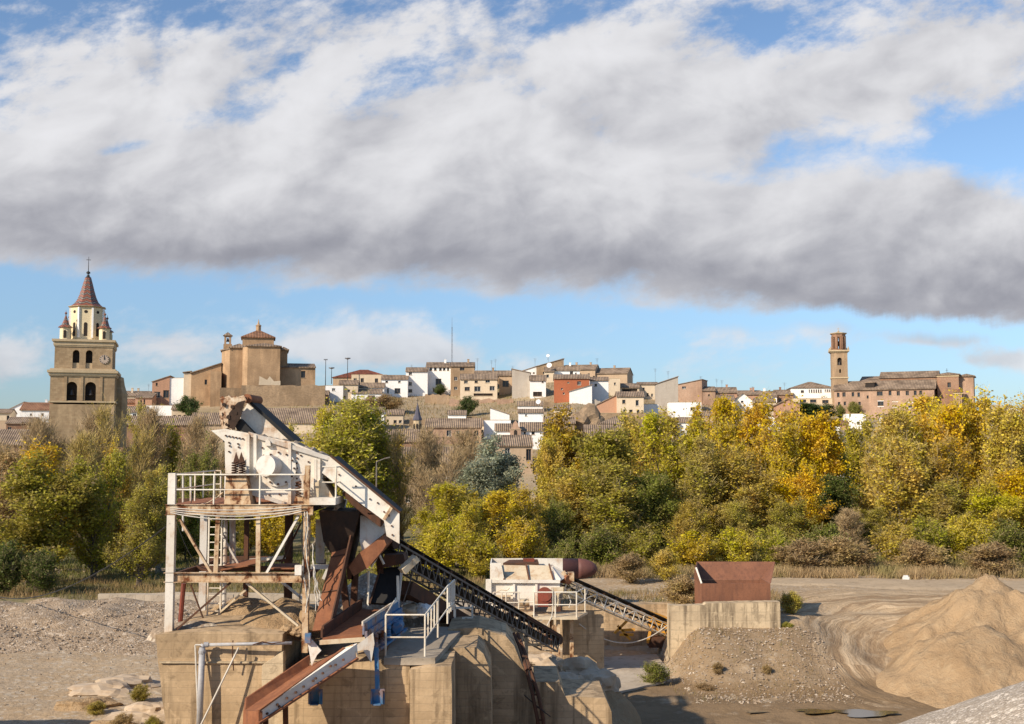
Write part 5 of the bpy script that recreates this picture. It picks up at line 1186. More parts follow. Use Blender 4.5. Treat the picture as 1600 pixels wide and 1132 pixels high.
# low pale kerbs at the far side of the yard
def kerb(label, x0, x1, y0, y1, h, mat, dx=.25):
    m = MB(); n = 14
    pts = [(x0+(x1-x0)*i/n, y0+(y1-y0)*i/n) for i in range(n+1)]
    for (a, b), (c, d) in zip(pts[:-1], pts[1:]):
        za = ground_z(a, b); zc = ground_z(c, d)
        m.add([(a, b, za-.3), (c-.01, d, zc-.3), (c-.01, d+dx, zc-.3), (a, b+dx, za-.3), (a, b, za+h), (c-.01, d, zc+h), (c-.01, d+dx, zc+h), (a, b+dx, za+h)], [(0,3,2,1),(4,5,6,7),(0,1,5,4),(1,2,6,5),(2,3,7,6),(3,0,4,7)])
    o = m.build('low_wall', mat); roughen(o, .5, .04, 12); return tag(o, label, 'low wall', 'low walls across the back of the yard')
kerb('nearer long low concrete wall seen behind the platform legs', -21.5, -4, 64.0, 64.6, .45, conc3)
kerb('farther long low concrete wall behind the platform legs', -26, -4, 69.2, 69.6, .5, conc3)
kerb('broken grey wall above the end of the gravel heap', -24.5, -17, 67.0, 67.2, .7, conc3)

# ------------------------------------------------------------------ steel platform
t = thing('steel_platform', 'rusty white two-storey steel platform standing on the concrete block', 'platform', P(370, 985, YF))
o0 = t.location
def S_(m, name, mat, par=None, sm=False): 
    par = par or t; off = par.location if par.parent is None else Vector((0, 0, 0)); base = Vector(root_off)
    m.v = [tuple(Vector(v)-base) for v in m.v]; return m.build(name, mat, par, smooth=sm)
root_off = P(370, 985, YF)
zd = P(267, 797, YF).z; zmid = P(267, 903, YF).z; zc = P(267, 988, YF).z; zr = P(267, 742, YF).z
xl = P(267, 800, YF).x; xr = P(479, 800, YF).x; xb1 = P(320, 800, YB).x; xb2 = P(452, 800, YB).x
m = MB(); m.box(xl-.13, xl+.13, YF, YF+.22, zc-.1, zd-.16); S_(m, 'post', paintw)
m = MB(); m.box(xl-.12, xl+.12, YF, YF+.16, zd+.16, zr+.05); S_(m, 'rail_post', paintw)
m = MB(); m.ibeam((xr, YF+.1, P(479, 962, YF).z-1.2), (xr, YF+.1, zd-.16), .20, .22, .03); S_(m, 'post', paintr)
m = MB(); m.box(xr-.08, xr+.08, YF+.02, YF+.18, zd+.16, zr+.3); S_(m, 'rail_post', paintr)
for x, mt, w_ in ((xb1, paintd, .26), (P(386, 800, YB).x, rustd, .16), (xb2, rustd, .26)):
    m = MB(); m.ibeam((x, YB, zc-.2), (x, YB, zd-.16), w_, w_, .03); S_(m, 'post', mt)
m = MB(); m.tube((P(353, 800, 39.5).x, 39.5, zc), (P(353, 800, 39.5).x, 39.5, zr-.1), .075, n=8); S_(m, 'pipe_post', paintd)
m = MB(); m.tube((P(363, 800, 39.5).x, 39.7, zmid-.1), (P(361, 800, 39.5).x, 39.7, zd-.1), .11, n=8); S_(m, 'pipe_post', paintd)
m = MB(); m.tube(P(287, 912, 38.5), P(281, 980, 38.5), .085, n=8); S_(m, 'thin_post', redm)
for px in (338, 404):
    m = MB(); m.beam((P(px, 800, YF).x, YF+.08, zmid+.13), (P(px+(2 if px < 350 else -1), 800, YF).x, YF+.08, zd-.16), .14, .10); S_(m, 'thin_post', paintr)
for a in ((286, 742, 830), (298, 745, 800)):
    m = MB(); m.tube(P(a[0], a[1], 40.3), P(a[0], a[2], 40.3), .04, n=6); S_(m, 'thin_post', paintd)
# decks and edge beams
m = MB(); m.beam((xl-.18, YF+.1, zd), (xr+.2, YF+.1, zd), .10, .30); m.box(xl-.2, xr+.2, YF, YF+.16, zd+.155, zd+.175); m.box(xl-.2, xr+.2, YF, YF+.16, zd-.175, zd-.155); S_(m, 'edge_beam', paintr)
m = MB(); m.beam((xb1-1.0, YB, zd), (xb2+1.2, YB, zd), .10, .26); S_(m, 'edge_beam', rustd)
for x in (xl, P(330, 800, YF).x, P(402, 800, YF).x, xr): 
    m = MB(); m.beam((x, YF+.16, zd), (x, YB-.06, zd), .10, .24); S_(m, 'cross_beam', rustd)
m = MB(); m.box(xl-.1, xr+.1, YF+.17, YB, zd+.13, zd+.16); S_(m, 'upper_deck', rust)
m = MB(); m.beam((xl-.15, YF+.12, zmid), (xr-.12, YF+.12, zmid), .05, .27); m.box(xl-.2, xr-.12, YF, YF+.17, zmid+.14, zmid+.16); m.box(xl-.2, xr-.12, YF, YF+.17, zmid-.16, zmid-.14); S_(m, 'lower_edge_beam', paintr)
m = MB(); m.beam((xb1, YB, zmid+.1), (xb2, YB, zmid+.1), .10, .2); S_(m, 'lower_edge_beam', rustd)
m = MB(); m.beam((xl, YF+.2, zmid), (xl+.3, YB, zmid), .1, .2); m.beam((xr, YF+.2, zmid), (xr-.2, YB, zmid), .1, .2); m.beam((xl+.2, 38.4, zmid+.02), (xr-.1, 38.4, zmid+.02), .1, .18); S_(m, 'lower_cross_beam', rustd)
m = MB(); m.add([P(345, 892, 38.2), P(408, 882, 38.0), P(404, 874, 40.0), P(350, 882, 40.2)], [(0,1,2,3)]); m.add([P(418, 888, 37.5), P(470, 888, 37.5), P(468, 880, 40), P(425, 881, 40)], [(0,1,2,3)]); o = S_(m, 'lower_deck_plate', rust)
so_ = o.modifiers.new('thick', 'SOLIDIFY'); so_.thickness = .04
# braces
for a, b, Y, w_, mt in [((281, 812), (330, 895), YF+.12, .13, paintr), ((467, 806), (417, 895), YF+.12, .13, paintw), ((346, 834), (375, 886), 39.4, .11, paintd),
                        ((360, 911), (276, 984), YF+.15, .10, rustd), ((385, 911), (466, 978), YF+.18, .11, paintc), ((384, 922), (338, 962), 39.2, .11, paintc), ((438, 908), (478, 940), 39.2, .12, paintw),
                        ((298, 914), (318, 968), 38.6, .07, rustd), ((470, 818), (440, 880), 39.5, .10, rustd)]:
    m = MB(); m.beam(P(*a, Y), P(*b, Y), w_*.6, w_, up=Vector((0, 1, 0))); S_(m, 'brace', mt)
m = MB(); m.beam(P(390, 876, 40.5), P(446, 871, 40.5), .08, .12); S_(m, 'tie_rail', paintw)
# guard rails
def rail(par, pts, posts, h, r=.027, mid=.5, mat=railw, name='guard_rail'):
    for f, rr in ((1, r), (mid, r*.9)):
        if not f: continue
        m = MB()
        for a, b in zip(pts[:-1], pts[1:]): m.tube(Vector(a)+ZUP*h*f, Vector(b)+ZUP*h*f, rr, n=6)
        S_(m, name if f == 1 else 'middle_rail', mat, par)
    for p in posts:
        q = MB(); p = Vector(p); q.tube(p, p+ZUP*h, r*1.1, n=6); S_(q, 'rail_post', mat, par)
hz = zr-zd-.16; A = Vector
rail(t, [(xl, YF+.05, zd+.16), (xr-.1, YF+.05, zd+.16)], [(P(333, 800, YF).x, YF+.05, zd+.16), (P(405, 800, YF).x, YF+.05, zd+.16)], hz)
rail(t, [(xl, YF+.1, zd+.16), (xl+.12, YB, zd+.16)], [(xl+.08, 38.4, zd+.16), (xl+.12, YB, zd+.16)], hz)
rail(t, [(xl+.12, YB, zd+.16), (P(345, 750, YB).x, YB, zd+.16)], [(P(345, 750, YB).x, YB, zd+.16), (P(318, 750, YB).x, YB, zd+.16)], hz)
# balcony to the right
zb_ = P(500, 789, 35.8).z; x1 = P(484, 789, 35.8).x; x2 = P(525, 789, 35.8).x; x3 = P(537, 789, 37.4).x
m = MB(); m.prism([(x1, 35.7, zb_), (x2, 35.7, zb_), (x3, 37.4, zb_), (x1+.2, 37.4, zb_)], (0, 0, .22)); S_(m, 'balcony', paintw)
rail(t, [(x2, 35.75, zb_+.22), (x1+.4, 35.75, zb_+.22)], [(x2, 35.75, zb_+.22)], 1.02)
rail(t, [(x2, 35.75, zb_+.22), (x3, 37.3, zb_+.22)], [(x3, 37.3, zb_+.22)], 1.0)
# ladder
lx0, lx1 = P(327, 800, 39.2).x, P(347, 800, 39.2).x; ladz0, ladz1 = P(330, 962, 39.2).z, P(330, 798, 39.2).z
la = MB(); la.beam((lx0, 39.2, ladz0), (lx0, 39.2, ladz1), .05, .06); la.beam((lx1, 39.2, ladz0), (lx1, 39.2, ladz1), .05, .06); lad = S_(la, 'ladder', railw)
for k in range(13):
    z_ = ladz0+.15+k*(ladz1-ladz0-.2)/13; q = MB(); q.tube((lx0, 39.2, z_), (lx1, 39.2, z_), .022, n=6); q.v = [tuple(Vector(v)-root_off) for v in q.v]; q.build('rung', railw, lad)
# junction box and cables
m = MB(); a = P(466, 893, YF-.1); m.box(a.x-.1, a.x+.12, YF-.18, YF-.02, a.z-.12, a.z+.2); S_(m, 'junction_box', paintw)
def sag(p, q, d, n=14, wob=0, seed=0):
    p = Vector(p); q = Vector(q); return [p.lerp(q, i/n)-ZUP*(4*d*(i/n)*(1-i/n))+Vector((wob*math.sin(i*1.7+seed), wob*math.cos(i*2.3+seed), 0)) for i in range(n+1)]
for k in range(4):
    m = MB(); m.path(sag(P(266, 794+k*2.5, YF-.06-.03*k), P(471, 791+k*3, YF-.06-.03*k), .10+.045*k), .018); o = S_(m, 'cable', cablew, sm=True)
for k, (dx, w_) in enumerate([(0, .04), (4, .05), (-3, .04)]):
    pts = [P(476+dx, 800, YF-.1)]
    for i in range(1, 15):
        f = i/14; pts.append(P(476+dx*(1+f*.3)+5*math.sin(f*9+k*1.3)*(.3+f)*.6, 800+f*(158-8*k), YF-.1-.03*k)+Vector((0, w_*math.cos(i*2+k), 0)))
    m = MB(); m.path(pts, .020); S_(m, 'cable', cablew if k != 2 else cableb, sm=True)
for k in range(3):
    m = MB(); m.path(sag(P(488, 850+12*k, YF-.1), P(494+4*k, 955-8*k, YF-.3), -.0+.04*k, wob=.025, seed=k), .016); S_(m, 'cable', cablew, sm=True)
m = MB(); m.path([P(277, 795, YF+.2), P(300, 793, YF+.4), P(325, 786, YF+.6), P(340, 777, YF+.9), P(348, 770, YF+1.0)], .028); S_(m, 'hose', yellow if 0 else paintc, sm=True)
m = MB(); m.path(sag(P(281, 800, YF-.05), P(303, 770, YF+.3), .35), .012); m.path(sag(P(275, 812, YF-.03), P(330, 888, YF+.1), .5), .012); m.path(sag(P(400, 880, YF+1), P(470, 812, YF+1), .4), .012); S_(m, 'loose_wire', cableb)
# long wire to the left, hung on the platform
m = MB(); m.path(sag(P(266, 818, YF), P(-40, 915, 78), 1.6, 26), .025, 4); o = m.build('overhead_wire', cableb, fix=False); tag(o, 'thin dark wire running down left from the steel platform to the trees', 'wire')

# ------------------------------------------------------------------ vibrating screen on the platform
root_off = P(430, 790, 37)
t = thing('vibrating_screen', 'large white riveted screening machine with round drive housing on top of the platform', 'machine', root_off)
body = [(330, 673), (352, 670.5), (388, 677), (457, 691), (516, 716), (509, 732), (503, 750), (484, 790), (455, 790), (420, 779), (391, 769), (390, 742), (352, 740), (351, 690)]
m = MB(); m.pprism(body, 36.75, 36.81); S_(m, 'side_plate', paintw)
m = MB(); m.pprism(body, 39.0, 39.06); S_(m, 'side_plate', paintd)
m = MB(); m.pprism([(356, 684), (388, 689), (457, 703), (508, 724), (498, 748), (482, 780), (455, 780), (420, 769), (397, 760), (396, 742), (356, 735)], 36.812, 38.998); S_(m, 'screen_box', paintd)
m = MB(); c = P(435, 732, 36.72); m.disc(c, .61, (0, -1, 0), .08, 32); pl = S_(m, 'housing_flange', paintw)
m = MB(); c = P(425, 729, 36.63); m.tube(c, c+Vector((-.12, -.42, .03)), .36, .355, n=32); S_(m, 'drive_housing', paintd)
for k in range(12):
    g = k*math.pi/6; c2 = P(435, 732, 36.63)+Vector((.53*math.cos(g), 0, .53*math.sin(g))); m = MB(); m.disc(c2, .035, (0, -1, 0), .05, 6); S_(m, 'bolt', rustd)
for px, py in [(353+i*5.3, 681+i*1.0) for i in range(6)]+[(358, 692), (372, 694), (359, 697), (373, 699), (358, 706)]+[(464, 700+i*8) for i in range(11)]+[(421, 774), (437, 773), (452, 776), (482, 722), (482, 735), (470, 712), (496, 728), (410, 700), (412, 712)]+[(461+i*9, 698+i*4) for i in range(5)]:
    m = MB(); m.disc(P(px, py, 36.745), .032, (0, -1, 0), .04, 6); S_(m, 'bolt', rustd)
for x, a, b in ((388, 679, 742), (453, 692, 788), (399, 680, 748), (493, 718, 788), (498.5, 718, 788)):
    m = MB(); m.beam(P(x, a, 36.68), P(x, b, 36.68), .10, .13); S_(m, 'stiffener', paintw)
m = MB(); m.beam(P(388, 678, 36.7), P(516, 717, 36.7), .10, .14, up=Vector((0, 0, 1))); m.beam(P(391, 770, 36.7), P(456, 791, 36.7), .08, .12); S_(m, 'edge_angle', paintd)
m = MB(); m.pprism([(414, 697), (415, 688), (419, 687), (422, 690), (423, 697)], 36.6, 36.74); S_(m, 'lifting_lug', paintw)
# dirt on top of the box
m = MB(); n = 40
top = [(352, 678), (388, 681), (457, 695), (512, 717)]
def tz(px): return np.interp(px, [a for a, b in top], [b for a, b in top])
vs = []
for j in range(9):
    for i in range(n):
        px = 356+i*(506-356)/(n-1); Yq = 36.86+j*(38.9-36.86)/8; p = P(px, tz(px)+2.5, 36.8); z_ = p.z+.12+.10*pn(px*.1, Yq, 1.5, 2)+.05*pn(px*.3, Yq*3, 1, 3)-.12*abs(j-4)/4; vs.append((p.x, Yq, z_))
m.add(vs, [(j*n+i, j*n+i+1, (j+1)*n+i+1, (j+1)*n+i) for j in range(8) for i in range(n-1)]); S_(m, 'dirt_crust', stonem)
# pedestal with springs
m = MB(); a = [P(353, 744, 36.3), P(384, 744, 36.3), P(393, 793, 36.2), P(350, 793, 36.2)]; m.prism(a, (0, .8, 0)); ped = S_(m, 'pedestal', paintr)
m = MB(); m.pprism([(350, 741), (388, 741), (388, 744), (350, 744)], 36.2, 37.1); S_(m, 'spring_plate', rustd)
def spring(px, y0, y1, Y, r=.10):
    p = P(px, y1, Y); h = P(px, y0, Y).z-p.z; n = 60; pts = [p+Vector((r*math.cos(i/n*2*math.pi*5), r*math.sin(i/n*2*math.pi*5), h*i/n)) for i in range(n+1)]; m = MB(); m.path(pts, .022, 5); S_(m, 'spring', rustd, sm=True)
spring(367, 722, 741, 36.4); spring(378, 722, 741, 36.4); spring(466, 752, 776, 36.5, .09)
m = MB()
for px in (369, 377): b = P(px, 724, 36.6); h = P(px, 706, 36.6).z-b.z; m.add([b+Vector((-.11, 0, 0)), b+Vector((.11, 0, 0)), b+Vector((0, -.03, h)), b+Vector((-.11, .1, 0)), b+Vector((.11, .1, 0))], [(0,1,2),(0,2,3),(1,4,2),(3,2,4),(0,3,4,1)])
S_(m, 'guide_cone', rustd)
m = MB(); m.beam(P(461, 780, 36.6), P(490, 790, 36.6), .2, .3); m.beam(P(478, 742, 36.4), P(478, 792, 36.4), .14, .14); S_(m, 'rear_support', paintr)
m = MB(); m.pprism([(492, 755), (503, 748), (525, 785), (512, 790), (496, 786)], 36.5, 37.6); S_(m, 'chute_guard', paintc)

# ------------------------------------------------------------------ inclined feed conveyor with white side panels
root_off = P(520, 760, 37.5)
t = thing('feed_conveyor', 'steep feed conveyor with white side panels and a corroded head above the screening machine', 'conveyor', root_off)
m = MB(); m.pprism([(516, 714), (624, 803), (624, 850), (604, 838), (600, 814), (566, 789), (534, 764), (503, 739)], 36.5, 36.57); lp = S_(m, 'side_panel', paintw)
m = MB(); m.pprism([(516, 714), (624, 803), (624, 850), (604, 838), (600, 814), (566, 789), (534, 764), (503, 739)], 38.2, 38.27); S_(m, 'side_panel', paintd)
m = MB(); m.prism([P(503, 741, 36.58), P(566, 791, 36.58), P(602, 817, 36.58), P(602, 813, 36.58), P(566, 786, 36.58), P(505, 737, 36.58)], (0, 1.61, 0)); S_(m, 'bottom_plate', rustk)
m = MB(); m.prism([P(517, 715, 36.58), P(622, 802, 36.58), P(622, 801, 36.58), P(518, 714, 36.58)], (0, 1.61, 0)); S_(m, 'belt', rubber)
m = MB(); m.beam(P(516, 712, 36.45), P(625, 801.5, 36.45), .07, .07, up=Vector((0, 1, 0))); S_(m, 'top_rail', rustd)
m = MB(); m.beam(P(600, 812, 36.42), P(612, 793, 36.42), .1, .14, up=Vector((0, 1, 0))); S_(m, 'clamp_bar', paintr)
for px, py in [(530, 742), (556, 760), (578, 780), (600, 800), (560, 748), (612, 822), (613, 836), (608, 806), (590, 786)]:
    m = MB(); m.disc(P(px, py, 36.495), .03, (0, -1, 0), .04, 6); S_(m, 'bolt', rustd)
up = [(387, 630), (456, 690), (430, 687), (400, 679), (380, 664), (374, 652)]
m = MB(); m.pprism(up, 38.4, 38.46); S_(m, 'side_panel', paintw)
m = MB(); m.pprism(up, 39.6, 39.66); S_(m, 'side_panel', paintd)
m = MB(); m.prism([P(386, 628, 38.3), P(394, 629, 38.3), P(462, 690, 38.3), P(452, 689, 38.3)], (0, 1.45, 0)); S_(m, 'belt', rubber)
m = MB(); m.prism([P(374, 655, 38.47), P(400, 681, 38.47), P(430, 689, 38.47), P(430, 684, 38.47), P(402, 675, 38.47), P(380, 652, 38.47)], (0, 1.12, 0)); S_(m, 'bottom_plate', rustd)
m = MB(); a = P(386, 623, 38.1); m.tube(a, a+Vector((0, 1.75, 0)), .16, n=16); m.tube(a+Vector((0, -.12, 0)), a+Vector((0, 1.9, 0)), .06, n=8); S_(m, 'head_drum', rust)
m = MB(); m.pprism([(343, 623), (347, 619), (352, 623), (357, 618), (362, 622), (368, 619), (374, 623), (381, 618), (385, 626), (379, 633), (381, 638), (375, 643), (377, 650), (370, 655), (371, 662), (364, 661), (362, 672), (356, 668), (348, 672), (351, 660), (345, 655), (350, 648), (343, 640), (348, 634)], 37.9, 37.96); m.pprism([(347, 622), (356, 619), (370, 621), (381, 618), (377, 640), (373, 656), (360, 672), (348, 671), (344, 645)], 39.6, 39.7)
m.prism([P(346, 622, 38.01), P(342, 646, 38.01), P(347, 671, 38.01), P(350, 671, 38.01), P(346, 646, 38.01), P(350, 622, 38.01)], (0, 1.58, 0)); o = S_(m, 'corroded_head', painted('flaking_cream_paint', (.72, .62, .48), amt=.70, sc_=3.0, rust=(.22, .08, .03))); roughen(o, .09, .028, 5)
for hx, hy, hr in ((350, 633, 3.2), (357, 652, 3.6), (363, 636, 3.0), (354, 664, 2.6), (369, 646, 2.4)):
    m = MB(); m.pprism([(hx+hr*(1+.4*math.sin(k*2.7+hx))*math.cos(k*.9), hy+hr*(1+.4*math.cos(k*3.1+hy))*math.sin(k*.9)) for k in range(7)], 37.83, 37.86); S_(m, 'rust_hole', rustk)
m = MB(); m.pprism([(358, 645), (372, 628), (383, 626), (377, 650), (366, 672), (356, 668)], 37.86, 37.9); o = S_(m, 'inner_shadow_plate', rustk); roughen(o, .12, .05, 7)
for k, (a, b) in enumerate([((393, 655), (391, 680)), ((410, 668), (408, 684)), ((380, 650), (372, 676))]):
    m = MB(); m.beam(P(*a, 38.6), P(*b, 38.6), .12, .12); S_(m, 'strut', rustd)
m = MB(); m.pprism([(376, 655), (398, 678), (384, 676), (370, 671), (366, 664)], 38.0, 38.3); S_(m, 'tail_plate', rubber)
# chutes, hoppers and plates hung below the feed conveyor
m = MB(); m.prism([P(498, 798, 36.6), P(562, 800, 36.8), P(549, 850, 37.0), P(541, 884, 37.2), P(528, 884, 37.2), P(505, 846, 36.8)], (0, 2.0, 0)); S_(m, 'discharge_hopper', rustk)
m = MB(); m.pprism([(563, 806), (590, 806), (602, 824), (598, 836), (578, 852), (566, 862), (562, 846)], 37.2, 38.6); S_(m, 'cover_plate', paintd)
m = MB(); m.pprism([(560, 866), (578, 853), (598, 838), (604, 852), (592, 868), (574, 888), (552, 900), (545, 886)], 37.0, 38.8); o = S_(m, 'rusted_guide', rust); roughen(o, .25, .05, 9)
m = MB(); m.pprism([(540, 765), (600, 816), (594, 824), (560, 800), (534, 772)], 36.9, 38.1); S_(m, 'under_frame', rustd)
for a, b, w_, h in ((P(500, 782, 38.5), P(540, 790, 38.5), .3, .4), (P(530, 790, 37.0), P(505, 818, 37.0), .1, .12), (P(486, 886, 37.0), P(520, 886, 37.2), .14, .14), (P(500, 812, 38.8), P(500, 880, 38.8), .28, .2), (P(512, 890, 37.1), P(505, 905, 37.1), .1, .1)):
    m = MB(); m.beam(a, b, w_, h); S_(m, 'frame_beam', paintd)
for a, b in (((545, 800), (548, 905)), ((590, 850), (596, 905)), ((556, 880), (552, 960)), ((530, 850), (543, 965)), ((600, 845), (560, 880))):
    m = MB(); m.beam(P(*a, 38.9), P(*b, 38.9), .22, .22, up=Vector((0, 1, 0))); S_(m, 'leg', rustd)

# ------------------------------------------------------------------ rust chute
root_off = P(502, 985, 35.4)
t = thing('rust_chute', 'long flat rust-brown chute sloping down from the screen to the blue trough', 'chute', root_off)
q0, q1, q2, q3 = P(530, 818, 37.6), P(557, 812, 37.6), P(518, 983, 35.4), P(488, 986, 35.4)
nrm = (q1-q0).cross(q3-q0).normalized(); nrm = -nrm if nrm.y > 0 else nrm
m = MB(); m.prism([q0, q1, q2, q3], -nrm*.06); S_(m, 'bed', rust)
m = MB(); m.prism([q1, q2, q2-nrm*-.30, q1-nrm*-.30], (q1-q0).normalized()*.05); S_(m, 'side_flange', rustd)
for f in (.33, .66): 
    a = q0.lerp(q3, f)+nrm*.01; b = q1.lerp(q2, f)+nrm*.01; m = MB(); m.beam(a, b, .03, .03, up=nrm); S_(m, 'weld_seam', rustd)

# ------------------------------------------------------------------ small black cross belt
root_off = P(600, 945, 38.4)
t = thing('cross_belt', 'short steep black rubber belt between white side rails under the feed conveyor', 'conveyor', root_off)
m = MB(); m.prism([P(596, 888, 38.9), P(626, 886, 38.9), P(617, 944, 38.2), P(579, 942, 38.2)], (0, .25, -.1)); S_(m, 'belt', rubber)
m = MB(); m.beam(P(630, 870, 38.8), P(622, 946, 38.1), .07, .22, up=Vector((0, 1, 0))); S_(m, 'side_rail', paintd)
m = MB(); m.beam(P(594, 890, 38.8), P(577, 945, 38.1), .07, .2, up=Vector((0, 1, 0))); S_(m, 'side_rail', rustd)
m = MB(); m.prism([P(600, 868, 38.5), P(630, 866, 38.5), P(634, 880, 38.5), P(598, 888, 38.5)], (0, .9, 0)); S_(m, 'hood', rustd)
m = MB(); m.beam(P(650, 872, 38.0), P(628, 893, 37.7), .35, .22); S_(m, 'lower_arm', paintc)
for a, b in (((576, 893), (575, 948)), ((590, 862), (600, 882)), ((596, 860), (580, 886)), ((621, 900), (622, 950))):
    m = MB(); m.tube(P(*a, 38.1), P(*b, 38.1), .045, n=6); S_(m, 'prop', railw)

# ------------------------------------------------------------------ blue trough and lower chute
root_off = P(560, 1000, 34.6)
t = thing('blue_trough', 'blue framed vibrating trough with a rusty bed and white flanges in front of the wall', 'machine', root_off)
a0, a1, b1, b0 = P(504, 997, 34.4), P(566, 992, 34.4), P(622, 954, 38.2), P(566, 952, 38.2)
m = MB(); m.prism([a0, a1, b1, b0], (0, 0, -.08)); S_(m, 'bed', rust)
up_ = Vector((0, 0, .32))
m = MB(); m.prism([a0, b0, b0+up_, a0+up_*.9], (-.06, 0, 0)); S_(m, 'side_board', rustd)
m = MB(); m.prism([a1, b1, b1+up_, a1+up_], (.06, 0, 0)); S_(m, 'side_board', blue)
m = MB(); m.beam(a1+up_*1.05, b1+up_*1.05, .05, .14); S_(m, 'white_edge', paintw)
m = MB(); m.beam(a0+up_, b0+up_, .07, .10); S_(m, 'dark_edge', rustd)
dn = Vector((.10, 0, -.55))
m = MB(); m.prism([a1+Vector((.07, 0, .1)), b1+Vector((.07, 0, .1)), b1+dn, a1+dn+Vector((0, 0, -.05))], (.08, 0, 0)); S_(m, 'side_frame', blue)
m = MB(); m.beam(a1+dn+Vector((.16, 0, -.08)), b1+dn+Vector((.16, 0, -.08)), .16, .08); m.beam(a1+Vector((.2, 0, -.12)), b1+Vector((.2, 0, -.12)), .08, .08); S_(m, 'frame_rail', blue)
for f in (.12, .3, .48, .66, .84):
    c = a1.lerp(b1, f)+Vector((.26, 0, -.3)); m = MB(); m.lathe(c+Vector((0, 0, -.22)), [(.10, 0), (.10, .1), (.07, .13), (.10, .16), (.07, .2), (.10, .24), (.07, .28), (.1, .32), (.1, .42)], 10); S_(m, 'rubber_mount', blue)
m = MB(); c = a1.lerp(b1, .6)+Vector((.42, 0, -.28)); m.tube(c, c+Vector((0, .7, 0)), .17, n=14); S_(m, 'motor', blue)
m = MB(); m.beam(a0+Vector((-.1, 0, -.14)), a1+Vector((.1, 0, -.14)), .08, .14); S_(m, 'front_crossbar', paintc)
m = MB(); m.prism([P(479, 995, 34.3), P(488, 1001, 34.3), P(502, 1017, 34.3), P(495, 1024, 34.3), P(487, 1041, 34.3)], (0, .07, 0)); S_(m, 'left_flange', paintw)
m = MB(); m.prism([P(553, 1012, 34.2), P(583, 989, 34.2), P(585, 1006, 34.2), P(580, 1036, 34.2), P(567, 1016, 34.2), P(558, 1018, 34.2)], (0, .07, 0)); S_(m, 'right_flange', paintd)
m = MB(); m.box(P(494, 1, 34.2).x-.08, P(494, 1, 34.2).x+.1, 34.15, 34.29, P(494, 1005, 34.2).z, P(494, 990, 34.2).z); S_(m, 'hinge_block', blue)
for (x, y0, y1) in ((588, 1012, 1078), (493, 1050, 1078)):
    m = MB(); m.beam(P(x, y0, 34.45), P(x+2, y1, 34.30), .13, .13); lg = S_(m, 'leg', blue)
    m = MB(); p = P(x+2 if x > 500 else x, y1+10, 34.3); m.box(p.x-.20, p.x+.22, 34.24, 34.30, p.z-.24, p.z+.22); m.box(p.x-.19, p.x-.15, 34.10, 34.238, p.z-.2, p.z+.18); m.box(p.x+.14, p.x+.18, 34.10, 34.238, p.z-.2, p.z+.18); m.box(p.x-.13, p.x+.12, 34.06, 34.235, p.z-.23, p.z-.19); m.v = [tuple(Vector(v)-root_off) for v in m.v]; m.build('foot_plate', blue, lg)
root_off = P(470, 1070, 33)
t = thing('lower_chute', 'long rusty chute with bolted white side plate reaching down to the bottom edge', 'chute', root_off)
T0, T1 = P(484, 1040, 34.9), P(538, 1014, 34.0); B0, B1 = P(383, 1110, 32.6), P(404, 1112, 31.6)
m = MB(); m.prism([T0, T1, B1, B0], (0, 0, -.06)); S_(m, 'bed', rust)
m = MB(); m.prism([P(538, 1013, 33.95), P(558, 1006, 33.9), P(559, 1028, 33.9), P(404, 1131, 31.5), P(404, 1111, 31.5)], (-.03, .05, 0)); S_(m, 'side_plate', paintw)
m = MB(); m.beam(P(404, 1131, 31.45), P(559, 1029, 33.85), .10, .06); m.beam(P(404, 1111, 31.45), P(538, 1013, 33.9), .08, .05); S_(m, 'edge_angle', rust)
m = MB(); m.prism([P(538, 1013, 33.90), P(551, 1007, 33.86), P(559, 1026, 33.84), P(546, 1034, 33.86)], (0, .04, 0)); S_(m, 'end_patch', paintr)
m = MB(); d = (P(559, 1028, 33.9)-P(404, 1131, 31.5)).normalized()
for k, (px, py) in enumerate([(418, 1115), (434, 1101), (437, 1104), (449, 1091), (463, 1082), (475, 1073), (490, 1064), (494, 1060), (505, 1052), (517, 1041), (525, 1039), (537, 1031)]):
    f = (px-404)/155; m = MB(); m.disc(P(px, py, 31.44+f*2.36), .038, (-.3, -1, 0), .04, 6); S_(m, 'bolt', rustd)
m = MB(); e = T0; m.prism([T0, B0, B0+Vector((-.03, .3, .28)), T0+Vector((-.03, .2, .28))], (-.05, 0, 0)); S_(m, 'back_plate', rust)
m = MB(); m.beam(P(446, 1105, 33.4), P(447, 1180, 33.4), .14, .14); m.beam(P(415, 1120, 32.4), P(415, 1200, 32.4), .14, .14); S_(m, 'leg', rustd)
m = MB(); m.prism([P(380, 1110, 32.4), P(404, 1112, 31.5), P(404, 1180, 31.5), P(378, 1180, 32.4)], (.1, .05, 0)); S_(m, 'end_plate', rust)

# ------------------------------------------------------------------ white railing of the walkway
root_off = P(663, 1024, 35.1)
t = thing('walkway_railing', 'white tubular railing around the end of the concrete walkway', 'railing', root_off)
z0 = zt+.02; p1 = Vector((P(603, 1020, 35.2).x, 35.1, z0)); p2 = Vector((P(664, 1020, 35.1).x, 35.1, z0)); p3 = Vector((P(697, 985, 37.8).x, 38.6, z0+.45)); p4 = Vector((P(709, 985, 39.2).x, 39.5, z0+.55))
rail(t, [p1, p2], [p1, p2], 1.30, .029, .46); rail(t, [p2, p3, p4], [p2.lerp(p3, .55), p3, p4], 1.30, .029, .40)
p0 = p1+Vector((.0, 3.0, .1)); rail(t, [p1, p0], [p0], 1.30, .03, 0)
for k in range(1, 5):
    b = p2.lerp(p3, k*.13); m = MB(); m.tube(b+ZUP*.52, b+ZUP*1.3, .028, n=6); S_(m, 'baluster', railw)
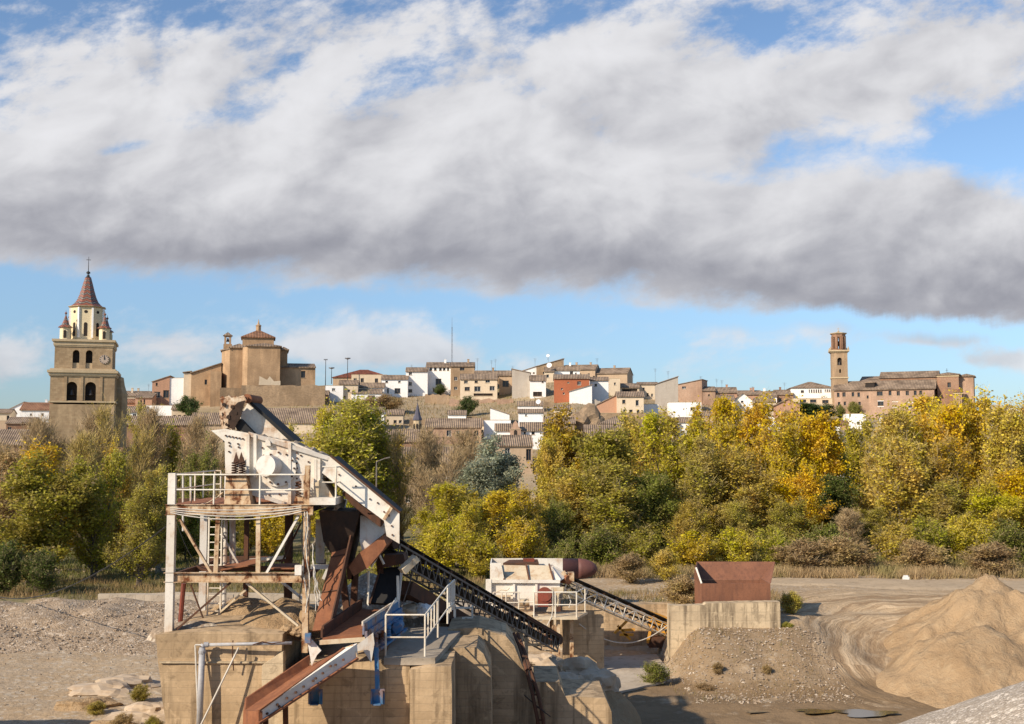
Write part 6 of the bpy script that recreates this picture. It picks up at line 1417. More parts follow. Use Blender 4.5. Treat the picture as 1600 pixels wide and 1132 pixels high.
for k in range(1, 4):
    b = p3.lerp(p4, k*.25); m = MB(); m.tube(b+ZUP*.3, b+ZUP*1.3, .025, n=6); S_(m, 'baluster', railw)

root_off = P(724, 978, 42.5)
t = thing('steel_stand', 'small white angle-iron stand with a triangular brace on top of the larger buttress', 'stand', root_off)
def fr(a, b, w_=.07, Y=42.0, nm='bar'): m = MB(); m.beam(P(*a, Y), P(*b, Y), w_, w_, up=Vector((0, 1, 0))); S_(m, nm, railw)
fr((711, 946), (711, 966)); fr((711, 950), (737, 950)); fr((738, 946), (738, 978)); fr((722, 966), (738, 966), .06); fr((722, 978), (742, 978), .10); fr((723, 977), (729, 966), .06); fr((733, 977), (728, 966), .06); fr((711, 950), (711, 964), .05, 43.2); fr((738, 950), (738, 976), .05, 43.2)
m = MB(); m.beam(P(738, 978, 42.0), P(738, 976, 43.2), .06, .06); m.beam(P(711, 950, 42), P(711, 950, 43.2), .05, .05); m.beam(P(738, 950, 42), P(738, 950, 43.2), .05, .05); S_(m, 'bar', railw)

# ------------------------------------------------------------------ long truss conveyor
root_off = P(760, 960, 46)
t = thing('truss_conveyor', 'long dark lattice conveyor sloping down right from the screen to the white bin', 'conveyor', root_off)
TA = P(610, 850, 39.6); TB = P(862, 996, 50.5); d = (TB-TA); Ln = d.length; d.normalize(); sd = d.cross(ZUP).normalized(); upv = sd.cross(d).normalized(); Hh = .62; Wd = .42
for s in (1, -1):
    m = MB(); o_ = sd*Wd*s
    m.beam(TA+o_, TB+o_, .06, .07, up=upv); m.beam(TA+o_-upv*Hh, TB+o_-upv*Hh, .06, .07, up=upv)
    n = 30
    for k in range(n+1):
        a = TA+d*(Ln*k/n)+o_; m.beam(a-upv*.035, a-upv*(Hh-.035), .035, .035, up=d)
        if k < n: b = a+d*(Ln/n); m.beam(a-upv*.04, b-upv*(Hh-.04), .03, .03, up=sd)
    S_(m, 'truss', steelg)
for k in range(0, 31, 2):
    a = TA+d*(Ln*k/30); m = MB(); m.beam(a-sd*Wd-upv*Hh, a+sd*Wd-upv*Hh, .04, .04, up=upv); S_(m, 'cross_member', steelg)
m = MB(); m.beam(TA+upv*.17-d*.3, TB+upv*.17+d*.2, .80, .025, up=upv); m.beam(TA-upv*.30-d*.3, TB-upv*.30+d*.2, .78, .02, up=upv); S_(m, 'belt', rubber)
for k in range(13):
    a = TA+d*(Ln*(k+.5)/13)+upv*.08; m = MB(); m.tube(a-sd*.44, a+sd*.44, .055, n=8); S_(m, 'roller', rustd)
for c_ in (TA-d*.25, TB+d*.15):
    m = MB(); c_ = c_+upv*-.06; m.tube(c_-sd*.42, c_+sd*.42, .2, n=14); S_(m, 'drum', rustd)
for s in (1, -1):
    m = MB(); m.beam(TB-d*3.5+sd*.5*s+upv*.05, TB+sd*.5*s+upv*.05, .04, .10, up=upv); S_(m, 'lower_side_plate', rustd)
m = MB(); a = TA+d*1.2-upv*1.0; m.prism([a-sd*.5, a+sd*.5, a+d*5.0+sd*.5-upv*.15, a+d*5.0-sd*.5-upv*.15], -upv*.5); S_(m, 'return_pan', rustd)
def leg(px, y0, y1, Y, w_=.16, mat=railw): m = MB(); m.ibeam(P(px, y0, Y), P(px+.5, y1, Y), w_, w_, .025); S_(m, 'leg', mat)
leg(769, 962, 992, 46.2); leg(800, 976, 1000, 47.0); leg(814, 984, 1038, 47.8, .18, paintc); leg(822, 986, 1040, 48.2, .16, paintc); leg(866, 978, 1036, 52.0, .22, paintr)
m = MB(); m.beam(P(800, 986, 46.9), P(823, 986, 48.0), .12, .14); m.beam(P(824, 1008, 48.4), P(866, 1006, 52), .08, .10); m.beam(P(768, 966, 46.0), P(802, 984, 46.8), .07, .1); S_(m, 'tie_beam', paintc)
m = MB(); m.beam(P(671, 925, 42.0), P(705, 922, 42.4), .06, .08); m.tube(P(650, 880, 40.2), P(628, 948, 39.6), .02, n=5); m.tube(P(676, 925, 41.6), P(676, 965, 41.6), .03, n=5); m.tube(P(700, 905, 42.0), P(700, 975, 42.0), .05, n=6); S_(m, 'prop', steelg)
# pair of rails down the buttress
t = thing('rail_pair', 'pair of dark rusty rails leaning down the end of the larger buttress', 'rails', P(812, 1050, 39.5)); root_off = P(812, 1050, 39.5)
for dx in (0, 9):
    m = MB(); m.path([P(803+dx*.6, 990, 41.2), P(812+dx*.6, 1012, 40.6), P(823+dx*.7, 1048, 39.6), P(832+dx, 1085, 39.4), P(840+dx, 1125, 39.3), P(844+dx, 1170, 39.3)], .065, 6); S_(m, 'rail', rustd)
m = MB()
for k in range(7): y = 1005+k*20; x = np.interp(y, [990, 1012, 1048, 1085, 1125, 1170], [803, 812, 823, 832, 840, 844]); m.beam(P(x, y, 39.9 if k > 0 else 40.7), P(x+7, y+1, 39.9 if k > 0 else 40.7), .06, .06)
S_(m, 'sleeper', rustd)
# cable from the stand across the buttresses
m = MB(); m.path(sag(P(726, 980, 41.8), P(860, 1120, 39.0), .25, 16), .018, 5); o = m.build('steel_cable', cableb, fix=False); tag(o, 'thin dark cable strung diagonally across the concrete buttresses', 'cable')

# ------------------------------------------------------------------ drain pipe on the block
root_off = P(314, 1100, 35.2)
t = thing('drain_pipe', 'grey pipe running along the concrete block and turning down on its left', 'pipe', root_off)
E = P(320, 1008, 35.35)
m = MB(); m.tube(E+Vector((.06, 0, 0)), P(456, 1005, 35.1), .055, n=10); S_(m, 'horizontal_pipe', galv, sm=True)
m = MB(); m.tube(P(316, 1013, 35.3), P(311, 1150, 35.2), .10, n=12); S_(m, 'vertical_pipe', galv, sm=True)
m = MB(); m.path([P(316, 1018, 35.3), P(316, 1011, 35.3), P(318.5, 1008, 35.32), P(326, 1007.5, 35.35)], .085, 10); S_(m, 'elbow', galv, sm=True)
m = MB(); m.tube(P(316, 1021, 35.3), P(316, 1017, 35.3), .125, n=12); S_(m, 'collar', galv)
m = MB(); m.tube(P(305, 1008, 35.35), P(310, 1140, 35.15), .028, n=6); m.tube(P(305, 1008, 35.35), P(320, 1008, 35.35), .028, n=6); S_(m, 'thin_pipe', cablew)
m = MB(); m.tube(P(373, 1012, 35.2), P(313, 1135, 34.9), .032, n=6); S_(m, 'stay_rod', cablew)
m = MB(); m.path([P(364, 1001, 35.3), P(363, 1020, 35.3), P(365, 1048, 35.4)], .02, 5); S_(m, 'bracket', rustd)
m = MB(); m.path([P(395, 1008, 35.1), P(410, 1003, 35.1), P(425, 1006, 35.1), P(445, 1003, 35.1)], .02, 5); S_(m, 'thin_pipe', rustd)
# dirt and rubble on the block top and behind the chute
heapz = P(420, 985, 37).z
def dirt(label, c, r, h, seed, mat, zb, fl=1.0, name='dirt_heap'):
    n = 30; vs = []
    for j in range(n+1):
        for i in range(n+1):
            u = -1+2*i/n; v = -1+2*j/n; q = math.hypot(u, v); k = max(0, 1-q**1.6)
            vs.append((c[0]+u*r[0], c[1]+v*r[1], zb-.15+h*k**fl*(1+.35*pn(u*2, v*2, 1, seed))+.06*pn(u*7, v*7, 1, seed+2)*(k > 0)-(0.25 if k == 0 else 0)))
    m = MB(); m.add(vs, [(j*(n+1)+i, j*(n+1)+i+1, (j+1)*(n+1)+i+1, (j+1)*(n+1)+i) for j in range(n) for i in range(n)]); o = m.build(name, mat, fix=False, smooth=True); tag(o, label, 'dirt heap'); return o
zb0 = P(340, 988, 35.7).z
a = P(440, 975, 38); dirt('sandy spill on the block top beside the rust chute', (a.x, 38.2), (1.7, 1.9), .85, 3, sandm, zb0)
a = P(375, 965, 39.5); dirt('low dirt ridge under the middle of the steel platform', (a.x, 40.0), (1.6, 1.2), .62, 5, sandm, zb0)
a = P(300, 985, 36.6); dirt('thin crumbly dirt layer on the left front of the block top', (a.x, 37.0), (1.5, 1.0), .28, 7, stonem, zb0)
a = P(560, 950, 42.5); dirt('heap of pale rubble behind the rust chute and trough', (a.x, 43.2), (3.2, 2.0), 2.3, 9, stonem, 2.6)
a = P(470, 985, 37.0)
for i, (px, py, Y, s, lb) in enumerate([(478, 975, 36.9, (.34, .3, .42), 'leaning sandy boulder beside the lower end of the rust chute'), (466, 988, 36.2, (.25, .25, .2), 'small sandy boulder at the foot of the cable bundle'), (450, 985, 36.4, (.3, .3, .18), 'flat sandy lump on the block edge')]):
    boulder_at(px, py, Y, s, lb, 80+i, mat=sandm, group='sandy lumps on the block edge')
a = P(905, 1052, 48.5); dirt('rubble mound under the tan boulders right of the buttresses', (a.x, 49.3), (2.9, 3.8), 2.5, 11, sandm, -2.6, .6)
# earth filling behind the concrete walls (carries the walkway area)
m = MB(); m.prism([(P(446, 1, 42).x, 42.25, 3.0), (P(700, 1, 42).x, 42.7, 3.0), (P(700, 1, 42).x+.5, 46.5, .2), (P(430, 1, 42).x-1, 46.5, .2), (-12, 46, .2), (-11.5, 42.25, 3.0)], (0, 0, -6)); o = m.build('earth_bank', sandm); roughen(o, .8, .25, 4); tag(o, 'earth bank heaped against the back of the concrete walls', 'bank')

# ------------------------------------------------------------------ white bin with crusher, middle distance
YW = 58.5
root_off = P(835, 963, YW)
t = thing('white_bin', 'white sheet-steel bin on a raised platform with a sloping rusty lid panels, at the top of the long conveyor', 'bin', root_off)
t['label'] = 'white steel bin with sloping panels and a crusher on a railed platform, middle distance'
m = MB(); m.pprism([(767, 880), (783, 880), (788, 906), (767, 906)], YW, YW+.08); S_(m, 'end_plate', white if 0 else paintw)
def slope(a, b, mat, nm): m = MB(); m.prism([P(a[0], 883, YW+1.2), P(a[1], 884, YW+1.2), P(b[1], 907, YW), P(b[0], 906, YW)], (0, .06, -.03)); return S_(m, nm, mat)
slope((783, 821), (789, 826), paintc, 'sloping_panel'); slope((823, 857), (828, 864), paintc, 'sloping_panel')
for a, b in ((782, 788), (822, 827), (858, 865)):
    m = MB(); m.beam(P(a, 882, YW+1.1), P(b, 907, YW-.06), .09, .10, up=Vector((0, 1, 0))); S_(m, 'rib', rustd)
m = MB(); m.prism([P(862, 882, YW+1.2), P(887, 900, YW+1.0), P(876, 908, YW), P(866, 907, YW)], (0, .05, 0)); S_(m, 'end_panel', paintw)
m = MB(); m.beam(P(860, 883, YW+1.1), P(888, 897, YW+1.0), .05, .06); m.beam(P(861, 885, YW+.9), P(876, 906, YW), .04, .05); S_(m, 'edge_bar', paintd)
m = MB(); m.beam(P(764, 908.5, YW-.05), P(875, 909, YW-.05), .14, .16); S_(m, 'rim_beam', paintw)
m = MB(); m.box(P(767, 1, YW).x, P(872, 1, YW).x, YW+.05, YW+.12, P(800, 948, YW).z, P(800, 911, YW).z); m.box(P(767, 1, YW).x, P(767, 1, YW).x+.06, YW+.122, YW+3, P(800, 948, YW).z, P(800, 882, YW).z); m.box(P(767, 1, YW).x+.062, P(880, 1, YW).x, YW+2.9, YW+3, P(800, 948, YW).z, P(800, 882, YW).z); m.box(P(872, 1, YW).x-.06, P(872, 1, YW).x, YW+.122, YW+2.88, P(800, 948, YW).z, P(800, 908, YW).z); S_(m, 'bin_wall', paintw)
for px in (768, 803, 838):
    m = MB(); m.beam(P(px, 911.5, YW), P(px, 950, YW), .12, .10); S_(m, 'post', paintw)
m = MB(); m.box(P(764, 1, YW).x-.12, P(764, 1, YW).x+.18, YW-.15, YW-.03, P(764, 942, YW).z, P(764, 905, YW).z); S_(m, 'corner_post', paintw)
m = MB(); m.prism([P(786, 880, YW+1.7), P(842, 880, YW+1.7), P(840, 874, YW+2.6), P(796, 875, YW+2.6)], (0, 0, -.5)); S_(m, 'hopper_mouth', rustd)
m = MB(); m.pprism([(817, 873), (835, 873), (835, 883), (819, 882)], YW+2.0, YW+2.1); S_(m, 'rust_flap', redm)
# crusher wheel, motor, engine
m = MB(); m.tube(P(851, 929, YW-.55), P(851, 929, YW+.02), .38, n=20); c = P(851, 929, YW-.3); 
m.box(c.x-.34, c.x+.34, YW-.55, YW, P(1, 946, YW).z, P(1, 930, YW).z); S_(m, 'crusher', redm)
m = MB(); c = P(819, 942, YW-.5); m.tube(c+Vector((-.28, 0, 0)), c+Vector((.28, 0, 0)), .2, n=14); m.box(c.x-.25, c.x+.25, YW-.65, YW-.35, c.z-.32, c.z-.15)
for k in range(7): m.tube(c+Vector((-.22+.07*k, 0, 0)), c+Vector((-.2+.07*k, 0, 0)), .225, n=14)
S_(m, 'motor', paintc)
m = MB(); m.pprism([(861, 919), (880, 918), (880, 926), (874, 928), (872, 936), (868, 936), (868, 928), (862, 926)], YW-.3, YW-.1); m.pprism([(865, 936), (873, 936), (872, 948), (866, 948)], YW-.3, YW-.1); S_(m, 'pump_unit', paintc)
m = MB(); m.path([P(776, 925, YW-.3), P(783, 922, YW-.3), P(792, 923, YW-.3), P(796, 919, YW-.3)], .025, 5); m.box(P(774, 1, YW).x, P(798, 1, YW).x, YW-.6, YW-.2, P(1, 934, YW).z, P(1, 929, YW).z); S_(m, 'small_parts', paintc)
# platform
zp = P(840, 965, YW-1.3).z
m = MB(); m.prism([(P(834, 1, YW-1.3).x, YW-1.3, zp), (P(898, 1, YW-1.3).x, YW-1.3, zp), (P(905, 1, YW+.6).x+.3, YW+.6, zp), (P(828, 1, YW).x, YW+.6, zp)], (0, 0, -.12)); S_(m, 'platform', paintc)
z2 = P(800, 958, YW-1.0).z; m = MB(); m.prism([(P(770, 1, YW-1).x, YW-1.0, z2), (P(833, 1, YW-1).x, YW-1.0, z2), (P(830, 1, YW).x, YW+.4, z2), (P(770, 1, YW).x, YW+.4, z2)], (0, 0, -.12)); S_(m, 'platform', paintc)
pa = Vector((P(833, 1, YW-1.3).x, YW-1.25, zp)); pb = Vector((P(865, 1, YW-1.3).x, YW-1.25, zp)); pc_ = Vector((P(897, 1, YW-1.3).x, YW-1.25, zp)); pd = Vector((P(904, 1, YW+.5).x+.2, YW+.5, zp))
rail(t, [pa, pc_], [pa, pb, pc_], 1.28, .035, .5); rail(t, [pc_, pd], [pd], 1.28, .03, .5)
pe = Vector((P(772, 1, YW-1).x, YW-.95, z2)); pf = Vector((P(810, 1, YW-1).x, YW-.95, z2)); rail(t, [pe, pf], [pe, pe.lerp(pf, .33), pe.lerp(pf, .5), pf], 1.05, .032, .5); pg = Vector((P(832, 1, YW-1).x, YW-.95, z2)); rail(t, [pf, pg], [], .55, .03, 0)
m = MB(); m.path([P(864, 920, YW-1.3), P(864, 948, YW-1.3), P(862, 964, YW-1.3), P(855, 978, YW-1.3)], .03, 5); S_(m, 'hose', cablew); m = MB(); m.path([P(888, 930, YW-.8), P(892, 940, YW-.8), P(889, 950, YW-.8)], .03, 5); S_(m, 'hose', cablew)
for px, Y in ((872, YW-.9), (862, YW+.3), (775, YW-.8), (800, YW+.3), (893, YW+.3)):
    m = MB(); b = P(px, 968, Y); m.ibeam((b.x, Y, ground_z(b.x, Y)-.2), (b.x, Y, zp-.12), .2, .2, .03); S_(m, 'leg', paintr if px > 850 else rustd)
# enclosing support box in the shade below
m = MB(); m.box(P(876, 1, 60).x, P(905, 1, 60).x+1.2, 60.2, 60.6, -2.6, zp-.14); o = m.build('low_wall', conc); roughen(o, .5, .04, 14); tag(o, 'short concrete support wall under the white bin platform', 'retaining wall')

# ------------------------------------------------------------------ maroon tank behind the bin
t = thing('steel_tank', 'long maroon steel tank with a rounded end lying behind the white bin', 'tank', P(880, 890, 67)); root_off = P(880, 890, 67)
c = P(880, 889, 67); e = P(903, 889, 67); s0 = P(800, 889, 67); r0 = .62
m = MB(); m.tube(s0, e, r0, n=28, cap=True); S_(m, 'shell', maroon, sm=True)
m = MB(); prof = [(r0*math.cos(a), r0*1.9*math.sin(a)) for a in np.linspace(0, math.pi/2*.97, 9)]; m.lathe((0, 0, 0), prof, 28); m.v = [tuple(Matrix.Rotation(math.pi/2, 3, 'Y') @ Vector(v)+e+Vector((.003, 0, 0))) for v in m.v]; S_(m, 'dished_end', maroon, sm=True)
for f in (.3, .7): m = MB(); q = s0.lerp(e, f); m.box(q.x-.12, q.x+.12, 66.5, 67.5, ground_z(q.x, 67)-.1, q.z-.3); S_(m, 'cradle', rustd)
# ------------------------------------------------------------------ white truss conveyor
root_off = P(960, 950, 62)
t = thing('lattice_conveyor', 'white lattice conveyor sloping down right from the white bin behind the concrete wall', 'conveyor', root_off)
TA = P(880, 905, 59.5); TB = P(1056, 983, 64.2); d = (TB-TA); Ln = d.length; d.normalize(); sd = d.cross(ZUP).normalized(); upv = sd.cross(d).normalized(); Hh = .62; Wd = .4
for s in (1, -1):
    m = MB(); o_ = sd*Wd*s; m.beam(TA+o_, TB+o_, .07, .07, up=upv); m.beam(TA+o_-upv*Hh, TB+o_-upv*Hh, .07, .07, up=upv); n = 12
    for k in range(n+1):
        a = TA+d*(Ln*k/n)+o_; m.beam(a-upv*.035, a-upv*(Hh-.035), .05, .05, up=d)
        if k < n:
            b = a+d*(Ln/n)
            if k % 2: m.beam(a-upv*.04, b-upv*(Hh-.04), .045, .045, up=sd)
            else: m.beam(a-upv*(Hh-.04), b-upv*.04, .045, .045, up=sd)
    S_(m, 'truss', railw)
m = MB(); m.beam(TA+upv*.22+d*.1, TB+upv*.22, .9, .06, up=upv); m.beam(TA-upv*.3+d*.1, TB-upv*.3, .7, .02, up=upv); S_(m, 'belt', rubber)
m = MB(); c = TA+upv*.0; m.tube(c-sd*.5, c+sd*.5, .24, n=16); S_(m, 'drum', rust)
for k in range(9): a = TA+d*(Ln*(k+.7)/9)+upv*.12; m = MB(); m.tube(a-sd*.42, a+sd*.42, .05, n=8); S_(m, 'roller', rustd)
m = MB(); m.beam(P(880, 893, 59.3), P(885, 906, 59.3), .12, .2); m.box(P(884, 1, 59.3).x, P(893, 1, 59.3).x, 59.1, 59.7, P(1, 908, 59.3).z, P(1, 895, 59.3).z); S_(m, 'head_bracket', paintr)
m = MB(); m.path(sag(P(905, 975, 60), P(1045, 975, 63), 1.05, 20), .03, 5); S_(m, 'cable', cablew)
t = thing('yellow_feeder', 'rusty yellow feeder frame at the low end of the white lattice conveyor', 'machine', P(1030, 990, 64.5)); root_off = P(1030, 990, 64.5)
m = MB(); m.prism([P(1016, 958, 64.8), P(1046, 968, 64.8), P(1046, 992, 64.8), P(1016, 985, 64.8)], (0, 1.0, 0)); o = S_(m, 'feeder_body', yellow); roughen(o, .2, .04, 3)
for a, b in (((1016, 985), (1012, 1005)), ((1040, 990), (1040, 1012)), ((965, 978), (985, 1000)), ((985, 965), (960, 990)), ((972, 985), (992, 984)), ((968, 992), (990, 992))):
    m = MB(); m.beam(P(*a, 64.9), P(*b, 64.9), .14, .14, up=Vector((0, 1, 0))); S_(m, 'frame_bar', yellow)
m = MB(); m.box(P(1005, 1, 65).x, P(1046, 1, 65).x, 64.9, 65.9, P(1, 1012, 65).z, P(1, 996, 65).z); S_(m, 'motor_base', rustd)

# ------------------------------------------------------------------ rust hopper on its concrete wall
YH = 62.0
t = thing('hopper_wall', 'pale drip-stained concrete wall carrying the rusty hopper', 'concrete wall', P(1130, 985, YH)); root_off = P(1130, 985, YH)
m = MB(); m.pprism([(1045, 946), (1060, 947), (1100, 946), (1104, 943), (1200, 941), (1219, 941), (1220, 1040), (1045, 1050)], YH, YH+.7); o = S_(m, 'wall', conc2); roughen(o, .4, .035, 21)
t = thing('rusty_hopper', 'open rust-red steel hopper with flared sides on the pale concrete wall', 'hopper', P(1150, 942, YH+1)); root_off = P(1150, 942, YH+1)
yf = YH+.9
fx0, fx1 = P(1096.5, 930, yf).x, P(1204, 930, yf).x; fz0, fz1 = P(1, 946, yf).z, P(1, 912, yf).z
yb = yf+2.4; zt_ = P(1150, 878, yb+.9).z; tx0, tx1 = P(1090, 880, yb+.9).x, P(1210, 880, yb+.9).x
m = MB(); m.box(fx0, fx1, yf, yf+.06, fz0, fz1); S_(m, 'front_plate', rusth)
m = MB(); m.prism([(fx0, yb, fz1-.1), (fx1, yb, fz1-.1), (tx1, yb+.9, zt_), (tx0, yb+.9, zt_)], (0, .06, 0)); S_(m, 'back_plate', rusth)
m = MB(); m.prism([(fx0, yf+.07, fz1), (fx0, yb, fz1), (tx0, yb+.9, zt_), (P(1089, 880, yf-.1).x, yf-.1+.4, zt_-.0)], (-.05, 0, 0)); S_(m, 'side_plate', rusth)
m = MB(); m.prism([(fx1, yf+.07, fz1), (fx1, yb, fz1), (tx1, yb+.9, zt_)], (.05, 0, 0)); S_(m, 'side_plate', rusth)
m = MB(); a = Vector((fx0, yf+.04, fz1)); b = Vector((P(1089, 880, yf-.1).x, yf+.28, zt_)); m.beam(a, b, .09, .06, up=Vector((0, 1, 0))); S_(m, 'edge_strip', paintw)
m = MB(); m.box(fx0, fx0+.06, yf+.062, yb, fz0-.4, fz1-.003); m.box(fx1-.06, fx1, yf+.062, yb, fz0-.4, fz1-.003); m.box(fx0, fx1, yb+.003, yb+.06, fz0-.4, fz1-.11); m.box(fx0+.062, fx1-.062, yf+.062, yb, fz0-.4, fz0-.3); S_(m, 'lower_box', rusth)
# street lamp among the trees
t = thing('street_lamp', 'grey street lamp post between the bare trees behind the feed conveyor', 'street lamp', P(588, 776, 95)); root_off = P(588, 776, 95)
m = MB(); b = P(588, 776, 95); m.tube((b.x, 95, 0), (b.x, 95, P(588, 722, 95).z), .09, .06, n=8); S_(m, 'pole', steelg)
m = MB(); q = P(588, 722, 95); m.tube(q, q+Vector((.9, 0, .35)), .05, n=6); m.beam(q+Vector((.7, 0, .3)), q+Vector((1.2, 0, .4)), .2, .1); S_(m, 'lamp_head', steelg)
def vent(px, py, lb):
    p = P(px, py, 178); o_ = thing('satellite_dish', lb, 'satellite dish', p); m = MB(); m.disc((0, 0, 0), .7, (-.5, -1, .3), .1, 18); m.build('dish', white, o_); m = MB(); m.tube((0, .1, -2), (0, .1, 0), .06, n=5); m.build('mount', antm, o_)
vent(230, 702, 'white dish among bare trees, right of two near the tower foot'); vent(210, 699, 'smaller white dish among bare trees, left of two near the tower foot')
def scrap(): 
    p = P(1415, 888, 80); m = MB(); m.box(-.2, .2, -.15, .15, 0, .25); m.box(-.14, .14, -.1, .1, .252, .36); o = m.build('white_bag', whiteplastic); o.location = (p.x, 80, ground_z(p.x, 80)); roughen(o, .1, .05, 2); tag(o, 'small white plastic bag lying beside the road under the trees', 'bag')
scrap()
# ------------------------------------------------------------------ trees
def rv(rs, n): 
    v = rs.normal(size=(n, 3)); return v/np.linalg.norm(v, axis=1, keepdims=True)
def tubes_np(segs, ns):
    """segs: list (p, q, r0, r1) -> arrays"""
    vs = []; fs = []; b = 0
    for p, q, r0, r1 in segs:
        d = q-p; l = np.linalg.norm(d)
        if l < 1e-5: continue
        d = d/l; u = np.array([0, 0, 1.]) if abs(d[2]) < .9 else np.array([1., 0, 0]); a = np.cross(d, u); a /= np.linalg.norm(a); c = np.cross(d, a)
        n = ns if r0 > .03 else 3
        g = np.arange(n)*2*np.pi/n; ring = np.outer(np.cos(g), a)+np.outer(np.sin(g), c)
        vs.append(p+ring*r0); vs.append(q+ring*r1)
        fs += [(b+i, b+(i+1) % n, b+n+(i+1) % n, b+n+i) for i in range(n)]; b += 2*n
    return np.concatenate(vs), fs
def quads_np(c, u, v):
    n = len(c); V = np.stack([c-u-v, c+u-v, c+u+v, c-u+v], 1).reshape(-1, 3); return V, n
def fast_mesh(name, V, mat, quads=None, faces=None, smooth=False):
    me = bpy.data.meshes.new(name)
    if quads is not None:
        n = quads; me.vertices.add(len(V)); me.vertices.foreach_set('co', V.astype('f').ravel()); me.loops.add(4*n); me.loops.foreach_set('vertex_index', np.arange(4*n, dtype='i'))
        me.polygons.add(n); me.polygons.foreach_set('loop_start', np.arange(0, 4*n, 4, dtype='i')); me.update(calc_edges=True)
    else: me.from_pydata([tuple(v) for v in V], [], faces)
    me.materials.append(mat); me.update(); return me
def make_tree(seed, H=12., width=5., t0=.12, elev=(25, 60), shape='round', nb=30, sub=5, leaves=12000, lsize=.13, sig=.35, twigs=0, stems=1, bk=None, r0=.16, twl=.8, upk=.25, spike=0):
    rs = np.random.RandomState(seed); segs = []; tips = []
    for s in range(stems):
        lean = rs.normal(size=2)*(.10 if stems > 1 else .03)*H*(1 if stems == 1 else 1.1); ph = rs.uniform(0, 6, 4); K = 12
        hh = H*(1 if s == 0 else rs.uniform(.7, .98))
        pts = [np.array([lean[0]*(k/K)**1.1+.12*math.sin(ph[0]+k*.7), lean[1]*(k/K)**1.1+.12*math.sin(ph[1]+k*.6), hh*.95*k/K]) for k in range(K+1)]
        pts[0][:2] = rs.normal(size=2)*.15 if stems > 1 else 0
        rr = [r0*(1-.93*(k/K)**.8) for k in range(K+1)]; rr[0] *= 1.35
        segs += [(pts[k], pts[k+1], rr[k], rr[k+1]) for k in range(K)]
        for b in range(nb//stems):
            t = t0+(.97-t0)*((b+rs.uniform(0, 1))/(nb//stems)); f = t*K; k = min(K-1, int(f)); p = pts[k]+(pts[k+1]-pts[k])*(f-k)
            if shape == 'round': L = width*.5*math.sqrt(max(.06, 1-((t-.55)/.52)**2))
            elif shape == 'poplar': L = width*.5*(1.0-.65*t)*min(1, .55+t*2.2)
            elif shape == 'oval': L = width*.5*math.sqrt(max(.12, 1-((t-.42)/.60)**2))
            elif shape == 'vase': L = width*.5*(.45+.75*t)*(1 if t < .85 else .65)
            elif shape == 'bush': L = width*.5*math.sqrt(max(.1, 1-(t*.85)**2))
            L *= rs.uniform(.6, 1.15); az_ = b*2.4+rs.uniform(-.5, .5); e = math.radians(elev[0]+(elev[1]-elev[0])*t+rs.uniform(-12, 12))
            d = np.array([math.cos(az_)*math.cos(e), math.sin(az_)*math.cos(e), math.sin(e)]); nsg = 4; q = p.copy(); rb = rr[k]*.5
            rb = max(.012, min(rb, .02+L*.02))
            for j in range(nsg):
                d2 = d+np.array([0, 0, .16*j])+rs.normal(size=3)*.14; d2 /= np.linalg.norm(d2); q2 = q+d2*L/nsg
                segs.append((q, q2, rb*(1-j/nsg*.8), rb*(1-(j+1)/nsg*.8)))
                for m_ in range(sub):
                    ff = rs.uniform(0, 1); a = q+(q2-q)*ff
                    if j == 0 and rs.rand() < .55: continue
                    dd = d2*.8+rv(rs, 1)[0]*.9+np.array([0, 0, upk]); dd /= np.linalg.norm(dd); l2 = L*.30*rs.uniform(.5, 1.2)+.15
                    e2 = a+dd*l2; segs.append((a, e2, .012, .005)); tips.append((a, e2))
                q = q2
            tips.append((q-(d2*L/nsg), q))
    for k in range(spike):      # ascending leaders that give the ragged, feathery top
        a = tips[rs.randint(0, len(tips))][1]
        if a[2] < H*.45: continue
        e2 = a+np.array([rs.normal()*.12, rs.normal()*.12, rs.uniform(.5, 1.3)]); segs.append((a, e2, .010, .004)); tips.append((a, e2))
    V, Fc = tubes_np(segs, 6); tm = fast_mesh('trunk', V, bk or bark, faces=Fc)
    T = np.array([np.concatenate(x) for x in tips]); out = []
    if leaves:
        # clump weights make dense and empty parts
        wts = rs.gamma(1.1, 1, len(T)); wts /= wts.sum(); idx = rs.choice(len(T), leaves, p=wts); f = rs.uniform(.2, 1.1, (leaves, 1))
        C = T[idx, :3]*(1-f)+T[idx, 3:]*f+rs.normal(size=(leaves, 3))*sig*np.array([1, 1, .8])
        C[:, 2] = np.maximum(C[:, 2], .1)
        u = rv(rs, leaves); w_ = np.cross(u, rv(rs, leaves)); w_ /= np.linalg.norm(w_, axis=1, keepdims=True)
        s_ = lsize*rs.uniform(.45, 1.15, (leaves, 1))
        Vl, n = quads_np(C, u*s_*.62, w_*s_*.5)
        # fold each leaf clump a little so that it is not a flat card
        out.append(fast_mesh('leaves', Vl, leaf, quads=n))
    if twigs:
        idx = rs.randint(0, len(T), twigs); f = rs.uniform(0, 1, (twigs, 1)); a = T[idx, :3]*(1-f)+T[idx, 3:]*f
        d = (T[idx, 3:]-T[idx, :3]); d /= np.linalg.norm(d, axis=1, keepdims=True)+1e-6; d = d*.7+rv(rs, twigs)*.7+np.array([0, 0, .55]); d /= np.linalg.norm(d, axis=1, keepdims=True)
        L = twl*rs.uniform(.4, 1.2, (twigs, 1)); sdv = np.cross(d, rv(rs, twigs)); sdv /= np.linalg.norm(sdv, axis=1, keepdims=True)
        Vt, n = quads_np(a+d*L/2, d*L/2, sdv*rs.uniform(.005, .012, (twigs, 1))); out.append(fast_mesh('twigs', Vt, twig, quads=n))
    return tm, out, H, width
PR = {}
PR['leafyA'] = make_tree(1, 12, 7.5, .12, (15, 60), 'round', 46, 6, 24000, .165, .32, 1500)
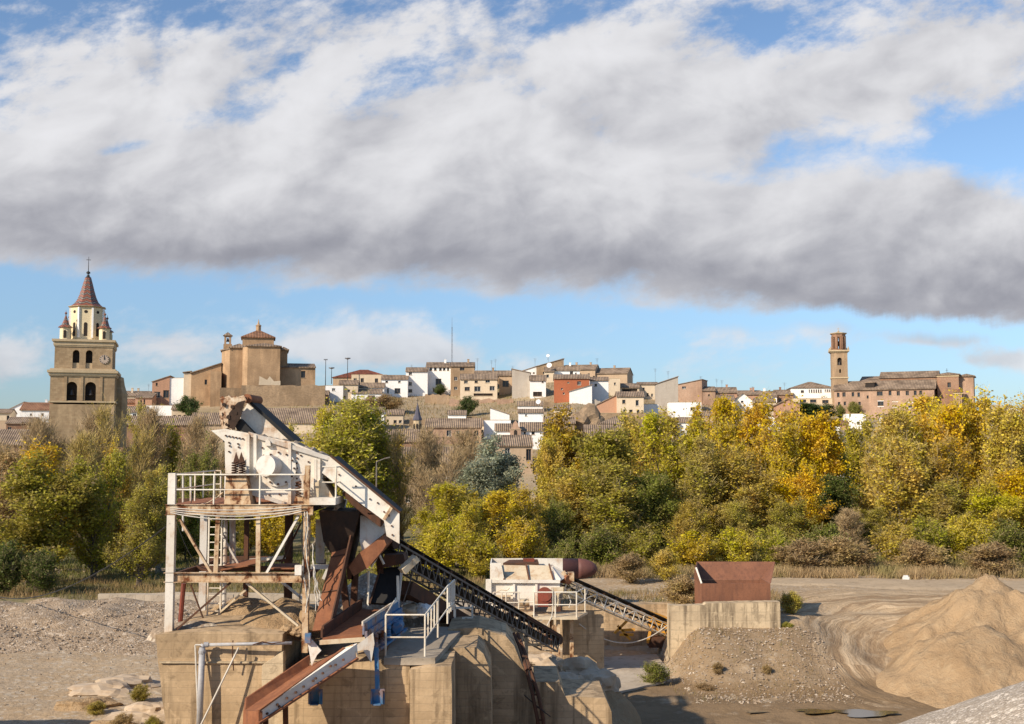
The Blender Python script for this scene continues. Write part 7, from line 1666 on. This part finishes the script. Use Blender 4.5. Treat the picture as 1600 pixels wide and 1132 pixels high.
PR['leafyB'] = make_tree(2, 12, 7.5, .10, (20, 65), 'round', 50, 6, 21000, .165, .30, 2500, stems=2)
PR['popA'] = make_tree(3, 12, 6.0, .06, (35, 72), 'oval', 64, 6, 17000, .135, .22, 3000, stems=3, upk=.8, spike=220)
PR['popB'] = make_tree(4, 12, 6.4, .08, (38, 72), 'oval', 64, 6, 13500, .135, .22, 4000, stems=4, upk=.8, spike=220)
PR['thinA'] = make_tree(5, 12, 6.5, .10, (35, 70), 'vase', 56, 6, 17000, .13, .22, 5000, stems=3, bk=barkp, upk=.8, spike=220)
PR['thinB'] = make_tree(6, 12, 6.0, .10, (35, 72), 'round', 56, 6, 18000, .13, .24, 4500, stems=2, bk=barkp, upk=.8, spike=220)
PR['bareA'] = make_tree(7, 12, 6.0, .12, (40, 72), 'vase', 46, 5, 500, .13, .3, 7000, stems=2, twl=1.0, upk=.6, spike=60)
PR['bareB'] = make_tree(8, 12, 5.5, .15, (35, 70), 'round', 46, 5, 900, .13, .3, 6500, stems=1, twl=1.0, upk=.6, spike=60)
PR['bushA'] = make_tree(9, 4, 5.0, .05, (30, 75), 'bush', 40, 5, 11000, .115, .17, 1500, stems=5, r0=.05, upk=.7, spike=60)
PR['bushB'] = make_tree(10, 4, 5.0, .05, (30, 75), 'bush', 40, 5, 7500, .11, .20, 4000, stems=5, r0=.05, twl=.5)
PR['tangle'] = make_tree(11, 12, 8.0, .06, (40, 75), 'bush', 60, 6, 17000, .13, .24, 5500, stems=5, upk=.7, spike=200)
trnd = random.Random(77)
C_ = {'yellow': (.62, .48, .04), 'gold': (.64, .45, .03), 'orange': (.50, .35, .04), 'ygreen': (.40, .37, .05), 'lime': (.54, .46, .045), 'green': (.24, .25, .05), 'olive': (.37, .32, .055),
      'dgreen': (.12, .15, .035), 'silver': (.35, .38, .27), 'khaki': (.56, .43, .08), 'brown': (.42, .30, .14), 'dull': (.48, .40, .08), 'pine': (.08, .13, .035)}
def tree(kind, px, yt, w_, Y, col, label, name='tree', cat='tree', group=None, base=None):
    w_ = w_*{'pop': 1.5, 'thi': 1.3, 'bar': 1.15, 'lea': 1.15, 'bus': 1.15}.get(kind[:3], 1.0); tm, lv, H0, W0 = PR[kind]; x = P(px, 850, Y).x; z = ground_z(x, Y) if base is None else base; h = P(px, yt, Y).z-z; wid = w_*Y/F
    if kind.startswith('bush') and Y < 66: h = min(h, wid*.55)
    o = thing(name, label, cat, (x, Y, z-.1), trnd.uniform(0, 6.28), group)
    sx = wid/W0*1.02; o.scale = (sx, sx, h/H0)
    a = bpy.data.objects.new('trunk', tm); sc.collection.objects.link(a); a.parent = o
    k = trnd.uniform(.88, 1.12); c = tuple(v*k for v in C_[col])
    for me in lv:
        b = bpy.data.objects.new('crown' if me.name.startswith('leaves') or len(lv) == 1 else 'twigs', me); sc.collection.objects.link(b); b.parent = o; b.color = (*c, 1)
    return o
G1, G2, G3, G4 = 'trees left of the plant', 'bare trees behind the plant', 'autumn poplars along the river', 'low bushes along the river'
# left
T = [
 ('leafyB', 48, 735, 150, 77, 'olive', 'broad dark green tree with orange top at the far left edge of the yard', G1),
 ('thinB', 85, 708, 110, 84, 'gold', 'orange-brown leafy tree rising behind the broad dark green one at far left', G1),
 ('popA', 147, 712, 66, 80, 'ygreen', 'narrow yellow-green poplar between the orange tree and the round olive tree', G1),
 ('popB', 176, 706, 56, 86, 'orange', 'narrow poplar with orange crest just right of the yellow-green one', G1),
 ('tangle', 218, 772, 130, 76, 'olive', 'round olive thicket tree with dark trunk left of the steel platform', G1),
 ('thinA', 248, 742, 80, 84, 'dull', 'thin dull-green tree touching the left side of the steel platform', G1),
 ('thinB', 5, 716, 90, 88, 'brown', 'thin brown tree cut by the left edge of the photo', G1),
 ('bareA', 18, 672, 90, 104, 'brown', 'bare grey-brown tree at the left edge', G2), ('bareB', 62, 668, 80, 108, 'brown', 'bare tree left of the cathedral tower foot', G2),
 ('bareA', 104, 664, 90, 112, 'brown', 'bare tree in front of the left half of the cathedral tower', G2), ('bareB', 150, 655, 84, 116, 'brown', 'bare tree in front of the right half of the cathedral tower', G2),
 ('bareA', 192, 652, 80, 112, 'khaki', 'bare tree right of the cathedral tower', G2), ('thinA', 207, 648, 50, 130, 'dull', 'small yellow-green treetop showing right of the tower', G2),
 ('bareB', 236, 652, 80, 118, 'brown', 'bare tree between the tower and the yellowish treetop', G2), ('thinB', 268, 678, 64, 122, 'lime', 'yellowish treetop above the rail of the steel platform', G2),
 ('bareB', 305, 664, 80, 114, 'brown', 'bare tree behind the left end of the platform rail', G2), ('tangle', 300, 720, 90, 98, 'green', 'green thicket behind the rail of the steel platform', G1),
 ('bareA', 345, 690, 70, 112, 'brown', 'bare tree hidden behind the screening machine', G2), ('bareB', 125, 690, 90, 98, 'khaki', 'low bare tree between the poplars and the tower', G2),
 ('leafyB', 292, 790, 70, 92, 'green', 'green tree seen under the left part of the platform', G1), ('leafyA', 345, 800, 80, 95, 'ygreen', 'yellow-green tree seen behind the ladder', G1),
 ('bushA', 428, 806, 80, 96, 'yellow', 'bright yellow bush seen through the platform frame', G1), ('leafyB', 390, 790, 70, 104, 'olive', 'olive tree seen through the middle of the platform', G1),
 ('bareB', 405, 770, 80, 108, 'brown', 'bare tree seen under the upper deck', G2),
 # middle
 ('thinB', 530, 640, 150, 104, 'ygreen', 'big yellow-green tree behind the feed conveyor', G1), ('thinB', 492, 652, 80, 110, 'lime', 'yellow-green tree just left of the big one behind the feed conveyor', G1),
 ('thinA', 592, 658, 100, 106, 'ygreen', 'yellow-green tree right of the big one, above the lamp post', G1), ('thinA', 450, 680, 60, 112, 'dull', 'thin tree directly above the screening machine', G1),
 ('bareA', 628, 690, 80, 108, 'orange', 'bare tree with rusty leaves below the small spire', G2), ('bareB', 662, 690, 80, 114, 'brown', 'bare grey tree under the small tiled spire', G2),
 ('bareA', 700, 682, 84, 118, 'brown', 'tall bare grey tree, first right of the small spire', G2), ('bareB', 735, 684, 80, 122, 'brown', 'bare grey tree between the small spire and the silvery tree', G2),
 ('bareA', 680, 715, 80, 100, 'brown', 'lower bare tree above the yellow bushes', G2),
 ('leafyB', 772, 702, 92, 110, 'silver', 'silvery green tree in front of the barn', G3), ('leafyA', 740, 728, 74, 106, 'silver', 'smaller silvery green tree left of the one before the barn', G3),
 ('popA', 706, 757, 84, 88, 'lime', 'first yellow-green poplar thicket left of the white bin', G3), ('popB', 668, 800, 60, 86, 'lime', 'low yellow-green poplar behind the lattice conveyor', G3),
 ('popA', 752, 768, 76, 89, 'yellow', 'middle yellow poplar thicket above the lattice conveyor', G3), ('popB', 736, 790, 60, 84, 'lime', 'low poplar between two taller yellow ones', G3), ('popB', 818, 768, 62, 90, 'yellow', 'yellow poplar behind the left end of the white bin', G3),
 ('bushA', 690, 838, 90, 82, 'lime', 'round yellow-green bush behind the upper lattice conveyor', G4), ('bushA', 745, 850, 90, 81, 'lime', 'second round yellow-green bush behind the lattice conveyor', G4), ('bushA', 812, 832, 90, 83, 'yellow', 'yellow bush directly behind the white bin', G4),
 ('leafyB', 882, 664, 112, 114, 'orange', 'orange-green tree rising left of the hipped roof', G3), ('leafyA', 862, 700, 60, 106, 'khaki', 'khaki tree below the orange-green one', G3),
 ('leafyA', 940, 688, 130, 98, 'olive', 'large olive green tree in the middle of the tree belt', G3), ('leafyB', 980, 672, 90, 112, 'dull', 'dull green tree behind the large olive one', G3), ('leafyB', 900, 750, 110, 94, 'khaki', 'brownish tree in front of the orange-green one', G3),
 ('thinB', 960, 735, 120, 92, 'olive', 'large green tree right of the white bin', G3), ('leafyA', 1020, 750, 90, 94, 'green', 'dark green tree left of the rusty hopper', G3), ('tangle', 880, 790, 90, 92, 'green', 'green thicket behind the maroon tank', G3),
 # right
 ('popB', 1038, 660, 96, 110, 'khaki', 'thin yellow poplar at the left end of the golden trees', G3), ('popA', 1062, 652, 80, 104, 'lime', 'pale yellow poplar above the rusty hopper', G3),
 ('popA', 1106, 628, 60, 112, 'gold', 'narrow golden poplar standing above its neighbours', G3), ('popB', 1132, 672, 90, 102, 'yellow', 'yellow poplar right below the narrow golden one', G3),
 ('popA', 1164, 633, 86, 112, 'gold', 'tall golden poplar left of a pair', G3), ('popB', 1202, 638, 90, 108, 'gold', 'tall golden poplar right of a pair', G3), ('thinA', 1085, 700, 110, 98, 'dull', 'thin yellow tree right behind the hopper', G3),
 ('thinB', 1180, 715, 110, 97, 'khaki', 'thin brownish tree in front of the golden pair', G3), ('popB', 1232, 672, 84, 104, 'yellow', 'yellow poplar right of the golden pair', G3), ('leafyA', 1284, 664, 100, 106, 'gold', 'orange-gold tree beside the gap with white houses', G3),
 ('leafyB', 1262, 740, 80, 98, 'gold', 'golden tree hanging over the gap', G3), ('leafyB', 1305, 690, 64, 112, 'green', 'green tree between the orange-gold one and the gap', G3), ('leafyA', 1312, 752, 70, 102, 'dgreen', 'dark leafy tree filling the left side of the gap', G3),
 ('popB', 1352, 664, 60, 120, 'lime', 'pale yellow tree behind the right side of the gap', G3), ('thinB', 1390, 655, 110, 104, 'khaki', 'twiggy yellow tree right of the gap, below the monastery', G3), ('popB', 1425, 650, 90, 108, 'yellow', 'yellow poplar under the round windows of the monastery', G3),
 ('thinA', 1410, 700, 120, 96, 'khaki', 'wide twiggy tree in front of the monastery poplars', G3), ('popA', 1496, 624, 90, 110, 'yellow', 'tallest yellow poplar before the monastery choir', G3), ('popA', 1462, 640, 76, 108, 'gold', 'golden poplar left of the tallest yellow one', G3),
 ('popB', 1536, 630, 80, 108, 'yellow', 'yellow poplar right of the tallest one', G3), ('thinB', 1570, 650, 100, 104, 'khaki', 'twiggy brown-yellow tree near the right edge', G3), ('popB', 1604, 640, 90, 106, 'gold', 'yellow tree cut by the right edge of the photo', G3),
 ('thinA', 1500, 700, 120, 96, 'orange', 'twiggy orange tree under the tallest yellow poplar', G3), ('leafyA', 1595, 740, 100, 94, 'gold', 'golden tree low at the right edge', G3), ('leafyB', 1545, 770, 90, 92, 'lime', 'yellow-green tree low near the right edge', G3),
 ('thinB', 1460, 760, 100, 94, 'dull', 'dull thin tree in the lower right tree belt', G3), ('tangle', 1225, 790, 120, 94, 'olive', 'olive thicket below the golden trees', G3), ('tangle', 1150, 790, 100, 93, 'dull', 'yellowish thicket behind the right side of the hopper', G3),
 ('tangle', 1075, 790, 100, 92, 'khaki', 'yellowish thicket behind the left side of the hopper', G3), ('tangle', 1345, 800, 110, 95, 'olive', 'grey-green thicket at the foot of the gap', G3),
 ('bareB', 1325, 800, 70, 92, 'brown', 'bare shrub tree at the foot of the gap', G3),
 # bushes at the foot of the trees
 ('bushA', 1080, 846, 90, 84, 'yellow', 'yellow bush behind the left rim of the hopper', G4), ('bushA', 1150, 842, 90, 85, 'lime', 'yellow-green bush directly behind the hopper', G4), ('bushA', 1210, 840, 80, 86, 'ygreen', 'green bush right of the hopper rim', G4),
 ('bushA', 1290, 836, 90, 87, 'green', 'green bush below the olive thicket', G4), ('bushB', 1245, 852, 100, 84, 'brown', 'russet shrub at the roadside right of the hopper', G4), ('bushB', 1325, 850, 110, 84, 'brown', 'wide russet shrub in the middle of the roadside', G4),
 ('bushA', 1400, 835, 90, 87, 'khaki', 'yellowish bush at the roadside left of the sand heap', G4), ('bushA', 1450, 828, 90, 88, 'ygreen', 'yellow-green bush behind the roadside, left of the sand heap top', G4), ('bushA', 1510, 826, 90, 88, 'lime', 'light green bush above the sand heap top', G4),
 ('bushA', 1575, 832, 90, 87, 'green', 'green bush at the right edge above the road', G4), ('bushB', 1550, 856, 110, 83, 'brown', 'russet shrub above the right slope of the sand heap', G4), ('bushB', 1440, 854, 100, 84, 'brown', 'russet shrub left above the sand heap top', G4),
 ('bushA', 940, 838, 90, 85, 'green', 'green bush right behind the maroon tank', G4), ('bushA', 1005, 842, 90, 85, 'olive', 'olive bush at the roadside left of the hopper', G4), ('bushB', 985, 872, 70, 78, 'brown', 'dry brown shrub beyond the maroon tank', G4), ('bushB', 1040, 866, 60, 79, 'khaki', 'dry pale shrub left of the hopper rim', G4),
 ('bushB', 1065, 907, 80, 67, 'brown', 'dry brown shrub beside the left end of the hopper', G4), ('bushB', 1238, 922, 46, 65, 'dull', 'dry greenish shrub in the hopper shadow', G4),
 ('bushA', 15, 868, 80, 72, 'dgreen', 'dark bush at the left edge above the gravel heap', G4), ('bushB', 60, 872, 70, 72, 'dgreen', 'dark twiggy bush right of the one at the left edge', G4), ('bushA', 880, 860, 60, 80, 'green', 'small green bush just above the maroon tank', G4),
 ('bushB', 610, 860, 80, 70, 'ygreen', 'small twiggy bush behind the cross belt', G4), ('bushB', 665, 890, 80, 60, 'dull', 'scrubby bush under the lattice conveyor', G4), ('bushB', 545, 880, 60, 70, 'green', 'green scrub behind the rust chute', G4),
 # small plants in the pit
 ('bushB', 935, 1028, 30, 54, 'olive', 'small green bush growing beside the boulders', G4), ('bushB', 845, 1024, 30, 50, 'green', 'small green weed at the foot of the conveyor legs', G4), ('bushB', 865, 1030, 26, 49, 'dull', 'dry weed next to the foot of the conveyor legs', G4),
 ('bushB', 1025, 1040, 50, 57, 'green', 'small green scrub at the left foot of the hopper mound', G4), ('bushB', 1120, 1018, 24, 57, 'brown', 'small weed on the left of the hopper mound', G4), ('bushB', 1196, 1022, 20, 57, 'brown', 'small weed on the right of the hopper mound', G4),
 ('bushB', 1100, 1068, 46, 56, 'brown', 'low green scrub at the bottom of the hopper mound', G4), ('bushB', 1228, 972, 24, 62, 'ygreen', 'green tuft at the right end of the pale concrete wall', G4),
 ('bushB', 222, 1058, 36, 43, 'olive', 'dark green weeds among the pale rocks beside the concrete block', G4), ('bushB', 160, 1096, 40, 41, 'dull', 'dark green weeds in the crack between the pale rocks', G4), ('bushB', 245, 1078, 34, 38.5, 'olive', 'green weeds growing against the concrete block', G4), ('bushB', 195, 1118, 46, 38.5, 'brown', 'brown weeds at the bottom edge left of the block', G4)]
for k_, px, yt, w_, Y, col, lb, g in T:
    b = k_.startswith('bush'); tree(k_, px, yt, w_, Y, col, lb, name='bush' if b else ('bare_tree' if k_.startswith('bare') else ('poplar' if k_.startswith('pop') else 'tree')), cat='bush' if b else 'tree', group=g)
# trees and bushes in the town
for kind, px, yt, w_, yb, col, lb in [('bushA', 290, 628, 48, 655, 'pine', 'dense dark green bush below the church, left part of the town'), ('bushA', 731, 627, 42, 651, 'pine', 'round dark green bush on the bank below the orange brick wall'), ('bushA', 686, 605, 26, 619, 'pine', 'small green tree in front of the tallest white house'),
    ('leafyA', 1270, 632, 60, 658, 'pine', 'broad dark green tree left of the monastery'), ('leafyB', 1296, 634, 40, 657, 'pine', 'smaller dark green tree touching the monastery corner'), ('leafyB', 1288, 617, 42, 640, 'khaki', 'thin yellowish tree in front of the white villa'),
    ('bushB', 605, 622, 66, 646, 'brown', 'large brown shrub on the slope below the low white house'), ('bushB', 545, 630, 40, 650, 'olive', 'olive shrub on the slope above the big yellow-green tree'), ('bushB', 575, 625, 40, 648, 'brown', 'brown shrub left of the large one on the slope'), ('bushA', 1340, 634, 26, 652, 'green', 'green bush at the foot of the monastery wall'), ('bushA', 1318, 638, 20, 655, 'green', 'small bush below the left windows of the monastery'),
    ('bushA', 1385, 630, 40, 652, 'green', 'green bush before the middle of the monastery'), ('bushB', 1235, 645, 26, 662, 'brown', 'brown shrub left of the broad dark green tree'), ('bushB', 250, 636, 26, 655, 'olive', 'olive shrub before the orange-pink house')]:
    Y = depth_at(px, yb); tree(kind, px, yt, w_, Y, col, lb, name='bush' if kind.startswith('bush') else 'tree', cat='bush' if kind.startswith('bush') else 'tree', group='greenery between the houses')
# far-off wood on the plain beyond the trees keeps the valley floor covered
def grassfield(name, label, n, place, hgt, mat, seed, wd=.03, lean=.35):
    rs = np.random.RandomState(seed); pts = np.array([place(rs) for i in range(n)]); h = hgt*rs.uniform(.4, 1.2, (n, 1)); a = rs.uniform(0, 6.28, n); d = np.stack([np.cos(a), np.sin(a), np.zeros(n)], 1); s_ = d*wd
    tip = pts+np.array([0, 0, 1])*h+rs.normal(size=(n, 3))*np.array([1, 1, 0])*h*lean
    V = np.stack([pts-s_, pts+s_, tip+s_*.3, tip-s_*.3], 1).reshape(-1, 3); me = fast_mesh(name, V, mat, quads=n); o = bpy.data.objects.new(name, me); sc.collection.objects.link(o); tag(o, label, 'grass', kind='stuff'); return o
def pl(x0, x1, y0, y1, clump=.3):
    def f(rs):
        for k in range(6):
            x = rs.uniform(x0, x1); y = rs.uniform(y0, y1)
            if pn(x, y, .35, 4)+.5*pn(x, y, 1.1, 5) > rs.uniform(-.6, clump): break
        return (x, y, ground_z(x, y)-.02)
    return f
grassfield('grass', 'tall russet and straw-coloured grass along the far side of the road', 26000, pl(4, 50, 80.5, 86.5, .05), .75, grass_red, 1, .02)
grassfield('grass', 'dry yellowish grass between the left trees and the yard', 14000, pl(-42, -2, 70, 80), .42, grass_dry, 2, .02)
grassfield('grass', 'green grass under the trees behind the steel platform', 16000, pl(-45, 2, 80, 100), .45, grass_green, 3, .03)
grassfield('grass', 'dry weeds around the hopper and the bank behind it', 5000, pl(1, 17.5, 67.5, 74), .35, grass_dry, 4, .015)
grassfield('grass', 'green undergrowth below the river trees', 16000, pl(0, 60, 86, 100), 1.1, grass_green, 5, .04)
grassfield('grass', 'dry grass on the open slope of the town hill', 12000, lambda rs: (lambda x, y: (x, y, ground_z(x, y)))(rs.uniform(-60, 60), rs.uniform(215, 330)), .6, grass_dry, 6, .08)
grassfield('grass', 'sparse weeds on the mound below the hopper', 1200, pl(8, 16, 53.5, 61.5), .22, grass_dry, 7, .012)
